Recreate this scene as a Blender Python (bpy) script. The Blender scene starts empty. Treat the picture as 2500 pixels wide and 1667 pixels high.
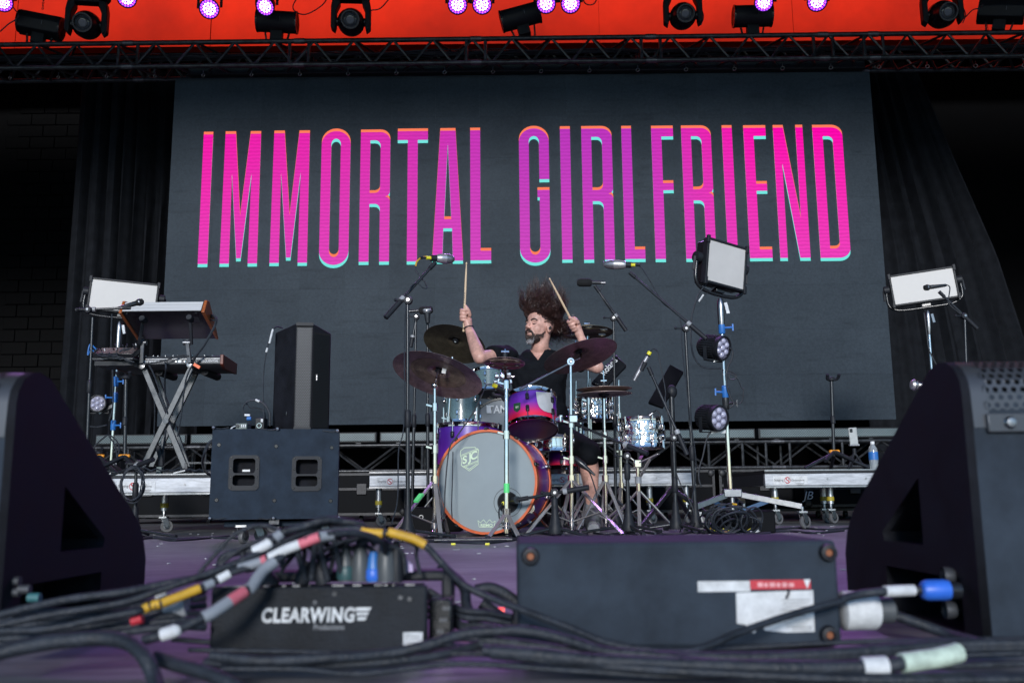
import bpy, bmesh, math, random
from mathutils import Vector, Matrix, Euler, Quaternion
random.seed(7)
SC = bpy.context.scene
COL = SC.collection
R = math.radians

# ------------------------------------------------------------------ camera
F_PX, CX, CY = 2284.0, 1250.0, 833.5          # focal length and centre for a 2500 px wide frame
PITCH, ROLL, CAM_Z = R(9.5), R(-0.55), 0.20
cam_d = bpy.data.cameras.new('camera')
cam = bpy.data.objects.new('camera', cam_d)
COL.objects.link(cam)
CAM_ROT = Matrix.Rotation(R(90) + PITCH, 3, 'X') @ Matrix.Rotation(ROLL, 3, 'Z')
cam.matrix_world = Matrix.Translation((0, 0, CAM_Z)) @ CAM_ROT.to_4x4()
cam_d.sensor_width = 36.0
cam_d.lens = F_PX / 2500.0 * 36.0
cam_d.clip_start = 0.02
cam_d.clip_end = 3000
cam_d.dof.use_dof = True
cam_d.dof.focus_distance = 5.6
cam_d.dof.aperture_fstop = 5.4
SC.camera = cam

# ------------------------------------------------------------------ sky and sun
SUN_EL, SUN_AZ = R(16), R(-5)     # low sun behind the photographer, a little to the left
world = bpy.data.worlds.new('World')
SC.world = world
world.use_nodes = True
wn = world.node_tree
for n in list(wn.nodes):
    wn.nodes.remove(n)
wo = wn.nodes.new('ShaderNodeOutputWorld')
wb = wn.nodes.new('ShaderNodeBackground')
ws = wn.nodes.new('ShaderNodeTexSky')
ws.sky_type = 'NISHITA'
ws.sun_disc = False
ws.sun_rotation = R(180) + SUN_AZ
ws.dust_density = 0.0
ws.ozone_density = 4.2
wb.inputs['Strength'].default_value = 0.125
wn.links.new(ws.outputs[0], wb.inputs[0])
wn.links.new(wb.outputs[0], wo.inputs[0])
sun_d = bpy.data.lights.new('sun', 'SUN')
sun_d.energy = 2.0
sun_d.angle = R(10.0)
sun_d.color = (1.0, 0.98, 0.96)
sun = bpy.data.objects.new('sun', sun_d)
COL.objects.link(sun)
sdir = Vector((-math.sin(SUN_AZ) * math.cos(SUN_EL), math.cos(SUN_AZ) * math.cos(SUN_EL), -math.sin(SUN_EL)))
sun.rotation_euler = sdir.to_track_quat('-Z', 'Y').to_euler()
ws.sun_elevation = SUN_EL

SC.render.engine = 'CYCLES'
SC.view_settings.view_transform = 'Standard'
SC.view_settings.look = 'None'
SC.view_settings.exposure = 0.55
SC.view_settings.gamma = 1.0
SC.cycles.use_denoising = True
SC.cycles.max_bounces = 6
SC.cycles.diffuse_bounces = 3
SC.cycles.glossy_bounces = 4
SC.cycles.transmission_bounces = 4
SC.cycles.sample_clamp_indirect = 6.0
SC.cycles.caustics_reflective = False
SC.cycles.caustics_refractive = False
EXPO = SC.view_settings.exposure

# ------------------------------------------------------------------ measuring: a pixel of the 2500 px frame at a depth -> a point
def at(px, py, Y):
    d = CAM_ROT @ Vector(((px - CX) / F_PX, (CY - py) / F_PX, -1.0))
    t = Y / d.y
    return Vector((0, 0, CAM_Z)) + d * t
def on_floor(px, py, z=0.0):
    d = CAM_ROT @ Vector(((px - CX) / F_PX, (CY - py) / F_PX, -1.0))
    return Vector((0, 0, CAM_Z)) + d * ((z - CAM_Z) / d.z)
CROPS = {'A': (930, 600, 3.92), 'B': (930, 930, 3.825), 'C': (1350, 560, 3.92), 'D': (1350, 930, 3.825), 'E': (180, 640, 3.485),
         'F': (180, 1000, 3.51), 'G': (0, 880, 3.336), 'H': (0, 1230, 2.767), 'I': (500, 1230, 2.767), 'J': (1200, 1260, 2.94),
         'K': (1900, 860, 1.943), 'L': (1900, 620, 2.306), 'T': (0, 0, 2.751), 'U': (830, 0, 2.751), 'V': (1650, 0, 2.751),
         'W': (480, 290, 2.904), 'X': (1240, 290, 2.7034), 'Z': (1180, 680, 8.71)}
def q(c, x, y, Y):
    o = CROPS[c]
    return at(o[0] + x / o[2], o[1] + y / o[2], Y)
def qn(c, x, y):
    o = CROPS[c]
    return (o[0] + x / o[2], o[1] + y / o[2])

# ------------------------------------------------------------------ materials
MATS = {}
def mat(name, col, rough=0.5, metal=0.0, var=0.15, nscale=30.0, bump=0.0, bscale=200.0, spec=0.5, coat=0.0, emit=None, estr=0.0, stretch=None):
    if name in MATS:
        return MATS[name]
    m = bpy.data.materials.new(name)
    m.use_nodes = True
    nt = m.node_tree
    b = nt.nodes['Principled BSDF']
    b.inputs['Roughness'].default_value = rough
    b.inputs['Metallic'].default_value = metal
    b.inputs['Specular IOR Level'].default_value = spec
    b.inputs['Coat Weight'].default_value = coat
    tc = nt.nodes.new('ShaderNodeTexCoord')
    mp = nt.nodes.new('ShaderNodeMapping')
    if stretch:
        mp.inputs['Scale'].default_value = stretch
    nt.links.new(tc.outputs['Object'], mp.inputs[0])
    if var > 0:
        nz = nt.nodes.new('ShaderNodeTexNoise')
        nz.inputs['Scale'].default_value = nscale
        nz.inputs['Detail'].default_value = 5
        nz.inputs['Roughness'].default_value = 0.65
        nt.links.new(mp.outputs[0], nz.inputs[0])
        rp = nt.nodes.new('ShaderNodeValToRGB')
        rp.color_ramp.elements[0].position = 0.3
        rp.color_ramp.elements[1].position = 0.72
        rp.color_ramp.elements[0].color = [c * (1 - var) for c in col] + [1]
        rp.color_ramp.elements[1].color = [min(1, c * (1 + var)) for c in col] + [1]
        nt.links.new(nz.outputs['Fac'], rp.inputs[0])
        nt.links.new(rp.outputs[0], b.inputs['Base Color'])
        mr = nt.nodes.new('ShaderNodeMapRange')
        mr.inputs['To Min'].default_value = max(0.02, rough * 0.8)
        mr.inputs['To Max'].default_value = min(1, rough * 1.2)
        nt.links.new(nz.outputs['Fac'], mr.inputs[0])
        nt.links.new(mr.outputs[0], b.inputs['Roughness'])
    else:
        b.inputs['Base Color'].default_value = list(col) + [1]
    if bump > 0:
        n2 = nt.nodes.new('ShaderNodeTexNoise')
        n2.inputs['Scale'].default_value = bscale
        n2.inputs['Detail'].default_value = 4
        nt.links.new(mp.outputs[0], n2.inputs[0])
        bp = nt.nodes.new('ShaderNodeBump')
        bp.inputs['Strength'].default_value = bump
        bp.inputs['Distance'].default_value = 0.01
        nt.links.new(n2.outputs['Fac'], bp.inputs['Height'])
        nt.links.new(bp.outputs[0], b.inputs['Normal'])
    if emit:
        b.inputs['Emission Color'].default_value = list(emit) + [1]
        b.inputs['Emission Strength'].default_value = estr
    MATS[name] = m
    return m

def srgb(r, g, b):
    f = lambda c: (c / 255 / 12.92) if c / 255 <= 0.04045 else ((c / 255 + 0.055) / 1.055) ** 2.4
    return (f(r), f(g), f(b))

M_BLACK = mat('black_powder_coat', (0.013, 0.015, 0.019), 0.5, var=0.25, nscale=60, bump=0.1, bscale=900, spec=0.3)
M_BLACKGLOSS = mat('black_gloss', (0.012, 0.013, 0.016), 0.25, var=0.2)
M_RUBBER = mat('black_rubber', (0.015, 0.017, 0.022), 0.55, var=0.2, nscale=25, spec=0.3)
M_CABLE = mat('cable_rubber', (0.02, 0.0245, 0.033), 0.55, var=0.5, nscale=35, bump=0.3, bscale=160, spec=0.4)
M_TOLEX = mat('speaker_paint', (0.021, 0.031, 0.047), 0.65, var=0.28, nscale=14, bump=0.35, bscale=700, spec=0.15)
M_BOXGREY = mat('box_paint', (0.032, 0.0425, 0.058), 0.65, var=0.38, nscale=9, bump=0.35, bscale=700, spec=0.15)
M_CARPET = mat('wedge_paint', (0.008, 0.0088, 0.013), 0.7, var=0.55, nscale=16, bump=0.35, bscale=600, spec=0.18)
M_CHROME = mat('chrome', (0.76, 0.69, 0.665), 0.09, 1.0, var=0.1, nscale=20)
M_STEEL = mat('brushed_steel', (0.3, 0.3, 0.31), 0.32, 1.0, var=0.15, nscale=40)
M_LEG = mat('satin_chrome', (0.6, 0.57, 0.565), 0.24, 0.7, var=0.12, nscale=20)
M_ALU = mat('aluminium_deck_edge', (0.44, 0.455, 0.485), 0.48, 0.35, var=0.35, nscale=9, stretch=(1, 6, 6))
M_ZINC = mat('zinc_caster', (0.34, 0.345, 0.35), 0.35, 1.0, var=0.2, nscale=50)
M_DKSTEEL = mat('dark_truss_steel', (0.045, 0.047, 0.052), 0.36, 0.45, var=0.7, nscale=18, bump=0.1, bscale=120)
M_WHITE = mat('white_print', (0.75, 0.76, 0.78), 0.55, var=0.05)
M_LABEL = mat('white_paper_label', (0.62, 0.63, 0.64), 0.6, var=0.22, nscale=45)
M_YELLOW = mat('yellow_tape', (0.6, 0.34, 0.025), 0.55, var=0.25)
M_LIME = mat('yellow_band', (0.75, 0.68, 0.03), 0.45, var=0.1)
M_RED = mat('red_tape', (0.52, 0.028, 0.045), 0.5, var=0.12)
M_PINK = mat('pink_tape', (0.56, 0.13, 0.17), 0.55, var=0.25)
M_BLUE = mat('blue_collar', (0.03, 0.16, 0.48), 0.4, var=0.12)
M_GREEN = mat('green_tape', (0.12, 0.75, 0.22), 0.5, var=0.08)
M_ORANGE = mat('orange_clip', (0.8, 0.3, 0.02), 0.45, var=0.08)
M_WOODRED = mat('red_wood_cheek', (0.14, 0.03, 0.018), 0.4, var=0.35, nscale=18, stretch=(1, 8, 1))
M_WOODOR = mat('orange_wood_cheek', (0.36, 0.1, 0.03), 0.4, var=0.3, nscale=18, stretch=(1, 8, 1))
M_SKIN = mat('skin', (0.62, 0.345, 0.275), 0.45, var=0.3, nscale=26, bump=0.25, bscale=90)
M_SHIRT = mat('black_cotton', (0.0065, 0.0075, 0.010), 0.9, var=0.3, nscale=25, bump=0.6, bscale=28, spec=0.12)
M_HAIR = mat('dark_brown_hair', (0.045, 0.021, 0.018), 0.4, var=0.6, nscale=30)
M_BEARD = mat('brown_beard', (0.035, 0.02, 0.016), 0.6, var=0.5, nscale=60)
M_GREYBEARD = mat('grey_beard', (0.25, 0.24, 0.25), 0.6, var=0.3, nscale=80)
M_STICK = mat('hickory', (0.68, 0.5, 0.33), 0.45, var=0.12, nscale=12, stretch=(1, 1, 0.2))
M_CLOTHBLK = mat('black_drape', (0.011, 0.0125, 0.016), 0.95, var=0.3, nscale=8, bump=0.15, bscale=300, spec=0.06)
M_PANELWHITE = mat('diffuser_white', (0.57, 0.55, 0.53), 0.5, var=0.07, nscale=5)
M_BLACKWALL = mat('black_wall_paint', (0.0016, 0.0018, 0.0024), 0.6, var=0.3, nscale=3, bump=0.3, bscale=30, spec=0.06)
M_GLASS = mat('lens_glass', (0.05, 0.06, 0.08), 0.06, 0.0, var=0.0, spec=0.9)
M_FROST = mat('frosted_lens', (0.42, 0.42, 0.55), 0.25, 0.0, var=0.1, coat=0.5)

# ------------------------------------------------------------------ mesh building
WM = {}     # object name -> world matrix (kept here so nothing needs a depsgraph update)
class MB:
    def __init__(s):
        s.v = []; s.f = []
    def add(s, vs, fs):
        n = len(s.v)
        s.v += [Vector(v) for v in vs]
        s.f += [tuple(i + n for i in f) for f in fs]
        return s
    def box(s, c, size, rot=None):
        c = Vector(c); x, y, z = [k / 2 for k in size]
        vs = [Vector((a * x, b * y, d * z)) for a in (-1, 1) for b in (-1, 1) for d in (-1, 1)]
        if rot is not None:
            vs = [rot @ v for v in vs]
        return s.add([c + v for v in vs], [(0, 1, 3, 2), (4, 6, 7, 5), (0, 4, 5, 1), (2, 3, 7, 6), (0, 2, 6, 4), (1, 5, 7, 3)])
    def bar(s, p0, p1, w, h=None, up=(0, 0, 1)):
        p0, p1 = Vector(p0), Vector(p1); h = h or w
        d = (p1 - p0); L = d.length; d.normalize()
        u = Vector(up)
        if abs(d.dot(u)) > 0.98: u = Vector((0, 1, 0))
        x = d.cross(u).normalized(); y = x.cross(d).normalized()
        m = Matrix((x, d, y)).transposed()
        return s.box((p0 + p1) / 2, (w, L, h), m)
    def cyl(s, p0, p1, r0, r1=None, n=16, cap=True):
        p0, p1 = Vector(p0), Vector(p1); r1 = r0 if r1 is None else r1
        d = (p1 - p0).normalized()
        x = d.orthogonal().normalized(); y = d.cross(x)
        vs = []
        for p, r in ((p0, r0), (p1, r1)):
            vs += [p + x * (r * math.cos(2 * math.pi * i / n)) + y * (r * math.sin(2 * math.pi * i / n)) for i in range(n)]
        fs = [(i, (i + 1) % n, n + (i + 1) % n, n + i) for i in range(n)]
        if cap:
            fs += [tuple(range(n - 1, -1, -1)), tuple(range(n, 2 * n))]
        return s.add(vs, fs)
    def lathe(s, prof, o=(0, 0, 0), ax=(0, 0, 1), n=32, a0=0.0, a1=2 * math.pi, closed=True):
        """prof: (radius, distance along the axis) pairs"""
        o = Vector(o); d = Vector(ax).normalized()
        x = d.orthogonal().normalized(); y = d.cross(x)
        vs = []; full = abs(a1 - a0 - 2 * math.pi) < 1e-6
        m = n if full else n + 1
        for r, h in prof:
            for i in range(m):
                a = a0 + (a1 - a0) * i / n
                vs.append(o + d * h + x * (r * math.cos(a)) + y * (r * math.sin(a)))
        fs = []
        for k in range(len(prof) - 1):
            for i in range(n):
                j = (i + 1) % m
                fs.append((k * m + i, k * m + j, (k + 1) * m + j, (k + 1) * m + i))
        return s.add(vs, fs)
    def ring(s, c, ax, R0, r, n=40, k=8):
        prof = [(R0 + r * math.cos(2 * math.pi * i / k), r * math.sin(2 * math.pi * i / k)) for i in range(k + 1)]
        return s.lathe(prof, c, ax, n)
    def ell(s, c, rad, rot=None, n=16, m=10):
        c = Vector(c)
        vs = []
        for j in range(m + 1):
            t = math.pi * j / m
            for i in range(n):
                a = 2 * math.pi * i / n
                v = Vector((rad[0] * math.sin(t) * math.cos(a), rad[1] * math.sin(t) * math.sin(a), rad[2] * math.cos(t)))
                if rot is not None: v = rot @ v
                vs.append(c + v)
        fs = []
        for j in range(m):
            for i in range(n):
                k = (i + 1) % n
                if j == 0: fs.append((i, n + i, n + k))
                elif j == m - 1: fs.append((j * n + i, (j + 1) * n + i, j * n + k))
                else: fs.append((j * n + i, (j + 1) * n + i, (j + 1) * n + k, j * n + k))
        return s.add(vs, fs)
    def tube(s, pts, r, n=8, smooth=6, cap=True):
        """r: number or list of radii, one for each of pts"""
        P = [Vector(p) for p in pts]
        rs = list(r) if isinstance(r, (list, tuple)) else [r] * len(P)
        if smooth and len(P) > 2:
            Q = []; RR = []
            for i in range(len(P) - 1):
                a = P[i - 1] if i else P[0] * 2 - P[1]
                b, c = P[i], P[i + 1]
                d = P[i + 2] if i + 2 < len(P) else P[-1] * 2 - P[-2]
                for k in range(smooth):
                    t = k / smooth
                    Q.append(0.5 * ((2 * b) + (c - a) * t + (2 * a - 5 * b + 4 * c - d) * t * t + (3 * b - a - 3 * c + d) * t ** 3))
                    RR.append(rs[i] * (1 - t) + rs[i + 1] * t)
            Q.append(P[-1]); RR.append(rs[-1]); P, rs = Q, RR
        x = None; vs = []
        for i, p in enumerate(P):
            d = (P[min(i + 1, len(P) - 1)] - P[max(i - 1, 0)])
            if d.length < 1e-9: d = Vector((0, 0, 1))
            d.normalize()
            x = d.orthogonal().normalized() if x is None else (x - d * x.dot(d)).normalized()
            y = d.cross(x)
            vs += [p + x * (rs[i] * math.cos(2 * math.pi * k / n)) + y * (rs[i] * math.sin(2 * math.pi * k / n)) for k in range(n)]
        fs = []
        for i in range(len(P) - 1):
            for k in range(n):
                l = (k + 1) % n
                fs.append((i * n + k, i * n + l, (i + 1) * n + l, (i + 1) * n + k))
        if cap:
            fs += [tuple(range(n - 1, -1, -1)), tuple((len(P) - 1) * n + k for k in range(n))]
        return s.add(vs, fs)
    def prism(s, poly, o, ux, uy, thick):
        """extrude the 2-D polygon (convex or simple) given in frame o, ux, uy along ux x uy"""
        o, ux, uy = Vector(o), Vector(ux), Vector(uy)
        nz = ux.cross(uy).normalized() * thick
        a = [o + ux * p[0] + uy * p[1] for p in poly]
        n = len(a)
        return s.add(a + [p + nz for p in a], [tuple(range(n - 1, -1, -1)), tuple(range(n, 2 * n))] + [(i, (i + 1) % n, n + (i + 1) % n, n + i) for i in range(n)])
    def build(s, name, m, parent=None, smooth=True, bevel=0.0, local=False, ang=0.7):
        vs = s.v
        if parent is not None and not local:
            inv = WM[parent.name].inverted()
            vs = [inv @ v for v in vs]
        me = bpy.data.meshes.new(name)
        me.from_pydata([tuple(v) for v in vs], [], s.f)
        me.validate()
        bm = bmesh.new(); bm.from_mesh(me)
        bmesh.ops.remove_doubles(bm, verts=bm.verts, dist=1e-6)
        bmesh.ops.recalc_face_normals(bm, faces=bm.faces)
        bm.to_mesh(me); bm.free()
        return finish(name, me, m, parent, smooth, bevel, ang)

def finish(name, me, m, parent=None, smooth=True, bevel=0.0, ang=0.7):
    me.materials.clear()
    me.materials.append(m)
    if smooth:
        me.polygons.foreach_set('use_smooth', [True] * len(me.polygons))
        me.set_sharp_from_angle(angle=ang)
    o = bpy.data.objects.new(name, me)
    COL.objects.link(o)
    if parent is not None:
        o.parent = parent
        WM[o.name] = WM[parent.name].copy()
    else:
        WM[o.name] = Matrix.Identity(4)
    if bevel > 0:
        bv = o.modifiers.new('bevel', 'BEVEL')
        bv.width = bevel; bv.segments = 2; bv.limit_method = 'ANGLE'; bv.angle_limit = 0.6
    return o

def tag(o, label, cat, group=None):
    o['label'] = label; o['category'] = cat
    if group: o['group'] = group
    return o
def structure(o):
    o['kind'] = 'structure'
    return o
def thing(name, label, cat, loc=(0, 0, 0), group=None, rot=None):
    o = bpy.data.objects.new(name, None)
    o.empty_display_size = 0.05
    COL.objects.link(o)
    m = Matrix.Translation(Vector(loc))
    if rot is not None:
        m = m @ rot.to_4x4()
    o.matrix_world = m
    WM[o.name] = m
    return tag(o, label, cat, group)
def single(name, mb, m, label, cat, group=None, base=None, **kw):
    """a thing that is one mesh, its origin at its lowest point"""
    if base is None:
        lo = min(mb.v, key=lambda v: v.z)
        base = Vector((sum(v.x for v in mb.v) / len(mb.v), sum(v.y for v in mb.v) / len(mb.v), lo.z))
    base = Vector(base)
    mb.v = [v - base for v in mb.v]
    o = mb.build(name, m, None, **kw)
    o.location = base
    WM[o.name] = Matrix.Translation(base)
    return tag(o, label, cat, group)
def up_to(axis, side=None):
    """rotation whose local Z is axis"""
    z = Vector(axis).normalized()
    x = Vector(side) if side is not None else (Vector((1, 0, 0)) if abs(z.x) < 0.9 else Vector((0, 1, 0)))
    x = (x - z * x.dot(z)).normalized()
    y = z.cross(x)
    return Matrix((x, y, z)).transposed()

def curve_mesh(loops, extr=0.0):
    """filled flat outline with holes -> mesh data in the XY plane"""
    cu = bpy.data.curves.new('outline', 'CURVE')
    cu.dimensions = '2D'; cu.fill_mode = 'BOTH'; cu.extrude = extr
    for lp in loops:
        sp = cu.splines.new('POLY')
        sp.points.add(len(lp) - 1)
        for p, c in zip(sp.points, lp):
            p.co = (c[0], c[1], 0, 1)
        sp.use_cyclic_u = True
    o = bpy.data.objects.new('outline', cu)
    me = bpy.data.meshes.new_from_object(o)
    bpy.data.objects.remove(o); bpy.data.curves.remove(cu)
    return me
def text_mesh(body, size=1.0, extr=0.0, shear=0.0, space=1.0, offset=0.0):
    cu = bpy.data.curves.new('lettering', 'FONT')
    cu.body = body; cu.size = size; cu.extrude = extr; cu.shear = shear; cu.space_character = space
    cu.align_x = 'CENTER'; cu.align_y = 'CENTER'; cu.offset = offset
    o = bpy.data.objects.new('lettering', cu)
    me = bpy.data.meshes.new_from_object(o)
    bpy.data.objects.remove(o); bpy.data.curves.remove(cu)
    return me
def place_flat(me, name, m, parent, o, ux, uy, width=None, height=None):
    """lay flat mesh data into the frame o, ux, uy (world), scaled to width/height"""
    vs = [v.co.copy() for v in me.vertices]
    if not vs: return None
    x0, x1 = min(v.x for v in vs), max(v.x for v in vs); y0, y1 = min(v.y for v in vs), max(v.y for v in vs)
    sx = width / max(1e-6, x1 - x0) if width else None
    sy = height / max(1e-6, y1 - y0) if height else None
    sx = sx or sy or 1.0; sy = sy or sx
    if width and not height: sy = sx
    cx, cy = (x0 + x1) / 2, (y0 + y1) / 2
    o, ux, uy = Vector(o), Vector(ux).normalized(), Vector(uy).normalized()
    uz = ux.cross(uy)
    inv = WM[parent.name].inverted() if parent is not None else Matrix.Identity(4)
    for v in me.vertices:
        c = v.co
        p = o + ux * ((c.x - cx) * sx) + uy * ((c.y - cy) * sy) + uz * c.z
        v.co = inv @ p
    return finish(name, me, m, parent, smooth=False)
def rounded(w, h, r, n=5, cx=0.0, cy=0.0):
    pts = []
    for qx, qy, a in ((1, 1, 0), (-1, 1, 90), (-1, -1, 180), (1, -1, 270)):
        for i in range(n + 1):
            t = R(a + 90 * i / n)
            pts.append((cx + qx * (w / 2 - r) + r * math.cos(t), cy + qy * (h / 2 - r) + r * math.sin(t)))
    return pts
XA, YA, ZA = Vector((1, 0, 0)), Vector((0, 1, 0)), Vector((0, 0, 1))
# ================================================================== THE SETTING
def floor_material():
    m = bpy.data.materials.new('stage_floor_paint'); m.use_nodes = True
    nt = m.node_tree; b = nt.nodes['Principled BSDF']
    tc = nt.nodes.new('ShaderNodeTexCoord')
    mp = nt.nodes.new('ShaderNodeMapping'); mp.inputs['Scale'].default_value = (1.2, 9, 1)
    nt.links.new(tc.outputs['Object'], mp.inputs[0])
    n1 = nt.nodes.new('ShaderNodeTexNoise'); n1.inputs['Scale'].default_value = 4; n1.inputs['Detail'].default_value = 9; n1.inputs['Roughness'].default_value = 0.7
    nt.links.new(mp.outputs[0], n1.inputs[0])
    n2 = nt.nodes.new('ShaderNodeTexNoise'); n2.inputs['Scale'].default_value = 1.7; n2.inputs['Detail'].default_value = 6
    nt.links.new(tc.outputs['Object'], n2.inputs[0])
    mx = nt.nodes.new('ShaderNodeMath'); mx.operation = 'MULTIPLY'
    nt.links.new(n1.outputs['Fac'], mx.inputs[0]); nt.links.new(n2.outputs['Fac'], mx.inputs[1])
    rp = nt.nodes.new('ShaderNodeValToRGB')
    rp.color_ramp.elements[0].position = 0.12; rp.color_ramp.elements[0].color = (0.045, 0.044, 0.05, 1)
    rp.color_ramp.elements[1].position = 0.45; rp.color_ramp.elements[1].color = (0.30, 0.298, 0.315, 1)
    nt.links.new(mx.outputs[0], rp.inputs[0])
    # scuffs
    n3 = nt.nodes.new('ShaderNodeTexNoise'); n3.inputs['Scale'].default_value = 16; n3.inputs['Detail'].default_value = 8; n3.inputs['Roughness'].default_value = 0.8
    m3 = nt.nodes.new('ShaderNodeMapping'); m3.inputs['Scale'].default_value = (0.7, 2.0, 1); m3.inputs['Rotation'].default_value = (0, 0, 0.2)
    nt.links.new(tc.outputs['Object'], m3.inputs[0]); nt.links.new(m3.outputs[0], n3.inputs[0])
    r3 = nt.nodes.new('ShaderNodeValToRGB')
    r3.color_ramp.elements[0].position = 0.6; r3.color_ramp.elements[0].color = (0, 0, 0, 1)
    r3.color_ramp.elements[1].position = 0.72; r3.color_ramp.elements[1].color = (1, 1, 1, 1)
    nt.links.new(n3.outputs['Fac'], r3.inputs[0])
    mix = nt.nodes.new('ShaderNodeMixRGB'); mix.inputs[2].default_value = (0.42, 0.41, 0.43, 1)
    nt.links.new(r3.outputs[0], mix.inputs[0]); nt.links.new(rp.outputs[0], mix.inputs[1])
    nt.links.new(mix.outputs[0], b.inputs['Base Color'])
    b.inputs['Roughness'].default_value = 0.42
    bp = nt.nodes.new('ShaderNodeBump'); bp.inputs['Strength'].default_value = 0.35; bp.inputs['Distance'].default_value = 0.004
    nt.links.new(n1.outputs['Fac'], bp.inputs['Height']); nt.links.new(bp.outputs[0], b.inputs['Normal'])
    return m
M_FLOOR = floor_material()
def grid_mb(x0, x1, y0, y1, z):
    return MB().add([(x0, y0, z), (x1, y0, z), (x1, y1, z), (x0, y1, z)], [(0, 1, 2, 3)])
M_GROUND = mat('outside_ground', (0.36, 0.36, 0.36), 0.9, var=0.2, nscale=0.5)
structure(grid_mb(-400, 400, -600, 600, -1.5).build('ground', M_GROUND))
sf = MB().box((0, 7.65, -0.75), (22, 13.7, 1.5)).build('stage_floor', M_FLOOR); structure(sf)
# plywood sheets are not told apart in the photograph; the floor reads as one painted surface
dm = MB(); rd_ = random.Random(44)
for k in range(260):
    x, y = rd_.uniform(-2.6, 2.6), rd_.uniform(1.5, 6.2)
    a = rd_.uniform(0, 3.14); l = rd_.uniform(0.003, 0.011) * (2.2 if rd_.random() < 0.12 else 1); w = rd_.uniform(0.002, 0.005)
    dm.box((x, y, 0.0035), (l * 2, w * 2, 0.003), Matrix.Rotation(a, 3, 'Z'))
dbo = dm.build('floor_debris', mat('paper_scraps', (0.4, 0.4, 0.42), 0.8, var=0.5, nscale=2), None)
dbo['kind'] = 'stuff'; dbo['label'] = 'tiny pale scraps and flecks scattered over the stage floor'; dbo['category'] = 'debris'
bw = MB().box((0, 14.75, 4.5), (22, 0.4, 9.0)).build('back_wall', M_BLACKWALL); structure(bw)
WM[bw.name] = Matrix.Identity(4)
# painted concrete blocks where the wall shows beside the drape
blk = MB().box((0, 0, 0), (0.392, 0.03, 0.192))
first = None
for row in range(26):
    z = 2.0 + row * 0.2
    for c in range(6):
        x = -8.05 + c * 0.4 + (0.2 if row % 2 else 0.0)
        if first is None:
            first = blk.build('block', M_BLACKWALL, bw, bevel=0.008); o = first
        else:
            o = first.copy(); COL.objects.link(o)
        o.location = (x, 14.55 - random.uniform(0.002, 0.012), z)
for sx, nm in ((-1, 'side_wall_left'), (1, 'side_wall_right')):
    structure(MB().box((sx * 10.8, 9.0, 6.7), (0.4, 11.4, 13.4)).build(nm, M_BLACKWALL))
M_ROOF = mat('black_roof', (0.02, 0.02, 0.022), 0.8)
structure(MB().box((0, 6.5, 13.6), (24, 17.0, 0.3)).build('roof', M_ROOF))
structure(MB().box((0, 3.0, 8.08), (21, 0.15, 3.36)).build('added_shade_board', M_CLOTHBLK))      # unseen black board, added to shade the top of the video wall
# red-orange fascia wall above the rig, in wide sheets
M_FASCIA = mat('red_orange_paint', (0.84, 0.024, 0.006), 0.75, var=0.38, nscale=0.4, bump=0.25, bscale=3, spec=0.12)
fw = MB().box((0, 13.35, 10.1), (22, 0.2, 6.2)).build('upper_wall', M_FASCIA); structure(fw)
WM[fw.name] = Matrix.Identity(4)
sheet = None
for i, px in enumerate((-435, 40, 515, 988, 1462, 1936, 2411)):
    x0 = at(px, 60, 13.2).x; x1 = at(px + 475, 60, 13.2).x
    o = MB().box(((x0 + x1) / 2, 13.22 - 0.003 * (i % 2), 10.18), (x1 - x0 - 0.012, 0.03, 6.42)).build('panel', M_FASCIA, fw)

# ------------------------------------------------------------------ drapes
def drape(name, label, xl_fn, xr_fn, Y, z0, z1, folds, amp, seed):
    rnd = random.Random(seed)
    nu, nv = folds * 10, 26
    ph = [rnd.uniform(0, 6.28) for _ in range(6)]
    vs, fs = [], []
    for j in range(nv + 1):
        t = j / nv; z = z0 + (z1 - z0) * t
        xl, xr = xl_fn(t), xr_fn(t)
        for i in range(nu + 1):
            u = i / nu
            w = u + 0.012 * math.sin(9 * u + ph[0]) + 0.02 * math.sin(4 * u + ph[1] + 1.3 * t)
            y = amp * (math.sin(2 * math.pi * folds * w + ph[2]) + 0.4 * math.sin(2 * math.pi * folds * 1.9 * w + ph[3] + 0.6 * t)) * (0.8 + 0.35 * math.sin(2.1 * t + ph[4] + 5 * u))
            vs.append((xl + (xr - xl) * u, Y + y, z))
    for j in range(nv):
        for i in range(nu):
            a = j * (nu + 1) + i
            fs.append((a, a + 1, a + nu + 2, a + nu + 1))
    mb = MB().add(vs, fs)
    o = single(name, mb, M_CLOTHBLK, label, 'curtain', base=((xl_fn(0) + xr_fn(0)) / 2, Y, z0))
    s = o.modifiers.new('cloth', 'SOLIDIFY'); s.thickness = 0.006
    return o
xL = at(168, 600, 11.4).x; xs = at(500, 600, 11.4).x
drape('stage_curtain', 'black pleated stage drape hanging beside the painted block wall', lambda t: xL, lambda t: xs, 11.4, 0.0, 5.72, 9, 0.085, 3)
xr0 = at(2090, 600, 11.4).x
RT = [(0.0, at(2560, 1000, 11.4).x), (0.32, at(2500, 720, 11.4).x), (0.55, at(2425, 540, 11.4).x), (0.78, at(2320, 330, 11.4).x), (1.0, at(2232, 180, 11.4).x)]
def xr_fn(t):
    for (a, xa), (b, xb) in zip(RT, RT[1:]):
        if t <= b: return xa + (xb - xa) * (t - a) / (b - a)
    return RT[-1][1]
drape('stage_curtain', 'black stage drape swept aside toward the upper rig, fanning out as it falls', lambda t: xr0, xr_fn, 11.4, 0.0, 5.72, 7, 0.06, 11)

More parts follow.
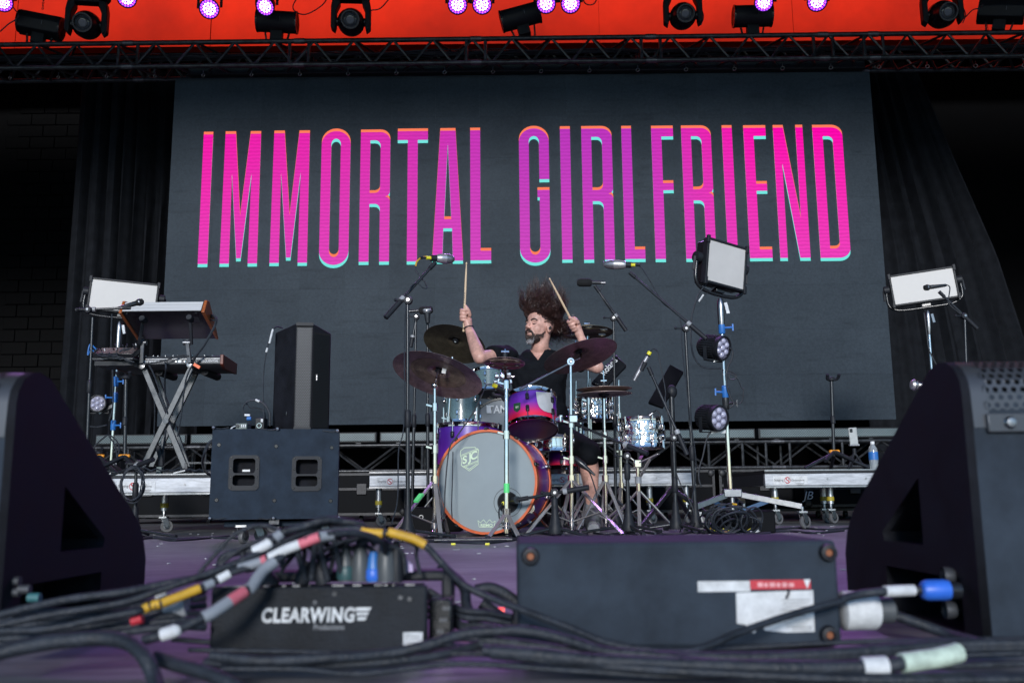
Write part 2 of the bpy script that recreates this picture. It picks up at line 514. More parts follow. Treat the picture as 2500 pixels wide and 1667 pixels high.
# ------------------------------------------------------------------ LED video wall
SX0, SX1, SZ0, SZ1, SY = -3.935, 4.24, 1.018, 5.112, 10.35
def led_material():
    m = bpy.data.materials.new('led_wall_face'); m.use_nodes = True
    nt = m.node_tree; b = nt.nodes['Principled BSDF']
    tc = nt.nodes.new('ShaderNodeTexCoord')
    n1 = nt.nodes.new('ShaderNodeTexNoise'); n1.inputs['Scale'].default_value = 1.3; n1.inputs['Detail'].default_value = 6
    oi = nt.nodes.new('ShaderNodeObjectInfo')
    geo = nt.nodes.new('ShaderNodeNewGeometry')
    nt.links.new(geo.outputs['Position'], n1.inputs[0])
    n2 = nt.nodes.new('ShaderNodeTexNoise'); n2.inputs['Scale'].default_value = 38; n2.inputs['Detail'].default_value = 6; n2.inputs['Roughness'].default_value = 0.8
    nt.links.new(geo.outputs['Position'], n2.inputs[0])
    n4 = nt.nodes.new('ShaderNodeTexNoise'); n4.inputs['Scale'].default_value = 2.2; n4.inputs['Detail'].default_value = 4
    m4 = nt.nodes.new('ShaderNodeMapping'); m4.inputs['Scale'].default_value = (1, 1, 7)
    nt.links.new(geo.outputs['Position'], m4.inputs[0]); nt.links.new(m4.outputs[0], n4.inputs[0])
    r4 = nt.nodes.new('ShaderNodeValToRGB'); r4.color_ramp.elements[0].position = 0.25; r4.color_ramp.elements[0].color = (0.78, 0.78, 0.78, 1); r4.color_ramp.elements[1].position = 0.42
    nt.links.new(n4.outputs['Fac'], r4.inputs[0])
    rp = nt.nodes.new('ShaderNodeValToRGB')
    rp.color_ramp.elements[0].position = 0.3; rp.color_ramp.elements[0].color = (0.031, 0.0415, 0.054, 1)
    rp.color_ramp.elements[1].position = 0.7; rp.color_ramp.elements[1].color = (0.042, 0.055, 0.070, 1)
    nt.links.new(n1.outputs['Fac'], rp.inputs[0])
    mu = nt.nodes.new('ShaderNodeMixRGB'); mu.blend_type = 'MULTIPLY'; mu.inputs[0].default_value = 1
    nt.links.new(rp.outputs[0], mu.inputs[1]); nt.links.new(r4.outputs[0], mu.inputs[2])
    mr = nt.nodes.new('ShaderNodeMapRange'); mr.inputs['To Min'].default_value = 0.94; mr.inputs['To Max'].default_value = 1.05
    nt.links.new(oi.outputs['Random'], mr.inputs[0])
    mr2 = nt.nodes.new('ShaderNodeMapRange'); mr2.inputs['From Min'].default_value = 0.3; mr2.inputs['From Max'].default_value = 0.7; mr2.inputs['To Min'].default_value = 0.8; mr2.inputs['To Max'].default_value = 1.2
    nt.links.new(n2.outputs['Fac'], mr2.inputs[0])
    mm = nt.nodes.new('ShaderNodeMath'); mm.operation = 'MULTIPLY'
    nt.links.new(mr.outputs[0], mm.inputs[0]); nt.links.new(mr2.outputs[0], mm.inputs[1])
    vm = nt.nodes.new('ShaderNodeVectorMath'); vm.operation = 'SCALE'
    nt.links.new(mu.outputs[0], vm.inputs[0]); nt.links.new(mm.outputs[0], vm.inputs['Scale'])
    nt.links.new(vm.outputs[0], b.inputs['Base Color'])
    b.inputs['Roughness'].default_value = 0.5
    b.inputs['Specular IOR Level'].default_value = 0.05
    bp = nt.nodes.new('ShaderNodeBump'); bp.inputs['Strength'].default_value = 0.08; bp.inputs['Distance'].default_value = 0.002
    nt.links.new(n2.outputs['Fac'], bp.inputs['Height']); nt.links.new(bp.outputs[0], b.inputs['Normal'])
    return m
M_LED = led_material()
scr = thing('video_wall', 'giant LED video wall showing the band name in pink capitals', 'video wall', ((SX0 + SX1) / 2, SY, SZ0))
MB().box(((SX0 + SX1) / 2, SY + 0.06, (SZ0 + SZ1) / 2), (SX1 - SX0 - 0.04, 0.06, SZ1 - SZ0 - 0.04)).build('frame', M_BLACK, scr)
MB().box(((SX0 + SX1) / 2 + 0.05, SY - 0.02, SZ1 + 0.055), (SX1 - SX0 - 0.25, 0.12, 0.1)).build('header_bar', M_BLACK, scr, bevel=0.01)
NC, NR = 16, 8
pw, ph_ = (SX1 - SX0) / NC, (SZ1 - SZ0) / NR
pm = None
for r_ in range(NR):
    for c in range(NC):
        if pm is None:
            o = MB().box((0, 0, 0), (pw - 0.0005, 0.03, ph_ - 0.0009)).build('panel', M_LED, scr, local=True); pm = o
        else:
            o = pm.copy(); COL.objects.link(o)
        o.location = Vector((SX0 + pw * (c + 0.5), SY + 0.015 + random.uniform(0, 0.0006), SZ0 + ph_ * (r_ + 0.5))) - Vector(scr.location)
        o.rotation_euler = (random.gauss(0, 0.0006), 0, random.gauss(0, 0.0005))

# lettering on the wall: pink face, orange copy shifted up, cyan copy shifted down
def letter_emission(name, kind):
    m = bpy.data.materials.new(name); m.use_nodes = True
    nt = m.node_tree
    for n in list(nt.nodes): nt.nodes.remove(n)
    out = nt.nodes.new('ShaderNodeOutputMaterial'); em = nt.nodes.new('ShaderNodeEmission')
    geo = nt.nodes.new('ShaderNodeNewGeometry'); sp = nt.nodes.new('ShaderNodeSeparateXYZ')
    nt.links.new(geo.outputs['Position'], sp.inputs[0])
    if kind == 'face':
        mr = nt.nodes.new('ShaderNodeMapRange'); mr.inputs['From Min'].default_value = -3.6; mr.inputs['From Max'].default_value = 4.0
        nt.links.new(sp.outputs['X'], mr.inputs[0])
        rp = nt.nodes.new('ShaderNodeValToRGB'); cr = rp.color_ramp
        cr.elements[0].position = 0.0; cr.elements[0].color = srgb(246, 22, 168) + (1,)
        cr.elements[1].position = 1.0; cr.elements[1].color = srgb(255, 2, 172) + (1,)
        for pos, c in ((0.3, srgb(216, 48, 176)), (0.5, srgb(186, 56, 186)), (0.66, srgb(190, 52, 190)), (0.76, srgb(228, 40, 178)), (0.85, srgb(252, 10, 174))):
            e = cr.elements.new(pos); e.color = c + (1,)
        nt.links.new(mr.outputs[0], rp.inputs[0])
        mz = nt.nodes.new('ShaderNodeMapRange'); mz.inputs['From Min'].default_value = 4.4; mz.inputs['From Max'].default_value = 2.9
        nt.links.new(sp.outputs['Z'], mz.inputs[0])
        mix = nt.nodes.new('ShaderNodeMixRGB'); mix.inputs[2].default_value = srgb(222, 84, 196) + (1,)
        mzz = nt.nodes.new('ShaderNodeMath'); mzz.operation = 'MULTIPLY'; mzz.inputs[1].default_value = 0.55
        nt.links.new(mz.outputs[0], mzz.inputs[0]); nt.links.new(mzz.outputs[0], mix.inputs[0]); nt.links.new(rp.outputs[0], mix.inputs[1])
        # rows of diodes
        wv = nt.nodes.new('ShaderNodeTexWave'); wv.bands_direction = 'Z'; wv.inputs['Scale'].default_value = 7.2; wv.inputs['Distortion'].default_value = 2.2; wv.inputs['Detail'].default_value = 3; wv.inputs['Detail Scale'].default_value = 3
        nt.links.new(geo.outputs['Position'], wv.inputs[0])
        ms = nt.nodes.new('ShaderNodeMapRange'); ms.inputs['To Min'].default_value = 0.87; ms.inputs['To Max'].default_value = 1.08
        nt.links.new(wv.outputs['Fac'], ms.inputs[0])
        vm = nt.nodes.new('ShaderNodeVectorMath'); vm.operation = 'SCALE'
        nt.links.new(mix.outputs[0], vm.inputs[0]); nt.links.new(ms.outputs[0], vm.inputs['Scale'])
        nt.links.new(vm.outputs[0], em.inputs['Color'])
    else:
        em.inputs['Color'].default_value = (srgb(255, 128, 92) if kind == 'top' else srgb(118, 232, 226)) + (1,)
    em.inputs['Strength'].default_value = 1.0 / (2 ** EXPO)
    nt.links.new(em.outputs[0], out.inputs[0])
    return m
M_LF, M_LT, M_LB = letter_emission('screen_pink', 'face'), letter_emission('screen_orange', 'top'), letter_emission('screen_cyan', 'bottom')
def arc(cx, cy, rx, ry, a0, a1, n=8):
    return [(cx + rx * math.cos(R(a0 + (a1 - a0) * i / n)), cy + ry * math.sin(R(a0 + (a1 - a0) * i / n))) for i in range(n + 1)]
# unit shapes: x 0..1 across the letter, y 0 bottom .. 1 top; s = stroke over width
def sh_I(): return [[(0, 0), (1, 0), (1, 1), (0, 1)]]
def sh_M():
    s = 0.25; return [[(0, 0), (s, 0), (0.235, 0.69), (0.44, 0.04), (0.56, 0.04), (0.765, 0.69), (1 - s, 0), (1, 0), (0.985, 1), (0.70, 1), (0.5, 0.36), (0.30, 1), (0.015, 1)]]
def sh_O(s=0.335, k=0.10):
    o = arc(0.5, 1 - k, 0.5, k, 0, 180, 14) + arc(0.5, k, 0.5, k, 180, 360, 14)
    i = arc(0.5, 1 - k, 0.5 - s, k * 0.42, 0, 180, 10) + arc(0.5, k, 0.5 - s, k * 0.42, 180, 360, 10)
    return [o, i]
def sh_R(s=0.325):
    o = [(0, 0), (s, 0), (s, 0.44)] + [(0.5, 0.44)] + arc(0.5, 0.40, 1 - s - 0.5, 0.04, 90, 0, 5) + [(1 - s, 0), (1, 0), (1, 0.46)] + arc(0.86, 0.46, 0.14, 0.035, 0, 90, 5) + arc(0.86, 0.535, 0.14, 0.035, 270, 360, 5) + [(1, 0.93)] + arc(0.66, 0.93, 0.34, 0.07, 0, 90, 8) + [(0, 1)]
    i = [(s, 0.525), (0.5, 0.525)] + arc(0.5, 0.565, 1 - s - 0.5, 0.04, 270, 360, 5) + [(1 - s, 0.89)] + arc(0.5, 0.89, 1 - s - 0.5, 0.045, 0, 90, 5) + [(s, 0.935)]
    return [o, i]
def sh_T(): return [[(0.335, 0), (0.665, 0), (0.665, 0.93), (1, 0.93), (1, 1), (0, 1), (0, 0.93), (0.335, 0.93)]]
def sh_A(): return [[(0, 0), (0.33, 0), (0.36, 0.245), (0.64, 0.245), (0.67, 0), (1, 0), (0.75, 1), (0.25, 1)], [(0.385, 0.315), (0.615, 0.315), (0.5, 0.90)]]
def sh_L(s=0.49): return [[(0, 0), (1, 0), (1, 0.072), (s, 0.072), (s, 1), (0, 1)]]
def sh_G(s=0.33, k=0.10):
    o = arc(0.5, 1 - k, 0.5, k, 180, 0, 14) + [(1, 0.615), (1 - s, 0.615)] + arc(0.5, 1 - k, 0.5 - s, k * 0.42, 0, 180, 10) + arc(0.5, k, 0.5 - s, k * 0.42, 180, 360, 10) + [(1 - s, 0.48), (0.6, 0.48), (0.6, 0.535), (1, 0.535)] + arc(0.5, k, 0.5, k, 360, 180, 14)
    return [o]
def sh_F(s=0.46): return [[(0, 0), (s, 0), (s, 0.52), (0.93, 0.52), (0.93, 0.575), (s, 0.575), (s, 0.935), (1, 0.935), (1, 1), (0, 1)]]
def sh_E(s=0.45): return [[(0, 0), (1, 0), (1, 0.065), (s, 0.065), (s, 0.51), (0.93, 0.51), (0.93, 0.565), (s, 0.565), (s, 0.935), (1, 0.935), (1, 1), (0, 1)]]
def sh_N(): return [[(0, 0), (0.25, 0), (0.25, 0.72), (0.66, 0), (1, 0), (1, 1), (0.76, 1), (0.76, 0.30), (0.34, 1), (0, 1)]]
def sh_D(s=0.335):
    o = [(0, 0), (0.6, 0)] + arc(0.62, 0.07, 0.38, 0.07, 270, 360, 8) + arc(0.62, 0.93, 0.38, 0.07, 0, 90, 8) + [(0, 1)]
    i = [(s, 0.07)] + arc(0.5, 0.105, 0.5 - s, 0.035, 270, 360, 5) + arc(0.5, 0.895, 0.5 - s, 0.035, 0, 90, 5) + [(s, 0.93)]
    return [o, i]
LETTERS = [('W', sh_I, (55, 112), (122, 112), (72, 1030), (3, 1030)), ('W', sh_M, (213, 110), (457, 106), (432, 1027), (150, 1027)),
           ('W', sh_M, (560, 105), (803, 101), (786, 1022), (502, 1022)), ('W', sh_O, (893, 90), (1096, 88), (1072, 1037), (862, 1037)),
           ('W', sh_R, (1169, 97), (1378, 95), (1360, 1014), (1145, 1014)), ('W', sh_T, (1431, 90), (1643, 88), (1632, 1012), (1412, 1012)),
           ('W', sh_A, (1676, 86), (1893, 86), (1885, 1007), (1668, 1007)), ('W', sh_L, (1941, 83), (2088, 83), (2084, 1004), (1940, 1004)),
           ('X', sh_G, (74, 65), (270, 65), (280, 950), (79, 950)), ('X', sh_I, (344, 68), (410, 68), (426, 930), (358, 930)),
           ('X', sh_R, (485, 66), (684, 66), (706, 930), (502, 930)), ('X', sh_L, (748, 65), (880, 65), (908, 926), (774, 926)),
           ('X', sh_F, (945, 64), (1093, 64), (1118, 926), (975, 926)), ('X', sh_R, (1142, 62), (1338, 62), (1376, 924), (1178, 924)),
           ('X', sh_I, (1412, 61), (1477, 61), (1520, 922), (1452, 922)), ('X', sh_E, (1551, 61), (1699, 61), (1748, 920), (1600, 920)),
           ('X', sh_N, (1746, 59), (1942, 59), (2000, 918), (1800, 918)), ('X', sh_D, (2006, 58), (2206, 58), (2262, 918), (2066, 918))]
for crop, sh, tl, tr, br, bl in LETTERS:
    yF = SY - 0.012
    c = [q(crop, p[0], p[1], yF) for p in (tl, tr, br, bl)]
    xa, xb = (c[0].x + c[3].x) / 2, (c[1].x + c[2].x) / 2
    za, zb = (c[2].z + c[3].z) / 2, (c[0].z + c[1].z) / 2
    loops = sh()
    for k, (mm, dz, dy) in enumerate(((M_LB, -0.036, 0.004), (M_LT, 0.033, 0.002), (M_LF, 0.0, 0.0))):
        lp = [[(xa + x * (xb - xa), za + y * (zb - za) + dz) for x, y in l] for l in loops]
        me = curve_mesh(lp, 0.0)
        inv = WM[scr.name].inverted()
        for v in me.vertices:
            v.co = inv @ Vector((v.co.x, yF + dy, v.co.y))
        finish('letter', me, mm, scr, smooth=False)

M_DKALU0 = mat('worn_coupler', (0.12, 0.12, 0.13), 0.4, 0.7, var=0.5)
# ------------------------------------------------------------------ truss builder
def box_truss(name, label, p0, p1, h, d, rch, rdi, bay, mat_=M_DKSTEEL, group=None, joints=()):
    """box truss from p0 to p1 (lower front chord), height h, depth d towards +Y"""
    p0, p1 = Vector(p0), Vector(p1)
    t = thing(name, label, 'truss', (p0 + p1) / 2, group)
    L = (p1 - p0).length; u = (p1 - p0).normalized()
    up = (ZA - u * ZA.dot(u)).normalized()
    corners = [Vector((0, 0, 0)), up * h, YA * d, up * h + YA * d]
    for c in corners:
        MB().cyl(p0 + c, p1 + c, rch, n=10).build('chord', mat_, t)
    n = max(1, round(L / bay))
    br = {}
    def brace(a, b, r=rdi):
        key = (round((b - a).length, 3))
        MB().cyl(a, b, r, n=6, cap=False).build('brace', mat_, t)
    for i in range(n):
        a = p0 + u * (L * i / n); m_ = p0 + u * (L * (i + 0.5) / n); b = p0 + u * (L * (i + 1) / n)
        for off in (Vector((0, 0, 0)), YA * d):
            brace(a + off, m_ + up * h + off); brace(m_ + up * h + off, b + off)
        brace(a, m_ + YA * d); brace(m_ + YA * d, b)
        brace(m_ + up * h, a + up * h + YA * d) if i % 2 == 0 else brace(m_ + up * h, b + up * h + YA * d)
    for x in joints:
        for s_ in (-0.11, 0.11):
            c = p0 + u * (x - p0.x + s_)
            for e_ in (c, c + YA * d): MB().cyl(e_, e_ + up * h, rdi * 1.35, n=8).build('end_frame', mat_, t)
        for off in corners:
            c = p0 + u * (x - p0.x) + off
            MB().cyl(c - u * 0.06, c + u * 0.06, rch * 1.18, n=10).build('coupler', M_DKALU0, t)
    return t, u, up
jt = [at(px, 140, 10.1).x for px in (312, 730, 1162, 1590, 2012, 2135)]
a0, a1 = at(-60, 168, 10.1), at(2560, 136, 10.1)
rig, rig_u, rig_up = box_truss('lighting_truss', 'long black box truss spanning above the video wall', a0, a1, 0.29, 0.34, 0.028, 0.0155, 0.455, joints=jt)
# eye bolts under the front chord
for i in range(22):
    p = a0 + (a1 - a0) * ((i + 0.6) / 22)
    p = p + YA * 0.12
    b_ = MB().cyl(p + ZA * 0.0, p - ZA * 0.04, 0.006, n=6)
    b_.ring(p - ZA * 0.06, (0.4, 1, 0), 0.02, 0.006, 14, 6).build('eye_bolt', M_STEEL, rig)
# cables dressed along the truss
rc = random.Random(5)
for k in range(7):
    pts = []
    y = rc.uniform(0.1, 0.32); z = rc.uniform(0.12, 0.2)
    for i in range(34):
        p = a0 + (a1 - a0) * (i / 33) + YA * y + rig_up * (z + rc.uniform(-0.02, 0.03))
        pts.append(p)
    MB().tube(pts, 0.008, 5, 2).build('loom', M_CABLE, rig)
# ================================================================== LIGHTS ABOVE THE TRUSS
pipe_y, pipe_z = 9.95, 6.15
pt = thing('lighting_pipe', 'black pipe hung above the truss carrying the lamps', 'pipe', (0, pipe_y, pipe_z - 0.03))
MB().cyl((-7, pipe_y, pipe_z), (7, pipe_y, pipe_z), 0.03, n=12).build('tube', M_DKSTEEL, pt)
for x in (-5.5, -2.8, 0, 2.8, 5.5):
    MB().cyl((x, pipe_y, pipe_z + 0.02), (x, pipe_y, 13.45), 0.012, n=6).build('hanger', M_DKSTEEL, pt)

def moving_head(c, w, yaw, label):
    """c: centre of the head; hangs from the pipe by a base and a yoke"""
    t = thing('moving_head_light', label, 'stage light', c, 'moving head lights above the truss', Matrix.Rotation(yaw, 3, 'Z'))
    k = w / 0.44
    base = MB().prism([(-0.17, 0.0), (0.17, 0.0), (0.2, 0.04), (0.2, 0.13), (-0.2, 0.13), (-0.2, 0.04)], Vector((0, 0.11, 0.30)) * k, XA * k, ZA * k, 0.22 * k)
    base.build('base', M_BLACK, t, local=True, bevel=0.006)
    for s_ in (-1, 1):
        arm = [(s_ * 0.12, 0.28), (s_ * 0.20, 0.25), (s_ * 0.215, 0.16), (s_ * 0.215, -0.08), (s_ * 0.17, -0.12), (s_ * 0.155, -0.06), (s_ * 0.155, 0.12), (s_ * 0.12, 0.2)]
        if s_ < 0: arm = arm[::-1]
        MB().prism(arm, Vector((0, 0.055, 0)) * k, XA * k, ZA * k, 0.11 * k).build('yoke_arm', M_BLACK, t, local=True, bevel=0.012)
        MB().cyl(Vector((s_ * 0.12, 0, 0)) * k, Vector((s_ * 0.20, 0, 0)) * k, 0.045 * k, n=16).build('pivot', M_BLACKGLOSS, t, local=True)
    MB().box(Vector((0, 0, 0.265)) * k, (0.26 * k, 0.11 * k, 0.04 * k)).build('yoke_bridge', M_BLACK, t, local=True, bevel=0.008)
    ax = Vector((0.05, -0.94, -0.33)).normalized()
    hd = MB().lathe([(0.0, -0.2), (0.06, -0.2), (0.115, -0.16), (0.145, -0.06), (0.145, 0.04), (0.12, 0.12), (0.1, 0.16), (0.1, 0.2), (0.085, 0.2), (0.08, 0.17), (0.0, 0.17)], (0, 0, 0), ax, 28)
    hd.v = [v * k for v in hd.v]
    h = hd.build('head', M_BLACKGLOSS, t, local=True)
    fr = MB(); fr.lathe([(0.0, 0.182), (0.03, 0.186), (0.06, 0.182), (0.075, 0.172)], (0, 0, 0), ax, 24); fr.v = [v * k for v in fr.v]
    fr.build('lens', M_GLASS, h, local=True)
    MB().ring(ax * 0.19 * k, ax, 0.05 * k, 0.006 * k, 24, 6).build('lens_ring', M_DKSTEEL, h, local=True)
    cb = MB().tube([Vector((0.2, -0.02, 0.1)) * k, Vector((0.22, -0.06, -0.05)) * k, Vector((0.19, -0.04, -0.14)) * k], 0.006, 6)
    cb.build('cord', M_CABLE, t, local=True)
    MB().box(Vector((0, 0, 0.46)) * k, (0.1, 0.06, 0.12)).build('clamp', M_STEEL, t, local=True)
    return t
moving_head(at(212, 62, 9.95), 0.47, R(8), 'black moving head lamp beside the tilted flood, near the block wall end')
moving_head(at(857, 55, 9.95), 0.46, R(4), 'black moving head lamp hanging above the letters O and R')
moving_head(at(1667, 40, 9.95), 0.45, R(-4), 'black moving head lamp hanging above the letters F and R')
moving_head(at(2300, 36, 9.95), 0.46, R(-8), 'black moving head lamp above the swept-aside drape')

M_VIOLET = bpy.data.materials.new('violet_led'); M_VIOLET.use_nodes = True
_b = M_VIOLET.node_tree.nodes['Principled BSDF']
_b.inputs['Emission Color'].default_value = (0.36, 0.06, 1.0, 1); _b.inputs['Emission Strength'].default_value = 2.2
_b.inputs['Base Color'].default_value = (0.1, 0.05, 0.2, 1)
M_VIOLETCORE = M_VIOLET.copy()
_b = M_VIOLETCORE.node_tree.nodes['Principled BSDF']
_b.inputs['Emission Color'].default_value = (0.72, 0.42, 1.0, 1); _b.inputs['Emission Strength'].default_value = 7
M_VIOLETDIM = bpy.data.materials.new('violet_lens_plate'); M_VIOLETDIM.use_nodes = True
_b = M_VIOLETDIM.node_tree.nodes['Principled BSDF']
_b.inputs['Emission Color'].default_value = (0.24, 0.02, 0.9, 1); _b.inputs['Emission Strength'].default_value = 0.55
_b.inputs['Base Color'].default_value = (0.03, 0.01, 0.08, 1)
def led_par(c, rad, aim, label, watts=0.0):
    t = thing('led_par_light', label, 'stage light', c, 'violet LED par lights')
    c = Vector(c); a = (Vector(aim) - c).normalized()
    body = MB().lathe([(0.0, -0.17), (rad * 0.6, -0.17), (rad * 0.8, -0.12), (rad, -0.03), (rad * 1.08, 0.0), (rad * 1.08, 0.025), (rad * 0.96, 0.025), (rad * 0.96, 0.004)], c, a, 24)
    body.build('can', M_BLACK, t)
    MB().lathe([(0.0, 0.008), (rad * 0.96, 0.008)], c, a, 24).build('lens_plate', M_VIOLETDIM, t)
    x = a.orthogonal().normalized(); y = a.cross(x)
    for k, (m_, rings) in enumerate(((M_VIOLETCORE, ((0.0, 1), (0.3, 6), (0.57, 12))), (M_VIOLET, ((0.84, 18),)))):
        leds = MB()
        for ring, n in rings:
            for i in range(n):
                an = 2 * math.pi * (i + 0.5 * (n % 4 == 0)) / n
                p = c + a * 0.012 + (x * math.cos(an) + y * math.sin(an)) * (rad * ring)
                leds.lathe([(0.0, 0.006), (rad * 0.07, 0.005), (rad * 0.105, 0.0)], p, a, 8)
        lo = leds.build('diode', m_, t); lo['kind'] = 'stuff'
    side = Vector((1, 0, 0)) - a * a.x; side.normalize()
    yk = []
    for s_ in (-1, 1):
        yk.append((c - a * 0.05 + side * (s_ * rad * 1.2), c - a * 0.05 + side * (s_ * rad * 1.2) + ZA * 0.22))
        MB().bar(yk[-1][0], yk[-1][1], 0.03, 0.006, up=(0, 1, 0)).build('yoke', M_BLACK, t)
    MB().bar(yk[0][1], yk[1][1], 0.03, 0.006).build('bracket', M_BLACK, t)
    top = (yk[0][1] + yk[1][1]) / 2
    MB().bar(top, Vector((top.x, pipe_y, max(pipe_z, top.z + 0.05))), 0.05).build('clamp', M_STEEL, t)
    if watts > 0:
        ld = bpy.data.lights.new('par_beam', 'SPOT')
        ld.energy = watts; ld.color = (0.55, 0.27, 1.0); ld.spot_size = R(46); ld.spot_blend = 0.7; ld.shadow_soft_size = rad * 0.8
        lo = bpy.data.objects.new('par_beam', ld); COL.objects.link(lo)
        lo.location = c + a * 0.06
        lo.rotation_euler = a.to_track_quat('-Z', 'Y').to_euler()
    return t
PW = 68
led_par(at(8, 6, 9.8), 0.10, (-3.0, 2.5, 0), 'lit violet LED par at the outermost end beside the tilted flood', PW)
led_par(at(310, -4, 9.8), 0.10, (-2.0, 3, 0), 'violet LED par cut by the frame, just past the first moving head', 0)
led_par(at(511, 22, 9.8), 0.105, (-1.5, 2.6, 0), 'lit violet LED par hanging alone before open orange wall', PW)
led_par(at(648, 16, 9.8), 0.10, (-3.4, 4, 0), 'lit violet LED par turned sideways over an upright flood', PW)
led_par(at(1117, 11, 9.8), 0.105, (-0.4, 3.4, 0), 'outer lamp of the violet LED pair above the end of the first word', PW)
led_par(at(1177, 11, 9.8), 0.105, (-0.2, 2.4, 0), 'inner lamp of the violet LED pair above the gap between the words', PW)
led_par(at(1333, 9, 9.8), 0.105, (0.3, 2.4, 0), 'violet LED par touching the tilted flood above the second word', PW)
led_par(at(1393, 9, 9.8), 0.105, (0.6, 3.4, 0), 'violet LED par just past the one beside the tilted centre flood', PW)
led_par(at(1865, 6, 9.8), 0.10, (0.5, 4.9, 0.3), 'lit violet LED par over the flood above the letters E and N', PW * 3)
led_par(at(1995, 4, 9.8), 0.105, (1.6, 2.6, 0), 'lit violet LED par hanging alone above the letter D', PW)

def flood(c, w, roll, yaw, label, squarish=False):
    rot = Matrix.Rotation(yaw, 3, 'Z') @ Matrix.Rotation(roll, 3, 'Y')
    t = thing('flood_light', label, 'stage light', c, 'flood lights standing on the truss', rot)
    if squarish:
        MB().prism([(-0.09, -0.10), (0.09, -0.13), (0.13, 0.02), (0.09, 0.11), (-0.07, 0.12), (-0.12, 0.02)], Vector((-w / 2, 0, 0)), YA, ZA, w).build('housing', M_BLACK, t, local=True, bevel=0.012)
    else:
        MB().lathe([(0.0, 0.0), (0.11, 0.0), (0.125, 0.015), (0.125, w - 0.015), (0.11, w), (0, w)], (-w / 2, 0, 0), XA, 28).build('housing', M_BLACK, t, local=True)
    for s_ in (-1, 1):
        MB().lathe([(0.0, 0.0), (0.132, 0.0), (0.132, 0.02), (0, 0.02)], (s_ * (w / 2 - 0.01) - 0.01, 0, 0), XA, 28).build('end_cap', M_BLACKGLOSS, t, local=True)
    MB().box((0, 0.02, -0.16), (0.14, 0.1, 0.14)).build('mount', M_BLACK, t, local=True, bevel=0.006)
    for s_ in (-1, 1):
        MB().bar((s_ * w * 0.3, 0.04, -0.1), (s_ * w * 0.24, 0.04, -0.25), 0.02).build('strut', M_DKSTEEL, t, local=True)
    MB().box((0.05, -0.128, -0.02), (0.004, 0.004, 0.05)).build('latch', M_STEEL, t, local=True)
    return t
flood(at(100, 62, 10.2), 0.48, R(8), R(10), 'tilted black flood at the block wall end of the truss', True)
flood(at(677, 54, 10.2), 0.47, R(2), R(4), 'upright black flood under the sideways violet lamp')
flood(at(1270, 42, 10.2), 0.47, R(-14), R(-3), 'black flood tipped up at one end, centre of the truss')
flood(at(1837, 40, 10.2), 0.45, R(1), R(-4), 'black flood above the letters E and N')
flood(at(2445, 28, 10.2), 0.5, R(14), R(-25), 'black flood tipped down toward the far end beyond the last moving head', True)
# loose cords looping behind the lamps
def cord(name, pts, r, label, m=M_CABLE, n=6, group=None, sm=6):
    return single(name, MB().tube(pts, r, n, sm), m, label, 'cable', group)
cord('hanging_cord', [at(735, -20, 9.9), at(715, 20, 9.9), at(745, 36, 9.9), at(790, 10, 9.9), at(800, -20, 9.9)], 0.007, 'thin black cord looping between the flood and second moving head')
cord('hanging_cord', [at(0, 78, 9.9), at(20, 60, 9.9), at(45, 40, 9.9), at(30, 10, 9.9), at(55, -20, 9.9)], 0.007, 'thin black cord at the frame edge beside the tilted flood')
cord('hanging_cord', [at(905, 26, 9.9), at(930, 20, 9.9), at(960, -15, 9.9)], 0.007, 'short black cord trailing from the second moving head')
cord('hanging_cord', [at(1420, -10, 9.9), at(1430, 10, 9.9), at(1450, 10, 9.9), at(1462, -15, 9.9)], 0.007, 'short black cord loop beside the centre violet lamps')
cord('hanging_cord', [at(2355, 45, 9.9), at(2375, 25, 9.9), at(2395, 20, 9.9), at(2400, 10, 9.9)], 0.007, 'short black cord beside the last moving head')
ch = MB()
for i in range(7):
    ch.ring(at(106, 0, 10.15) + ZA * (0.1 - 0.035 * i), (1, 0, 0) if i % 2 else (0, 1, 0), 0.012, 0.004, 8, 5)
single('safety_chain', ch, M_DKSTEEL, 'small black chain holding the flood at the block wall end', 'chain')

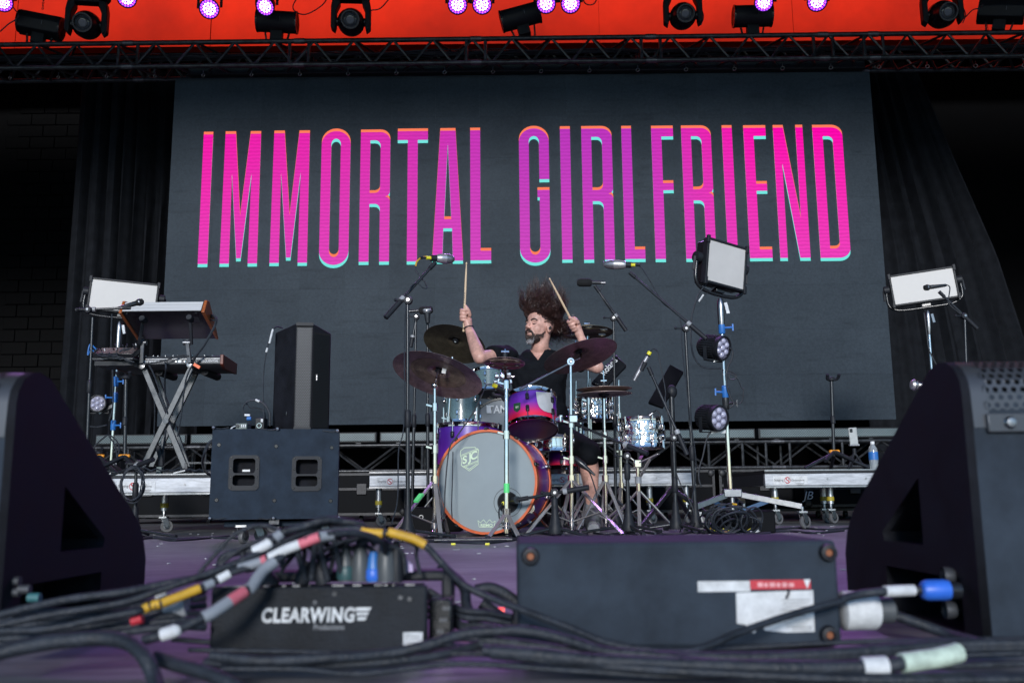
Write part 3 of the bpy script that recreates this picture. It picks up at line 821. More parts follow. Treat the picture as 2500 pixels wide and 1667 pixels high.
# ================================================================== UPSTAGE FLOOR TRUSS WITH LED STRIPS
GY = 8.7
g0, g1 = at(205, 1153, GY), at(2240, 1140, GY)
g0.z = g1.z = (g0.z + g1.z) / 2
gz0 = g0.z
gt, _, _ = box_truss('floor_truss', 'black box truss lying across the back of the stage below the wall', g0, g1, 0.235, 0.3, 0.017, 0.010, 0.62, joints=[at(px, 1100, GY).x for px in (473, 1060, 1480, 1899)])
for px in (231, 310, 640, 760, 1000, 1560, 1732, 1815, 2060):
    p = at(px, 1147, GY - 0.0); p.z = gz0
    MB().cyl(p, p + ZA * 0.235, 0.013, n=8).build('upright', M_DKSTEEL, gt)
def led_glass():
    m = bpy.data.materials.new('led_strip_grid'); m.use_nodes = True
    nt = m.node_tree; b = nt.nodes['Principled BSDF']
    geo = nt.nodes.new('ShaderNodeNewGeometry')
    mp = nt.nodes.new('ShaderNodeMapping'); mp.inputs['Scale'].default_value = (90, 1, 90)
    nt.links.new(geo.outputs['Position'], mp.inputs[0])
    br = nt.nodes.new('ShaderNodeTexChecker'); br.inputs['Scale'].default_value = 1.0
    br.inputs['Color1'].default_value = (0.27, 0.29, 0.31, 1); br.inputs['Color2'].default_value = (0.10, 0.115, 0.13, 1)
    nt.links.new(mp.outputs[0], br.inputs[0])
    n = nt.nodes.new('ShaderNodeTexNoise'); n.inputs['Scale'].default_value = 2.2; n.inputs['Detail'].default_value = 5
    nt.links.new(geo.outputs['Position'], n.inputs[0])
    mx = nt.nodes.new('ShaderNodeMixRGB'); mx.blend_type = 'MULTIPLY'; mx.inputs[0].default_value = 0.8
    nt.links.new(br.outputs[0], mx.inputs[1]); nt.links.new(n.outputs['Fac'], mx.inputs[2])
    nt.links.new(mx.outputs[0], b.inputs['Base Color'])
    b.inputs['Roughness'].default_value = 0.16; b.inputs['Metallic'].default_value = 0.45
    return m
M_STRIP = led_glass()
spots = ['at the end beside the drape', 'behind the crossed keyboard stand', 'behind the wide black speaker cabinet', 'between speaker cabinet and drums', 'behind the kick drum',
         'behind the chrome snare drums', 'behind the tall lamp stand', 'beyond the tall lamp stand', 'at the end past the guitar stand']
for i in range(9):
    x0 = at(227 + 232 * i + 3, 1066, GY).x; x1 = at(227 + 232 * (i + 1) - 5, 1066, GY).x
    z0 = gz0 + 0.235 + 0.03; z1 = z0 + 0.095
    t = thing('led_strip_light', 'clear fronted LED strip light on the floor truss ' + spots[i], 'stage light', ((x0 + x1) / 2, GY + 0.05, z0), 'LED strips along the floor truss')
    MB().box(((x0 + x1) / 2, GY + 0.075, (z0 + z1) / 2), (x1 - x0, 0.09, z1 - z0)).build('housing', M_BLACK, t, bevel=0.004)
    MB().box(((x0 + x1) / 2, GY + 0.024, (z0 + z1) / 2), (x1 - x0 - 0.03, 0.016, z1 - z0 - 0.026)).build('lens', M_STRIP, t)
    for f_ in (0.2, 0.8):
        MB().box((x0 + (x1 - x0) * f_, GY + 0.07, z0 - 0.016), (0.04, 0.05, 0.032)).build('bracket', M_DKSTEEL, t)

# ================================================================== FLIGHT CASES UNDER THE TRUSS
M_CASE = mat('case_laminate', (0.006, 0.0065, 0.008), 0.6, var=0.3, nscale=6, spec=0.06)
M_DKEDGE = mat('dull_case_edging', (0.035, 0.035, 0.038), 0.5, 0.5, var=0.5)
def flight_case(x0, x1, y0, y1, z0, z1, label):
    t = thing('flight_case', label, 'flight case', ((x0 + x1) / 2, (y0 + y1) / 2, z0), 'flight cases under the floor truss')
    cx, cy, cz = (x0 + x1) / 2, (y0 + y1) / 2, (z0 + z1) / 2
    MB().box((cx, cy, cz), (x1 - x0 - 0.01, y1 - y0 - 0.01, z1 - z0 - 0.01)).build('box', M_CASE, t)
    e = 0.022
    for z in (z0 + e / 2, z1 - e / 2, z0 + (z1 - z0) * 0.62):
        MB().box((cx, y0, z), (x1 - x0, 0.012, e)).build('edge_strip', M_DKEDGE, t)
    for x in (x0 + e / 2, x1 - e / 2):
        MB().box((x, y0 - 0.003, cz), (e, 0.012, z1 - z0)).build('edge_strip', M_DKEDGE, t)
    for x in (x0 + 0.03, x1 - 0.03):
        for z in (z0 + 0.03, z1 - 0.03):
            MB().ell((x, y0 - 0.006, z), (0.034, 0.012, 0.034), n=10, m=6).build('corner', M_DKEDGE, t)
    for f_ in (0.3, 0.7):
        MB().box((x0 + (x1 - x0) * f_, y0 - 0.008, z0 + (z1 - z0) * 0.62), (0.09, 0.012, 0.1)).build('latch', M_DKEDGE, t, bevel=0.004)
    return t
cz = gz0 - 0.02
wh = ['behind the deck under the keyboards', 'behind the wide speaker cabinet', 'straight behind the kick drum', 'behind the drummer leg', 'behind the tall lamp stand']
xs_ = [-3.75, -2.35, -0.95, 0.45, 1.85, 3.25]
for i in range(5):
    fc = flight_case(xs_[i] + 0.02, xs_[i + 1] - 0.02, GY - 0.1, GY + 0.45, 0.06, cz, 'black flight case with metal edging, standing ' + wh[i])
    for dx in (0.15, 0.55, 0.95, 1.2):
        MB().cyl((xs_[i] + dx - 0.015, GY + 0.05, 0.03), (xs_[i] + dx + 0.015, GY + 0.05, 0.03), 0.03, n=12).build('caster', M_RUBBER, fc)
jb = flight_case(at(1955, 1200, 8.3).x, at(2130, 1200, 8.3).x, 8.2, 8.5, 0.10, 0.36, 'black case with two large handwritten white letters under the far deck')
place_flat(text_mesh('JB', 1, 0.0, 0.3), 'lettering', M_WHITE, jb, at(1972, 1212, 8.185), XA, ZA, height=0.09)

# ================================================================== STAGE DECKS
M_DECKTOP = mat('deck_top_black', (0.02, 0.02, 0.022), 0.6)
def caster(mbp, p, r=0.05, yaw=0.4, name='caster', zin=M_ZINC):
    """swivel wheel under point p (top of the fork)"""
    p = Vector(p)
    c = Vector((p.x + 0.02 * math.cos(yaw), p.y + 0.02 * math.sin(yaw), r))
    ax = Vector((-math.sin(yaw), math.cos(yaw), 0))
    fk = MB().cyl(p, Vector((p.x, p.y, 2 * r + 0.02)), 0.012, n=10)
    for s_ in (-1, 1):
        fk.bar(Vector((p.x, p.y, 2 * r + 0.02)) + ax * (s_ * 0.016), c + ax * (s_ * 0.016), 0.005, 0.035, up=ax.cross(ZA))
    fk.box((p.x, p.y, 2 * r + 0.018), (0.05, 0.05, 0.012))
    o = fk.build(name, zin, mbp, bevel=0.001)
    MB().lathe([(r * 0.55, -0.011), (r * 0.93, -0.011), (r, -0.006), (r, 0.006), (r * 0.93, 0.011), (r * 0.55, 0.011)], c, ax, 24).build('tyre', M_RUBBER2, o)
    MB().lathe([(0, -0.013), (r * 0.2, -0.014), (r * 0.3, -0.008), (r * 0.57, -0.006), (r * 0.57, 0.006), (r * 0.3, 0.008), (r * 0.2, 0.014), (0, 0.013)], c, ax, 20).build('rim', zin, o)
    return o
M_RUBBER2 = mat('grey_wheel', (0.12, 0.12, 0.125), 0.5, var=0.2)
def deck(x0, x1, y0, y1, zt, face, label, legs, cast=True, prints=()):
    t = thing('stage_deck', label, 'stage platform', ((x0 + x1) / 2, (y0 + y1) / 2, 0), 'low stage decks')
    cx, cy = (x0 + x1) / 2, (y0 + y1) / 2
    MB().box((cx, cy, zt - 0.012), (x1 - x0 - 0.01, y1 - y0 - 0.01, 0.024)).build('deck_board', M_DECKTOP, t)
    MB().box((cx, y0 + 0.004, zt - 0.003), (x1 - x0, 0.012, 0.008)).build('nosing', M_STEEL, t)
    MB().box((cx, y0 + 0.012, zt - 0.016), (x1 - x0, 0.02, 0.014)).build('nosing', M_BLACK, t)
    zf = zt - 0.026
    MB().box((cx, y0 + 0.015, zf - (face - 0.026) / 2), (x1 - x0, 0.03, face - 0.026)).build('edge_rail', M_ALU, t, bevel=0.003)
    MB().box((cx, y0 + 0.008, zt - face - 0.008), (x1 - x0, 0.03, 0.012)).build('edge_lip', M_STEEL, t)
    for x in (x0 + 0.015, x1 - 0.015):
        MB().box((x, cy + 0.02, zt - face / 2 - 0.013), (0.03, y1 - y0 - 0.04, face - 0.026)).build('edge_rail', M_DKALU, t)
    for f_ in (0.33, 0.67):
        MB().box((x0 + (x1 - x0) * f_, cy, zt - face + 0.01), (0.05, y1 - y0 - 0.08, 0.05)).build('joist', M_DKALU, t)
    for lx, ly in legs:
        MB().cyl((lx, ly, zt - face), (lx, ly, 0.14 if cast else 0.012), 0.024, n=14).build('leg', M_ALUTUBE, t)
        MB().cyl((lx, ly, 0.19), (lx, ly, 0.16), 0.027, n=14).build('collar', M_LIME2, t)
        if cast: caster(t, (lx, ly, 0.14), 0.04, 0.5)
    for px in prints:
        c = Vector((px, y0 - 0.0015, zf - (face - 0.026) * 0.55)); h = face * 0.42
        MB().box(c + Vector((0.02, 0.0005, 0)), (0.24, 0.002, h * 1.3)).build('plate', M_LABEL, t)
        place_flat(text_mesh('Staging'), 'lettering', M_INK, t, c + Vector((-0.06, -0.002, 0)), XA, ZA, width=0.065)
        place_flat(text_mesh('S'), 'emblem', M_RED, t, c + Vector((0.0, -0.002, 0)), XA, ZA, height=h)
        MB().ring(c + Vector((0, -0.002, 0)), YA, h * 0.45, 0.0015, 18, 4).build('emblem', M_RED, t)
        place_flat(text_mesh('Dimensions'), 'lettering', M_INK, t, c + Vector((0.072, -0.002, 0)), XA, ZA, width=0.09)
        for j_ in range(3):
            MB().box(c + Vector((0.085, -0.002, -h * (0.5 + 0.16 * j_))), (0.06 - 0.012 * j_, 0.001, h * 0.05)).build('fine_print', M_INK, t)
    for k in range(5):
        x = x0 + (x1 - x0) * (0.12 + 0.19 * k)
        MB().cyl((x, y0 - 0.004, zf - face * 0.35), (x, y0 + 0.002, zf - face * 0.35), 0.007, n=10).build('bolt', M_STEEL, t)
    return t
M_DKALU = mat('dark_aluminium', (0.07, 0.075, 0.085), 0.5, 0.5, var=0.3)
M_ALUTUBE = mat('alu_tube', (0.45, 0.46, 0.48), 0.35, 0.9, var=0.2)
M_LIME2 = mat('yellow_leg_band', (0.4, 0.32, 0.03), 0.5)
M_INK = mat('dark_ink', (0.05, 0.05, 0.06), 0.6, var=0.05)
# left, centre, right
LDY = 5.9
xl0, xl1 = at(205, 1160, LDY).x, at(700, 1160, LDY).x
ZL = at(450, 1156, LDY).z
deck(xl0, xl1, LDY, LDY + 1.2, ZL, 0.115, 'low aluminium edged deck carrying the keyboards', [(xl0 + 0.1, LDY + 0.1), (at(394, 1250, LDY + 0.3).x, LDY + 0.35), (xl1 - 0.12, LDY + 0.1)], prints=(at(325, 1180, LDY).x,))
CDY = 7.0
xc0, xc1 = at(902, 1160, CDY).x, at(1698, 1160, CDY).x
ZC = 0.40
deck(xc0, xc1, CDY, CDY + 1.3, ZC, 0.105, 'low aluminium edged deck behind the drummer with the spare drum kit', [(xc0 + 0.06, CDY + 0.08), (at(1200, 1200, CDY).x, CDY + 0.1), (at(1590, 1200, CDY).x, CDY + 0.1), (xc1 - 0.06, CDY + 0.08)], prints=(at(952, 1180, CDY).x, at(1373, 1180, CDY).x))
RDY = 6.6
xr0_, xr1_ = at(1867, 1160, RDY).x, at(2360, 1160, RDY).x
ZR = at(2000, 1146, RDY).z
deck(xr0_, xr1_, RDY, RDY + 1.3, ZR, 0.108, 'low aluminium edged deck beside the tall lamp stand with the water bottle', [(xr0_ + 0.09, RDY + 0.1), (at(2010, 1200, RDY + 0.4).x, RDY + 0.4), (at(2026, 1200, RDY + 0.2).x, RDY + 0.2), (xr1_ - 0.1, RDY + 0.1)], prints=(at(1922, 1165, RDY).x,))
# ================================================================== SPEAKERS
def turn(t, a, dx=0.0):
    m = WM[t.name]; m = Matrix.Translation((dx, 0, 0)) @ m @ Matrix.Rotation(a, 4, 'Z')
    t.matrix_world = m; WM[t.name] = m
def sub_cabinet():
    Y = 4.45
    c = {k: q('F', *p, Y) for k, p in dict(tl=(1205, 155), tr=(2262, 172), br=(2248, 935), bl=(1178, 938)).items()}
    x0 = (c['tl'].x + c['bl'].x) / 2; x1 = (c['tr'].x + c['br'].x) / 2; z0 = (c['bl'].z + c['br'].z) / 2; z1 = (c['tl'].z + c['tr'].z) / 2
    t = thing('speaker_cabinet', 'wide black speaker cabinet on a wheeled dolly, two double handles facing out', 'speaker', ((x0 + x1) / 2, Y + 0.2, 0))
    dpt = 0.46
    # front board with real openings for the two handle plates
    hp = [(q('F', 1465, 540, Y).x, q('F', 1465, 540, Y).z), (q('F', 1988, 545, Y).x, q('F', 1988, 545, Y).z)]
    pw_, ph2 = 250 / 3.51 / F_PX * Y, 295 / 3.51 / F_PX * Y
    outer = [(x0, z0), (x1, z0), (x1, z1), (x0, z1)]
    loops = [outer] + [rounded(pw_ * 0.98, ph2 * 0.98, 0.018, 4, hx, hz) for hx, hz in hp]
    me = curve_mesh(loops, 0.008)
    inv = WM[t.name].inverted()
    for v in me.vertices: v.co = inv @ Vector((v.co.x, Y + 0.009 - v.co.z, v.co.y))
    finish('back_board', me, M_TOLEX, t, smooth=False)
    # carcass behind the board: top, bottom, sides, back
    w = 0.018
    for c_, s_ in ((((x0 + x1) / 2, Y + 0.02 + dpt / 2, z1 - w / 2), (x1 - x0, dpt, w)), (((x0 + x1) / 2, Y + 0.02 + dpt / 2, z0 + w / 2), (x1 - x0, dpt, w)),
                   ((x0 + w / 2, Y + 0.02 + dpt / 2, (z0 + z1) / 2), (w, dpt, z1 - z0 - 2 * w)), ((x1 - w / 2, Y + 0.02 + dpt / 2, (z0 + z1) / 2), (w, dpt, z1 - z0 - 2 * w)),
                   (((x0 + x1) / 2, Y + 0.02 + dpt, (z0 + z1) / 2), (x1 - x0 - 0.05, w, z1 - z0 - 0.05))):
        MB().box(c_, s_).build('panel', M_TOLEX, t, bevel=0.004)
    for k, (hx, hz) in enumerate(hp):
        outer = rounded(pw_, ph2, 0.02, 5, hx, hz)
        u1 = rounded(pw_ * 0.73, ph2 * 0.42, 0.014, 4, hx, hz + ph2 * 0.195)
        u2 = rounded(pw_ * 0.73, ph2 * 0.30, 0.014, 4, hx, hz - ph2 * 0.215)
        me = curve_mesh([outer, u1, u2], 0.003)
        for v in me.vertices: v.co = inv @ Vector((v.co.x, Y - 0.002 - v.co.z, v.co.y))
        pl = finish('handle_plate', me, M_RUBBER, t, smooth=False)
        for (cx_, cz_, hw, hh) in ((hx, hz + ph2 * 0.195, pw_ * 0.75, ph2 * 0.44), (hx, hz - ph2 * 0.215, pw_ * 0.75, ph2 * 0.32)):
            b_ = MB()
            for s_ in (-1, 1):
                b_.box((cx_ + s_ * hw / 2, Y + 0.03, cz_), (0.004, 0.06, hh)); b_.box((cx_, Y + 0.03, cz_ + s_ * hh / 2), (hw, 0.06, 0.004))
            b_.box((cx_, Y + 0.06, cz_), (hw, 0.004, hh)).build('recess', M_CARPET, pl)
        for sx in (-1, 1):
            for sz in (-0.42, -0.12, 0.12, 0.43):
                MB().lathe([(0, -0.003), (0.004, -0.003), (0.005, 0)], (hx + sx * pw_ * 0.42, Y - 0.006, hz + sz * ph2), YA, 8).build('screw', M_BLACKGLOSS, pl)
        if k == 0:
            MB().box((hx + 0.004, Y + 0.056, hz + ph2 * 0.07), (0.035, 0.002, 0.01)).build('badge', M_WHITE, pl)
    for fx, fz in ((1260, 305), (1732, 312), (2200, 320), (1240, 773), (1716, 777), (2190, 780)):
        p = q('F', fx, fz, Y)
        MB().lathe([(0, -0.004), (0.008, -0.004), (0.01, 0.001), (0.01, 0.004)], p, YA, 12).build('bolt', M_BLACKGLOSS, t)
    for fx, fz, s_ in ((1218, 158, 1), (1745, 163, -1), (2250, 172, -1), (1186, 925, 1), (1710, 925, -1), (2262, 920, -1)):
        p = q('F', fx, fz, Y)
        MB().ring(p - YA * 0.012, (0.3, 1, 0.2), 0.006, 0.0025, 12, 6).ell(p - YA * 0.01, (0.006, 0.006, 0.006), n=8, m=6).build('ring_clip', M_CHROME, t)
        MB().tube([p + Vector((s_ * 0.0, -0.006, 0)), p + Vector((s_ * 0.03, -0.004, -0.006)), p + Vector((s_ * 0.07, -0.004, 0.0))], 0.0025, 5).build('lanyard', M_CABLE, t)
    # dolly
    zd = q('F', 1400, 955, Y).z
    dx0, dx1 = q('F', 1285, 975, Y).x, q('F', 2190, 975, Y).x
    MB().box(((dx0 + dx1) / 2, Y + 0.25, zd - 0.014), (dx1 - dx0, 0.36, 0.026)).build('dolly', M_TOLEX, t, bevel=0.003)
    MB().box(((x0 + x1) / 2 + 0.0, Y + 0.03, zd - 0.004), (0.05, 0.02, 0.03)).build('latch', M_DKSTEEL, t, bevel=0.003)
    zc_ = zd - 0.02
    for cx_, cy_, yw in ((q('F', 1425, 1050, Y).x, Y + 0.09, 1.1), (q('F', 1520, 1050, Y).x, Y + 0.3, 0.2), (q('F', 1760, 1030, Y).x, Y + 0.4, 0.7), (q('F', 2120, 1030, Y).x, Y + 0.12, 0.3)):
        caster(t, (cx_, cy_, zc_), 0.032, yw)
    turn(t, R(10), -0.034)
    return x0, x1, z1, Y
CABX0, CABX1, CABZ, CABY = sub_cabinet()

def pa_speaker():
    Y = CABY + 0.12
    # plan outline (top view) of the cabinet: front grille strip angled
    xl, xg0, xg1, xr = [q('E', x, 1000, Y).x for x in (1642, 1846, 1990, 2132)]
    z0 = CABZ + 0.004; z1 = q('E', 1900, 515, Y).z
    t = thing('speaker', 'tall black powered speaker standing upright on the wide cabinet', 'speaker', ((xl + xr) / 2, Y + 0.12, z0))
    plan = [(xl, Y + 0.12), (xg0, Y + 0.0), (xg1, Y + 0.0), (xr, Y + 0.07), (xr - 0.02, Y + 0.25), (xl + 0.05, Y + 0.27)]
    zt = [z1 - 0.03, z1 - 0.001, z1 - 0.001, z1 - 0.04, z1 - 0.05, z1 - 0.06]
    n = len(plan)
    mb = MB().add([(x, y, z0) for x, y in plan] + [(x, y, z) for (x, y), z in zip(plan, zt)], [tuple(range(n))] + [tuple(range(2 * n - 1, n - 1, -1))] + [(i, (i + 1) % n, n + (i + 1) % n, n + i) for i in range(n)])
    mb.build('cabinet', M_CARPET, t, bevel=0.008, smooth=True, ang=0.4)
    g = perf_panel(Vector((xg0 + 0.003, Y - 0.0035, z0 + 0.012)), XA, ZA, xg1 - xg0 - 0.006, z1 - z0 - 0.03, t, 'grille', M_GRILLE)
    g2 = (Vector((xr, Y + 0.07, 0)) - Vector((xg1, Y, 0))).normalized()
    perf_panel(Vector((xg1, Y, z0 + 0.012)) + g2 * 0.004 + Vector((g2.y, -g2.x, 0)) * 0.003, g2, ZA, (Vector((xr - xg1, 0.07, 0))).length - 0.012, z1 - z0 - 0.06, t, 'grille', M_GRILLEDK)
    MB().box(((xg0 + xg1) / 2, Y - 0.004, z1 - 0.008), (xg1 - xg0, 0.008, 0.016)).build('trim', M_RUBBER, t)
    MB().box(((xg0 + xg1) / 2, Y - 0.004, z0 + 0.006), (xg1 - xg0, 0.008, 0.01)).build('trim', M_RUBBER, t)
    b = q('E', 2030, 980, Y + 0.02)
    MB().box(b - YA * 0.004, (0.008, 0.004, 0.028)).build('badge', M_STEEL, t)
    for y_ in (650, 1290):
        p = q('E', 1795 + (20 if y_ < 1000 else -5), y_, Y + 0.045)
        MB().ell(p, (0.008, 0.006, 0.02), n=10, m=8).build('stud', M_BLACKGLOSS, t)
    turn(t, R(7), 0.006)
    return t
def grille_mat(name, c0, c1, scale):
    m = bpy.data.materials.new(name); m.use_nodes = True
    nt = m.node_tree; b = nt.nodes['Principled BSDF']
    b.inputs['Base Color'].default_value = c0 + (1,); b.inputs['Roughness'].default_value = 0.4; b.inputs['Metallic'].default_value = 0.5
    return m
M_GRILLE = grille_mat('steel_grille', (0.022, 0.025, 0.030), None, 0)
M_GRILLEDK = grille_mat('steel_grille_dark', (0.012, 0.013, 0.015), None, 0)
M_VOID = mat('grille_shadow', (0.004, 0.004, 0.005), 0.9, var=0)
def perf_panel(o, ux, uy, w, h, parent, name, m, pitch=0.0085, hole=0.0031, nrm=None):
    """perforated sheet: hexagonal cells with real openings, joined as one part"""
    mb = MB(); o = Vector(o); ux = Vector(ux).normalized(); uy = Vector(uy).normalized()
    dy = pitch * 0.866
    rows = int(h / dy); cols = int(w / pitch)
    nz = ux.cross(uy)
    MB().add([o + nz * -0.002, o + ux * w - nz * 0.002, o + ux * w + uy * h - nz * 0.002, o + uy * h - nz * 0.002], [(0, 1, 2, 3)]).build('backing', M_VOID, parent)
    for r_ in range(rows):
        for c in range(cols):
            cx_ = (c + 0.5 + (0.5 if r_ % 2 else 0)) * pitch; cy_ = (r_ + 0.5) * dy
            if cx_ > w - pitch * 0.5: continue
            n = len(mb.v)
            for k in range(6):
                a = R(60 * k + 30)
                mb.v.append(o + ux * (cx_ + pitch * 0.577 * math.cos(a)) + uy * (cy_ + pitch * 0.577 * math.sin(a)))
            for k in range(6):
                a = R(60 * k + 30)
                mb.v.append(o + ux * (cx_ + hole * math.cos(a)) + uy * (cy_ + hole * math.sin(a)))
            for k in range(6):
                mb.f.append((n + k, n + (k + 1) % 6, n + 6 + (k + 1) % 6, n + 6 + k))
    ob = mb.build(name, m, parent, smooth=False)
    return ob
pa_speaker()
# small boxes and leads on the cabinet
t = thing('di_box', 'small black box with a round silver socket standing on the speaker cabinet', 'box', (q('E', 1580, 1403, 4.55).x, 4.6, CABZ + 0.004))
c = q('E', 1580, 1345, 4.52)
MB().box((c.x, 4.56, CABZ + 0.004 + 0.028), (0.044, 0.07, 0.056)).build('case', M_BLACK, t, bevel=0.003)
MB().ring((c.x - 0.001, 4.523, CABZ + 0.022), YA, 0.011, 0.0025, 20, 6).build('socket', M_CHROME, t)
MB().box((c.x + 0.011, 4.524, CABZ + 0.047), (0.01, 0.002, 0.016)).build('sticker', M_LABEL, t)
t = thing('headphone_amp', 'low grey green box with knobs on the speaker cabinet beside the black box', 'box', (q('E', 1420, 1390, 4.55).x, 4.6, CABZ + 0.004))
c = q('E', 1420, 1362, 4.52)
M_GREYGREEN = mat('grey_green_case', (0.10, 0.13, 0.125), 0.4)
MB().box((c.x, 4.57, CABZ + 0.004 + 0.016), (0.056, 0.08, 0.03)).build('case', M_GREYGREEN, t, bevel=0.003)
MB().cyl((c.x - 0.016, 4.522, CABZ + 0.022), (c.x - 0.016, 4.532, CABZ + 0.022), 0.008, n=16).build('socket', M_BLACKGLOSS, t)
for k in range(3):
    MB().box((c.x + 0.004 + 0.009 * k, 4.529, CABZ + 0.022), (0.004, 0.003, 0.012)).build('slider', M_WHITE, t)
MB().tube([(c.x - 0.026, 4.52, CABZ + 0.02), (c.x - 0.035, 4.505, CABZ + 0.012), (c.x - 0.045, 4.50, CABZ - 0.001)], 0.003, 6).build('tape_tail', M_WHITE, t)
MB().cyl(q('E', 1475, 1330, 4.58), q('E', 1510, 1330, 4.58), 0.009, n=14).build('plug', M_BLUE, t)
MB().cyl(q('E', 1455, 1300, 4.58), q('E', 1500, 1302, 4.58), 0.006, n=12).build('plug', M_WHITE, t)
cord('signal_cable', [q('E', 1455, 1300, 4.6), q('E', 1440, 1250, 4.6), q('E', 1470, 1190, 4.6), q('E', 1560, 1175, 4.6), q('E', 1630, 1220, 4.6), q('E', 1665, 1290, 4.6), q('E', 1668, 1395, 4.6)], 0.0045, 'black lead looping behind the small boxes on the cabinet')
cord('signal_cable', [q('E', 1460, 1185, 4.62), q('E', 1500, 1235, 4.62), q('E', 1560, 1240, 4.62), q('E', 1620, 1275, 4.62), q('E', 1630, 1390, 4.62)], 0.004, 'second black lead crossing the loop behind the small boxes')
cb = thing('signal_cable', 'black lead running up the side of the tall speaker to its back', 'cable', q('E', 1625, 1390, 4.6))
MB().tube([q('E', 1625, 1390, 4.6), q('E', 1612, 1150, 4.6), q('E', 1615, 950, 4.6), q('E', 1640, 760, 4.6), q('E', 1680, 620, 4.62), q('E', 1720, 552, 4.65), q('E', 1775, 560, 4.7)], 0.0035, 6).build('lead', M_CABLE, cb)
for a, b in (((1638, 765), (1648, 730)), ((1665, 690), (1695, 570))):
    MB().cyl(q('E', *a, 4.597), q('E', *b, 4.597), 0.0055, n=10).build('tape', M_LABEL, cb)
MB().cyl(q('E', 1548, 1170, 4.6), q('E', 1580, 1185, 4.6), 0.006, n=10).build('tape', M_LABEL, cb)

# ================================================================== KEYBOARDS
KY = 6.5
def X_stand():
    t = thing('keyboard_stand', 'grey steel X keyboard stand with upper tier arms', 'keyboard stand', (q('F', 790, 540, KY).x, KY + 0.1, ZL))
    M_KS = mat('grey_stand_steel', (0.10, 0.105, 0.11), 0.4, 0.6, var=0.2)
    def leg(a, b, Ya, Yb, w=0.040):
        MB().bar(q(*a, Ya), q(*b, Yb), w, 0.022, up=(0, 1, 0)).build('leg', M_KS, t, bevel=0.004)
    leg(('E', 595, 890), ('F', 960, 500), KY, KY); leg(('E', 1000, 900), ('F', 590, 500), KY - 0.03, KY - 0.03)
    leg(('E', 690, 930), ('F', 985, 505), KY + 0.33, KY + 0.33, 0.036); leg(('E', 1055, 915), ('F', 660, 500), KY + 0.30, KY + 0.30, 0.036)
    for a in (('E', 575, 880), ('E', 985, 870)):
        p = q(*a, KY - 0.05)
        MB().lathe([(0, 0), (0.022, 0.003), (0.026, 0.012), (0.026, 0.05), (0.02, 0.06)], p, YA, 18).build('end_cap', M_STEEL, t)
        MB().cyl(p + YA * 0.06, p + YA * 0.46, 0.024, n=12).build('arm', M_RUBBER, t)
    for a in (('E', 725, 930), ('E', 1110, 928)):
        p = q(*a, KY + 0.1); MB().cyl(p, p + YA * 0.3, 0.03, n=12).build('arm_pad', M_RUBBER, t)
    # second tier uprights and tilted arms
    for xa, xb, xt in ((575, 590, 590), (985, 965, 978)):
        MB().bar(q('E', xa, 860, KY - 0.06), q('E', xb, 660, KY - 0.02), 0.026, 0.016, up=(0, 1, 0)).build('tier_upright', M_KS, t, bevel=0.003)
        MB().cyl(q('E', xb - 30, 685, KY - 0.02), q('E', xb + 30, 685, KY - 0.02), 0.018, n=14).build('pivot', M_STEEL, t)
    for (x0, y0), (x1, y1) in (((555, 695), (592, 490)), ((1003, 700), (990, 480))):
        MB().bar(q('E', x0, y0, KY - 0.05), q('E', x1, y1, KY - 0.12), 0.02, 0.022).build('tier_arm', M_RUBBER, t, bevel=0.003)
        p = q('E', x1, y1, KY - 0.13); MB().lathe([(0, -0.03), (0.019, -0.03), (0.024, -0.015), (0.024, 0.02), (0, 0.02)], p, (0, 1, -0.25), 18).build('arm_pad', M_RUBBER, t)
    MB().bar(q('F', 555, 505, KY), q('F', 700, 505, KY + 0.32), 0.03).build('foot', M_RUBBER, t)
    MB().bar(q('F', 950, 505, KY), q('F', 1000, 505, KY + 0.32), 0.03).build('foot', M_RUBBER, t)
    MB().cyl(q('F', 785, 95, KY - 0.05), q('F', 790, 92, KY + 0.36), 0.02, n=12).build('hinge', M_STEEL, t)
    MB().bar(q('E', 1025, 868, KY - 0.075), q('E', 1075, 898, KY - 0.075), 0.02).build('clip', M_ORANGEHOT, t)
    MB().tube([q('F', 720, 310, KY + .1), q('F', 745, 400, KY + .1), q('F', 750, 480, KY + .1)], 0.02, 8).build('brace', M_RUBBER, t)
    return t
M_ORANGEHOT = mat('orange_lever', (0.85, 0.14, 0.03), 0.4)
X_stand()
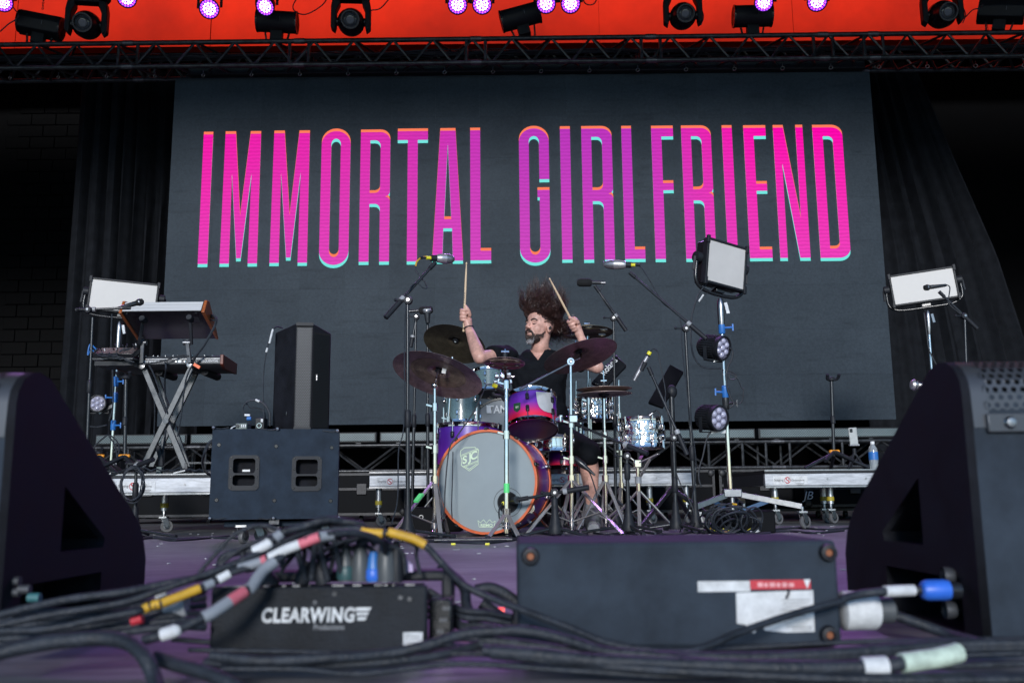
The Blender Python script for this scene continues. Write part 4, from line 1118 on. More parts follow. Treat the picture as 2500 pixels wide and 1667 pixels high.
def lower_keyboard():
    x0, x1 = q('E', 382, 840, KY).x, q('E', 1255, 840, KY).x
    z1 = q('E', 800, 800, KY).z; zm = q('E', 800, 828, KY).z; z0 = q('E', 800, 905, KY).z; z0b = q('E', 800, 870, KY).z
    dp = 0.32
    t = thing('keyboard', 'long synthesizer with red wood ends on the lower tier of the stand', 'keyboard', ((x0 + x1) / 2, KY + 0.12, z0))
    yb = KY - 0.02
    body = MB().add([(x, y, z) for x in (x0, x1) for y, z in ((yb, z0b), (yb, zm), (yb + 0.02, z1), (yb + dp, z1 - 0.02), (yb + dp, z0), (yb + 0.05, z0))],
                    [(0, 1, 2, 3, 4, 5), (11, 10, 9, 8, 7, 6)] + [(i, 6 + i, 6 + (i + 1) % 6, (i + 1) % 6) for i in range(6)])
    M_SYN = mat('synth_black', (0.035, 0.038, 0.045), 0.4)
    body.build('case', M_SYN, t, bevel=0.002)
    for x, s_ in ((x0, -1), (x1, 1)):
        pl = [(yb - 0.005, z0b - 0.005), (yb - 0.005, z1 + 0.005), (yb + dp + 0.01, z1 - 0.012), (yb + dp + 0.01, z0 - 0.004), (yb + 0.05, z0 - 0.004)]
        MB().prism([(a, b) for a, b in pl], Vector((x + (0.0 if s_ > 0 else -0.022), 0, 0)), YA, ZA, 0.022).build('end_cheek', M_WOODRED, t, bevel=0.003)
    MB().box(((x0 + x1) / 2, yb - 0.002, zm + 0.001), (x1 - x0 - 0.01, 0.003, 0.004)).build('seam', M_STEEL, t)
    zt = (zm + z0b) / 2
    place_flat(text_mesh('PROPHET', offset=0.01), 'lettering', M_WHITE, t, (q('E', 668, 845, KY).x, yb - 0.003, zt), XA, ZA, width=q('E', 740, 0, KY).x - q('E', 600, 0, KY).x, height=0.018)
    place_flat(text_mesh('SEQUENTIAL', offset=0.01), 'lettering', M_WHITE, t, (q('E', 1168, 845, KY).x, yb - 0.003, zt), XA, ZA, width=q('E', 1240, 0, KY).x - q('E', 1096, 0, KY).x, height=0.018)
    for xe in (420, 440, 465, 490, 515, 780, 800, 850, 870, 885, 940, 955, 1040, 1060, 1078):
        MB().lathe([(0, -0.002), (0.004, -0.004), (0.007, -0.004), (0.008, 0.002)], (q('E', xe, 850, KY).x, yb - 0.001, zt), YA, 10).build('jack', M_CHROME if xe % 2 else M_DKSTEEL, t)
    MB().box((q('E', 912, 850, KY).x, yb - 0.002, zt), (0.024, 0.004, 0.018)).build('socket', M_STEEL, t)
    for k in range(12):
        xe = 530 + 56 * k + (k % 3) * 9
        MB().cyl((q('E', xe, 790, KY).x, yb + 0.06, z1), (q('E', xe, 790, KY).x, yb + 0.06, z1 + 0.012), 0.006, n=10).build('knob', M_STEEL, t)
    # keys on the far side (towards the player)
    for k in range(36):
        xk = x0 + 0.03 + (x1 - x0 - 0.06) * (k + 0.5) / 36
        MB().box((xk, yb + dp - 0.02, z1 - 0.004), ((x1 - x0 - 0.06) / 36 * 0.93, 0.13, 0.014)).build('key', M_WHITE, t)
    return t
lower_keyboard()
def upper_synth():
    # tilted towards the player (away from the camera), underside facing out
    Yt, Yb = KY + 0.12, KY - 0.16
    tl, tr = q('E', 500, 350, Yt), q('E', 1155, 345, Yt)      # rear top edge of silver panel
    fl, fr = q('E', 455, 425, Yb + 0.02), q('E', 1120, 412, Yb + 0.02)   # front silver edge
    bl, br = q('E', 560, 640, Yt + 0.02), q('E', 1200, 640, Yt + 0.02)
    fl.z = fr.z = (fl.z + fr.z) / 2; tl.z = tr.z = (tl.z + tr.z) / 2; bl.z = br.z = (bl.z + br.z) / 2
    xa, xb = (fl.x + tl.x) / 2, (fr.x + tr.x) / 2
    zb_ = bl.z
    t = thing('synthesizer', 'silver topped synthesizer with orange wood ends tilted on the upper tier', 'keyboard', ((xa + xb) / 2, KY, zb_))
    yf, zf_ = Yb + 0.02, fl.z
    prof = [(yf, zf_), (yf + 0.05, zf_ + 0.075), (yf + 0.10, zf_ + 0.078), (yf + 0.30, zf_ - 0.10), (Yt + 0.08, zb_)]
    n = len(prof)
    def slab(x0, x1, pr):
        m_ = len(pr)
        return MB().add([(x0, y, z) for y, z in pr] + [(x1, y, z) for y, z in pr], [tuple(range(m_)), tuple(range(2 * m_ - 1, m_ - 1, -1))] + [(i, m_ + i, m_ + (i + 1) % m_, (i + 1) % m_) for i in range(m_)])
    slab(xa, xb, prof).build('case', M_BLACKGLOSS, t)
    M_SILV = mat('brushed_silver_panel', (0.66, 0.66, 0.67), 0.4, 0.15, var=0.12, nscale=8, stretch=(0.3, 1, 20))
    u = (Vector((0, prof[1][0], prof[1][1])) - Vector((0, prof[0][0], prof[0][1])))
    for k, (a, b) in enumerate(((0.04, 0.36), (0.38, 0.66), (0.68, 0.98))):
        p0 = Vector((0, prof[0][0], prof[0][1])) + u * a; p1 = Vector((0, prof[0][0], prof[0][1])) + u * b
        o_ = Vector((0, -u.z, u.y)).normalized() * 0.004
        MB().add([Vector((xa + 0.002, 0, 0)) + p0 + o_, Vector((xb - 0.002, 0, 0)) + p0 + o_, Vector((xb - 0.002, 0, 0)) + p1 + o_, Vector((xa + 0.002, 0, 0)) + p1 + o_,
                  Vector((xa + 0.002, 0, 0)) + p0, Vector((xb - 0.002, 0, 0)) + p0, Vector((xb - 0.002, 0, 0)) + p1, Vector((xa + 0.002, 0, 0)) + p1],
                 [(0, 1, 2, 3), (4, 7, 6, 5), (0, 4, 5, 1), (1, 5, 6, 2), (2, 6, 7, 3), (3, 7, 4, 0)]).build('panel', M_SILV, t)
    pr2 = [(y - 0.006 if i == 0 else y, z + (0.012 if i in (1, 2) else (-0.008 if i in (0, 4) else 0))) for i, (y, z) in enumerate(prof)]
    slab(xa - 0.022, xa - 0.002, pr2).build('end_cheek', M_WOODOR, t, bevel=0.004)
    slab(xb + 0.002, xb + 0.024, pr2).build('end_cheek', M_WOODOR, t, bevel=0.004)
    ud = Vector((0, Yt + 0.08 - yf, zb_ - zf_)); nn = Vector((0, ud.z, -ud.y)).normalized()
    for fx, fy in ((0.05, 0.06), (0.93, 0.06), (0.05, 0.94), (0.93, 0.94)):
        p = Vector((xa + (xb - xa) * fx, yf, zf_)) + ud * fy
        MB().cyl(p, p + nn * 0.008, 0.008, n=12).build('foot', M_RUBBER, t)
    p = Vector((xa + (xb - xa) * 0.88, yf, zf_)) + ud * 0.3 + nn * 0.001
    MB().add([p + XA * -0.025 - ud * 0.1, p + XA * 0.025 - ud * 0.1, p + XA * 0.025 + ud * 0.1, p - XA * 0.025 + ud * 0.1], [(0, 1, 2, 3)]).build('rating_plate', M_DKALU, t)
    return t
upper_synth()
cord('patch_cable', [q('E', 1150, 465, KY + .05), q('E', 1205, 470, KY - .05), q('E', 1205, 530, KY - .1), q('E', 1120, 690, KY - .12), q('E', 1040, 800, KY - .1), q('E', 1005, 860, KY - .06)], 0.009, 'thick black cable draping from the upper synthesizer to the lower one')
for k in range(3):
    cord('patch_cable', [q('E', 1150, 450 + 22 * k, KY + .04), q('E', 1185, 452 + 20 * k, KY - .03), q('E', 1210, 480 + 12 * k, KY - .06)], 0.006, ['topmost', 'middle', 'lowest'][k] + ' short plug lead at the wood end of the upper synthesizer', M_STEEL if k == 1 else M_CABLE)
cord('patch_cable', [q('E', 780, 850, KY - .04), q('E', 785, 910, KY - .04), q('E', 775, 1000, KY + .05), q('E', 780, 1150, KY + .1), q('E', 800, 1280, KY + .1), q('F', 750, 470, KY + .1)], 0.007, 'black cable hanging down inside the X stand')
cord('patch_cable', [q('E', 630, 860, KY - .05), q('E', 670, 930, KY - .06), q('E', 720, 1060, KY - .06), q('E', 770, 1200, KY - .06), q('E', 800, 1290, KY - .04)], 0.006, 'black cable following one leg of the X stand')
cord('patch_cable', [q('E', 1010, 870, KY - .07), q('E', 960, 980, KY - .08), q('E', 935, 1130, KY - .08), q('E', 910, 1330, KY - .06), q('F', 890, 230, KY - .05)], 0.006, 'black cable following the other leg of the X stand')
cord('patch_cable', [q('E', 480, 845, KY - .05), q('E', 600, 862, KY - .07), q('E', 760, 840, KY - .07), q('E', 900, 795, KY - .06), q('E', 980, 800, KY - .06)], 0.005, 'black lead strung along the back of the lower synthesizer')
cord('patch_cable', [q('E', 672, 920, KY + .2), q('E', 685, 1100, KY + .2), q('E', 690, 1300, KY + .2), q('F', 690, 200, KY + .2), q('F', 705, 300, KY + .2)], 0.005, 'thin black lead hanging behind the X stand')

# tray with small mixer at the end of the keyboards
MY = KY - 0.15
t = thing('mixer_tray', 'small dark tray with a compact mixer at the end of the keyboards', 'mixer', (q('E', 340, 850, MY).x, MY + 0.1, q('E', 340, 850, MY).z))
xa, xb = q('E', 150, 800, MY).x, q('E', 505, 800, MY).x
zt = q('E', 300, 805, MY).z
MB().box(((xa + xb) / 2, MY + 0.12, zt - 0.012), (xb - xa, 0.24, 0.016)).build('tray', M_DKSTEEL, t, bevel=0.002)
MB().box(((xa + xb) / 2 + 0.01, MY + 0.1, zt - 0.045), ((xb - xa) * 0.9, 0.2, 0.03)).build('bracket', M_BLACK, t)
mz = q('E', 340, 740, MY).z
rt = Matrix.Rotation(R(24), 3, 'X')
MB().box(((xa + xb) / 2 + 0.01, MY + 0.06, (zt + mz) / 2 + 0.012), ((xb - xa) * 0.96, 0.16, 0.03), rt).build('mixer', M_BLACKGLOSS, t, bevel=0.003)
rn = random.Random(2)
for k in range(15):
    p = Vector((xa + (xb - xa) * rn.uniform(0.06, 0.98), MY - 0.004 + rn.uniform(0, 0.09), 0)); p.z = (zt + mz) / 2 - 0.012 + (p.y - MY) * 0.7 + 0.02
    MB().cyl(p, p + Vector((0, -0.008, 0.011)), 0.005, 0.004, n=8).build('knob', rn.choice([M_WHITE, M_STEEL, M_STEEL, M_BLACK]), t)
for k, xe in enumerate((160, 390, 420, 445)):
    a = q('E', xe, 770 - 6 * k, MY - 0.02); b = q('E', xe + 45, 735 - 2 * k, MY - 0.03)
    MB().cyl(a, b, 0.006, n=8).build('plug', M_STEEL, t)
cord('patch_cable', [q('E', 190, 740, MY - .03), q('E', 140, 700, MY - .03), q('E', 120, 790, MY - .03), q('E', 150, 740, MY - .04), q('E', 170, 760, MY - .03)], 0.005, 'blue lead curling off the end of the small mixer', M_BLUE)
for k in range(4):
    cord('patch_cable', [q('E', 180 + 60 * k, 770, MY - .03), q('E', 240 + 50 * k, 800 + 8 * k, MY - .05), q('E', 340 + 30 * k, 790 + 10 * k, MY - .05), q('E', 420 + 20 * k, 820 + 6 * k, MY - .05), q('E', 470 + 15 * k, 850, MY - .04)], 0.005, ['nearest the tray end', 'second from the tray end', 'third from the tray end', 'closest to the keyboard'][k] + ', black lead drooping below the small mixer')

# floor gear on the keyboard deck
t = thing('pedal_board', 'low metal pedal frame with leads on the deck beside the cabinet', 'pedal board', (q('F', 1080, 540, 6.1).x, 6.2, ZL))
pa, pb = q('F', 955, 455, 6.15), q('F', 1195, 455, 6.15)
MB().box(((pa.x + pb.x) / 2, 6.17, pa.z), (pb.x - pa.x, 0.012, 0.012)).build('rail', M_DKSTEEL, t)
MB().box((pa.x, 6.17, (pa.z + ZL) / 2), (0.02, 0.012, pa.z - ZL)).build('post', M_DKSTEEL, t)
MB().box(((pa.x + pb.x) / 2, 6.25, ZL + 0.012), (pb.x - pa.x, 0.18, 0.024)).build('base', M_DKSTEEL, t, bevel=0.003)
MB().box((q('F', 915, 530, 6.05).x, 6.05, ZL + 0.016), (0.08, 0.05, 0.014), Matrix.Rotation(R(-12), 3, 'Y')).build('pedal', M_STEEL, t, bevel=0.003)
MB().box((q('F', 737, 503, 6.2).x, 6.2, ZL + 0.028), (0.035, 0.03, 0.055)).build('adapter', M_GREYGREEN, t, bevel=0.003)
for k in range(6):
    cord('patch_cable', [q('F', 560 + 95 * k, 530, 6.15), q('F', 610 + 95 * k, 500 + 8 * (k % 3), 6.12), q('F', 660 + 95 * k, 522, 6.1), q('F', 700 + 95 * k, 508 + 9 * (k % 2), 6.12)], 0.006,
         'short black lead on the keyboard deck, ' + ['first from the drape', 'second from the drape', 'third from the drape', 'fourth from the drape', 'fifth from the drape', 'nearest the cabinet'][k])
cord('signal_cable', [q('F', 1200, 255, 5.0), q('F', 1150, 300, 5.0), q('F', 1115, 390, 5.0), q('F', 1105, 460, 5.2), q('F', 1130, 530, 5.6), q('F', 1190, 570, 5.7)], 0.008, 'thick grey lead curving beside the edge of the wide cabinet')
# ================================================================== LAMP STANDS
def soft_panel(label, tl, tr, br, bl, dep, side=-1, group='soft LED panels on lamp stands'):
    """LED soft panel: white diffuser, dark frame, housing behind, U yoke. corners are world points of the diffuser"""
    tl, tr, br, bl = [Vector(p) for p in (tl, tr, br, bl)]
    ux = ((tr - tl) + (br - bl)).normalized(); uy = ((tl - bl) + (tr - br)); uy = (uy - ux * uy.dot(ux)).normalized()
    nz = ux.cross(uy).normalized()           # towards the viewer
    c = (tl + tr + br + bl) / 4
    w = ((tr - tl).length + (br - bl).length) / 2; h = (tl - bl).dot(uy) * 0.5 + (tr - br).dot(uy) * 0.5
    rot = Matrix((ux, uy, nz)).transposed()
    t = thing('soft_light_panel', label, 'light panel', c - uy * h * 0.62, group)
    MB().box(c + nz * 0.004, (w, h, 0.012), rot).build('diffuser', M_PANELWHITE, t)
    f = 0.016
    for p, s_ in ((c + ux * (w / 2 + f / 2), (f, h + 2 * f, 0.05)), (c - ux * (w / 2 + f / 2), (f, h + 2 * f, 0.05)), (c + uy * (h / 2 + f / 2), (w, f, 0.05)), (c - uy * (h / 2 + f / 2), (w, f, 0.05))):
        MB().box(p - nz * 0.008, s_, rot).build('frame', M_BLACK, t, bevel=0.003)
    MB().box(c - nz * (dep / 2 + 0.02), (w + f, h + f, dep), rot).build('housing', M_BLACKGLOSS, t, bevel=0.012)
    for sx in (-1, 1):
        for sy in (-1, 1):
            MB().box(c + ux * (sx * (w / 2 + f * 0.7)) + uy * (sy * (h / 2 + f * 0.2)) + nz * 0.014, (0.022, 0.05, 0.02), rot).build('corner', M_RUBBER, t, bevel=0.003)
    yb = c - nz * dep * 0.5
    k = w / 2 + f + 0.03
    pts = [yb + ux * k + uy * 0.02, yb + ux * k - uy * (h * 0.45), yb + ux * (k - 0.05) - uy * (h * 0.66), yb + ux * (k - 0.14) - uy * (h * 0.72), yb - uy * (h * 0.72),
           yb - ux * (k - 0.14) - uy * (h * 0.72), yb - ux * (k - 0.05) - uy * (h * 0.66), yb - ux * k - uy * (h * 0.45), yb - ux * k + uy * 0.02]
    MB().tube(pts, 0.012, 10, 5).build('yoke', M_BLACKGLOSS, t)
    for s_ in (-1, 1):
        p = yb + ux * (s_ * (k - 0.004)) + uy * 0.02
        MB().cyl(p - ux * 0.02, p + ux * 0.02, 0.034, n=18).build('pivot', M_RUBBER, t)
        MB().bar(p + ux * (s_ * 0.022), p + ux * (s_ * 0.028) - uy * 0.09, 0.014).build('lever', M_RUBBER, t)
    MB().box(c - uy * (h / 2 + 0.03) - nz * dep * 0.6, (0.07, 0.03, 0.05), rot).build('socket', M_BLACKGLOSS, t, bevel=0.003)
    return t, yb - uy * (h * 0.72)
def off_par(label, c, ax, r, L, m_clamp_to=None):
    c = Vector(c); a = Vector(ax).normalized()
    t = thing('led_par', label, 'stage light', c - ZA * r, 'unlit seven-lens par lamps')
    prof = [(0, -L), (r * 0.6, -L), (r * 0.95, -L * 0.86)]
    body = MB().lathe([(0, -L), (r * 0.62, -L), (r * 0.95, -L * 0.85), (r * 1.02, -L * 0.5), (r * 1.02, -0.02), (r * 1.1, -0.012), (r * 1.1, 0.012), (r * 0.98, 0.012), (r * 0.98, -0.004), (0, -0.004)], c, a, 36)
    body.build('housing', M_BLACK, t)
    x = a.orthogonal().normalized(); y = a.cross(x)
    fin = MB()
    for i in range(30):
        an = 2 * math.pi * i / 30
        d = x * math.cos(an) + y * math.sin(an)
        fin.bar(c + d * (r * 1.03) - a * (L * 0.75), c + d * (r * 1.04) - a * 0.03, 0.004, 0.008, up=d)
    fo = fin.build('cooling_fins', M_BLACK, t)
    MB().lathe([(0, 0.001), (r * 0.97, 0.001)], c, a, 30).build('lens_plate', M_PLATE, t)
    y = (ZA - a * ZA.dot(a)).normalized(); x = y.cross(a)
    for i in range(7):
        an = R(60 * i + 30); d = Vector((0, 0, 0)) if i == 6 else (x * math.cos(an) + y * math.sin(an)) * (r * 0.62)
        MB().lathe([(0, 0.016), (r * 0.13, 0.014), (r * 0.22, 0.009), (r * 0.27, 0.001)], c + d, a, 16).build('lens', M_FROST, t)
    s_ = x
    for k in (-1, 1):
        MB().bar(c - a * (L * 0.45) + s_ * (k * r * 1.16), c - a * (L * 0.45) + s_ * (k * r * 1.16) - ZA * (r * 1.25), 0.025, 0.005, up=s_).build('yoke', M_BLACK, t)
    MB().bar(c - a * (L * 0.45) - s_ * (r * 1.16) - ZA * (r * 1.25), c - a * (L * 0.45) + s_ * (r * 1.16) - ZA * (r * 1.25), 0.025, 0.005).build('yoke', M_BLACK, t)
    if m_clamp_to is not None:
        MB().bar(c - a * (L * 0.45) - ZA * (r * 1.2), m_clamp_to, 0.022).build('clamp', M_STEEL, t)
    return t
M_PLATE = mat('lens_plate_violet_grey', (0.16, 0.155, 0.22), 0.3, coat=0.3)

def lamp_stand(label, top, bottom, collars, legs, hub, mid=None, silver_top=0.16, wheels=True, zfl=0.0):
    top, bottom = Vector(top), Vector(bottom)
    t = thing('lamp_stand', label, 'lamp stand', (bottom.x, bottom.y, zfl))
    d = (bottom - top)
    n = len(collars) + 1
    MB().lathe([(0, 0), (0.012, 0), (0.02, 0.02), (0.023, 0.05), (0.022, silver_top * 0.75), (0.013, silver_top)], top, d.normalized(), 18).build('spigot', M_STEEL, t)
    MB().bar(top + d.normalized() * 0.03 + XA * 0.03, top + d.normalized() * 0.1 + XA * 0.045, 0.02).build('lever', M_STEEL, t)
    rads = [0.009, 0.0105, 0.012, 0.014][-n:] if n <= 4 else [0.012] * n
    cs = [silver_top / d.length] + [f for f, _ in collars] + [1.0]
    for i in range(len(cs) - 1):
        MB().cyl(top + d * cs[i], top + d * cs[i + 1], rads[min(i, len(rads) - 1)], n=14).build('tube', M_CHROME, t)
    for i, (f, m_) in enumerate(collars):
        p = top + d * f; u = d.normalized()
        MB().lathe([(0.015, -0.042), (0.021, -0.036), (0.021, 0.03), (0.017, 0.038)], p, u, 16).build('collar', m_, t)
        MB().cyl(p, p + Vector((0.065 * (1 if i % 2 == 0 else -1), -0.02, 0)), 0.007, n=8).build('tightener', m_, t)
        e = p + Vector((0.065 * (1 if i % 2 == 0 else -1), -0.02, 0))
        MB().bar(e - ZA * 0.022, e + ZA * 0.022, 0.009).build('wing', m_, t)
    hub = Vector(hub)
    MB().box(hub, (0.11, 0.07, 0.05)).build('hub', M_STEEL, t, bevel=0.005)
    MB().cyl(hub - ZA * 0.02, Vector((hub.x, hub.y, hub.z - 0.15)), 0.018, n=14).build('tube', M_STEEL, t)
    for e in legs:
        e = Vector(e)
        MB().bar(hub + (e - hub).normalized() * 0.04, e, 0.02, 0.034).build('leg', M_STEEL, t, bevel=0.002)
        lo = Vector((hub.x, hub.y, hub.z - 0.13))
        MB().bar(lo, hub + (e - hub) * 0.55, 0.014, 0.026).build('brace', M_DKBLUE, t)
        if wheels: caster(t, (e.x, e.y, e.z), 0.042, random.uniform(0, 1.2))
    return t
M_DKBLUE = mat('blue_anodised_brace', (0.03, 0.07, 0.14), 0.4, 0.5)

# tall stand beside the drums: square soft panel over two par lamps
PY = 5.85
pn, pbase = soft_panel('nearly square white soft panel turned sideways atop the tall stand by the drums', q('C', 1478, 98, PY - 0.06), q('C', 1825, 200, PY + 0.08), q('C', 1815, 580, PY + 0.08), q('C', 1473, 488, PY - 0.06), 0.09)
top = q('C', 1600, 660, PY); bot = q('D', 1655, 1010, PY)
lamp_stand('tall chrome lamp stand with blue collars on casters beside the drums', top, bot,
           [(0.16, M_BLUE), (0.50, M_BLUE), (0.56, M_DKSTEEL)], [q('D', 1340, 1140, PY - 0.1) - ZA * 0.02, Vector((q('K', 85, 745, PY).x, PY - 0.12, 0.135)), q('D', 1780, 1120, PY + 0.5)], q('D', 1670, 1045, PY), silver_top=0.22)
off_par('upper of two unlit seven-lens lamps on the tall chrome stand', q('C', 1622, 1135, PY - 0.05), (0.66, -0.72, -0.2), 0.071, 0.17, q('C', 1630, 1240, PY))
off_par('lower of two unlit seven-lens lamps on the tall chrome stand', q('D', 1548, 345, PY - 0.06), (0.55, -0.82, -0.12), 0.074, 0.165, q('D', 1610, 470, PY))
for k, pts in enumerate(([('C', 1480, 510), ('C', 1400, 610), ('C', 1350, 750), ('C', 1322, 900), ('C', 1330, 1150), ('C', 1380, 1270), ('C', 1460, 1325), ('C', 1610, 1330)],
                         [('C', 1690, 1130), ('C', 1722, 1170), ('C', 1705, 1260), ('C', 1670, 1330), ('C', 1665, 1500), ('D', 1660, 150), ('D', 1690, 210), ('D', 1650, 250)],
                         [('C', 1680, 1350), ('C', 1750, 1390), ('C', 1740, 1430), ('C', 1690, 1430), ('C', 1690, 1380), ('C', 1760, 1420), ('C', 1810, 1520), ('D', 1780, 70), ('D', 1770, 180), ('D', 1720, 215), ('D', 1670, 170), ('D', 1640, 60)],
                         [('D', 1470, 470), ('D', 1430, 560), ('D', 1400, 700), ('D', 1370, 800), ('D', 1360, 900), ('D', 1385, 990)],
                         [('C', 1570, 530), ('C', 1500, 590), ('C', 1430, 640), ('C', 1390, 690)])):
    cord('lamp_cable', [q(c_, x_, y_, PY - 0.04 + 0.01 * k) for c_, x_, y_ in pts], 0.0055 if k != 2 else 0.004,
         ['black power lead bowing out beside the upper lamp of the tall stand', 'black lead running down the tall stand between its two lamps', 'thin black lead looped in a ring beside the tall stand', 'black lead dropping from the lower lamp to the deck corner', 'short black lead under the square soft panel'][k])
cord('tape_flag', [q('C', 1440, 625, PY - .05), q('C', 1395, 690, PY - .05)], 0.006, 'white tape band on the lead under the square soft panel', M_LABEL)

# wide panel behind the keyboards
WY = 7.3
pn, pbase = soft_panel('wide white soft panel behind the keyboards', q('E', 158, 142, WY - 0.05), q('E', 708, 208, WY + 0.07), q('E', 690, 440, WY + 0.07), q('E', 134, 392, WY - 0.05), 0.07)
lamp_stand('chrome lamp stand with blue collars behind the keyboards', q('E', 392, 505, WY), q('F', 318, 490, WY), [(0.42, M_BLUE), (0.53, M_BLUE), (0.72, M_BLUE)],
           [q('F', 200, 520, WY - 0.3), q('F', 420, 545, WY - 0.3), q('F', 330, 500, WY + 0.4)], q('F', 322, 470, WY), silver_top=0.32, wheels=False)
off_par('unlit seven-lens lamp clamped to the stand behind the keyboards', q('E', 203, 1200, WY - 0.05), (0.12, -1, -0.05), 0.06, 0.13, q('E', 345, 1215, WY))
for k, pts in enumerate(([('E', 325, 440), ('E', 318, 700), ('E', 330, 900), ('E', 335, 1100), ('E', 330, 1250), ('E', 300, 1350)], [('E', 280, 1385), ('E', 200, 1400), ('E', 130, 1395)],
                         [('F', 290, 215), ('F', 220, 270), ('F', 170, 330), ('F', 165, 400)], [('F', 300, 220), ('F', 350, 300), ('F', 370, 400), ('F', 350, 470)], [('F', 310, 215), ('F', 370, 270), ('F', 390, 340), ('F', 365, 430)])):
    cord('lamp_cable', [q(c_, x_, y_, WY - 0.07) for c_, x_, y_ in pts], 0.006, ['black lead running down from the wide panel behind the keyboards', 'thin lead stretched below the lamp behind the keyboards', 'lead sagging outward at the foot of the keyboard lamp stand', 'lead sagging inward at the foot of the keyboard lamp stand', 'outer lead bowing at the foot of the keyboard lamp stand'][k])

# wide panel before the far drape
VY = 7.5
pn, pbase = soft_panel('wide white soft panel before the swept-aside drape', q('L', 635, 132, VY + 0.07), q('L', 985, 80, VY - 0.05), q('L', 1003, 236, VY - 0.05), q('L', 655, 288, VY + 0.07), 0.07)
lamp_stand('thin chrome lamp stand under the wide panel by the swept-aside drape', q('L', 840, 318, VY), q('L', 905, 1250, VY), [(0.4, M_STEEL)], [Vector((q('L', 905, 1250, VY).x + dx, VY + dy, 0.02)) for dx, dy in ((-.4, -.2), (.4, -.2), (0, .4))], q('L', 905, 1230, VY), silver_top=0.2, wheels=False)
cord('lamp_cable', [q('L', 820, 330, VY - .03), q('L', 835, 440, VY - .03), q('L', 850, 540, VY - .03), q('L', 905, 650, VY - .03)], 0.005, 'thin black lead beside the far chrome lamp stand')

# ================================================================== MICROPHONE STANDS
M_MICSILVER = mat('mic_silver', (0.55, 0.53, 0.54), 0.32, 0.7, var=0.08)
M_MICMESH = mat('mic_mesh', (0.32, 0.32, 0.34), 0.4, 0.8, var=0.35, nscale=600)
M_FOAM = mat('mic_foam', (0.008, 0.008, 0.009), 0.95, var=0.4, nscale=300, bump=0.6, bscale=400)
M_TUBE = mat('black_tube', (0.028, 0.031, 0.036), 0.3, 0.3, var=0.15)
GROUP_ST = 'black tripod microphone stands'
def boom_parts(t, tail, tip, pivot, r=0.008):
    tail, tip, pivot = Vector(tail), Vector(tip), Vector(pivot)
    u = (tip - tail).normalized(); L = (tip - tail).length
    MB().cyl(tail + u * 0.1 if L > 0.3 else tail, tip, r, n=12).build('boom', M_TUBE, t)
    MB().cyl(tail, tail + u * min(0.13, L * 0.3), r * 1.75, n=14).build('grip', M_RUBBER, t)
    MB().cyl(tail + u * min(0.13, L * 0.3), tail + u * min(0.155, L * 0.36), r * 2.0, n=14).build('collar', M_LABELGREY, t)
    MB().lathe([(0, -0.018), (0.019, -0.018), (0.022, -0.01), (0.022, 0.01), (0.019, 0.018), (0, 0.018)], pivot, YA, 16).build('clutch', M_RUBBER, t)
    MB().cyl(pivot - YA * 0.02, pivot - YA * 0.026, 0.008, n=12).build('clutch_bolt', M_STEEL, t)
    MB().bar(pivot, pivot + XA * -0.06 - YA * 0.02, 0.008).ell(pivot + XA * -0.064 - YA * 0.02, (0.009, 0.009, 0.009), n=8, m=6).build('lever', M_RUBBER, t)
    MB().cyl(tip - u * 0.05, tip, r * 1.5, n=12).build('tip', M_RUBBER, t)
M_LABELGREY = mat('grey_plastic', (0.3, 0.31, 0.33), 0.4)
def mic_stand(label, top, foot, boom=None, spread=0.26, yaw=0.3, r=0.011, zf=0.0, clutch2=0.5, name='microphone_stand'):
    top, foot = Vector(top), Vector(foot)
    foot.z = zf
    t = thing(name, label, 'mic stand', foot, GROUP_ST)
    d = foot - top
    mid = top + d * clutch2
    MB().cyl(top, mid, r * 0.8, n=12).build('tube', M_TUBE, t)
    hb = foot + ZA * 0.13
    MB().cyl(mid, hb, r, n=12).build('tube', M_TUBE, t)
    MB().lathe([(r, -0.05), (r * 1.55, -0.04), (r * 1.55, 0.03), (r, 0.04)], mid, d.normalized(), 14).build('clutch', M_RUBBER, t)
    MB().lathe([(r * 1.4, 0.15), (r * 1.7, 0.10), (0.03, 0.05), (0.04, 0.02), (0.038, 0.0), (0, 0.0)], foot + ZA * 0.02, ZA, 16).build('hub', M_RUBBER, t)
    for k in range(3):
        a = yaw + k * 2 * math.pi / 3
        e = foot + Vector((math.cos(a) * spread, math.sin(a) * spread, 0.012))
        MB().cyl(foot + ZA * 0.05, e, 0.008, n=10).build('leg', M_TUBE, t)
        MB().cyl(e - (e - foot).normalized() * 0.03, e, 0.011, n=10).build('foot', M_RUBBER, t)
    if boom: boom_parts(t, boom[0], boom[1], top if len(boom) < 3 else boom[2])
    return t
def big_mic(label, tip, tail, r=0.028):
    tip, tail = Vector(tip), Vector(tail)
    a = (tip - tail).normalized(); L = (tip - tail).length
    t = thing('microphone', label, 'microphone', (tip + tail) / 2)
    s = L
    MB().lathe([(r * 0.55, 0.0), (r * 0.8, s * 0.08), (r * 0.98, s * 0.35), (r, s * 0.52)], tail, a, 20).build('body', M_MICSILVER, t)
    MB().lathe([(r * 1.0, s * 0.52), (r * 0.95, s * 0.7), (r * 0.75, s * 0.86), (r * 0.45, s * 0.97), (0, s)], tail, a, 20).build('grille', M_MICMESH, t)
    MB().cyl(tail - a * 0.03, tail + a * 0.006, r * 0.62, n=16).build('shock_ring', M_RUBBER, t)
    MB().cyl(tail - a * 0.055, tail - a * 0.03, r * 0.36, n=12).build('connector_band', M_LIME, t)
    MB().cyl(tail - a * 0.085, tail - a * 0.055, r * 0.3, r * 0.18, n=12).build('connector', M_RUBBER, t)
    return t
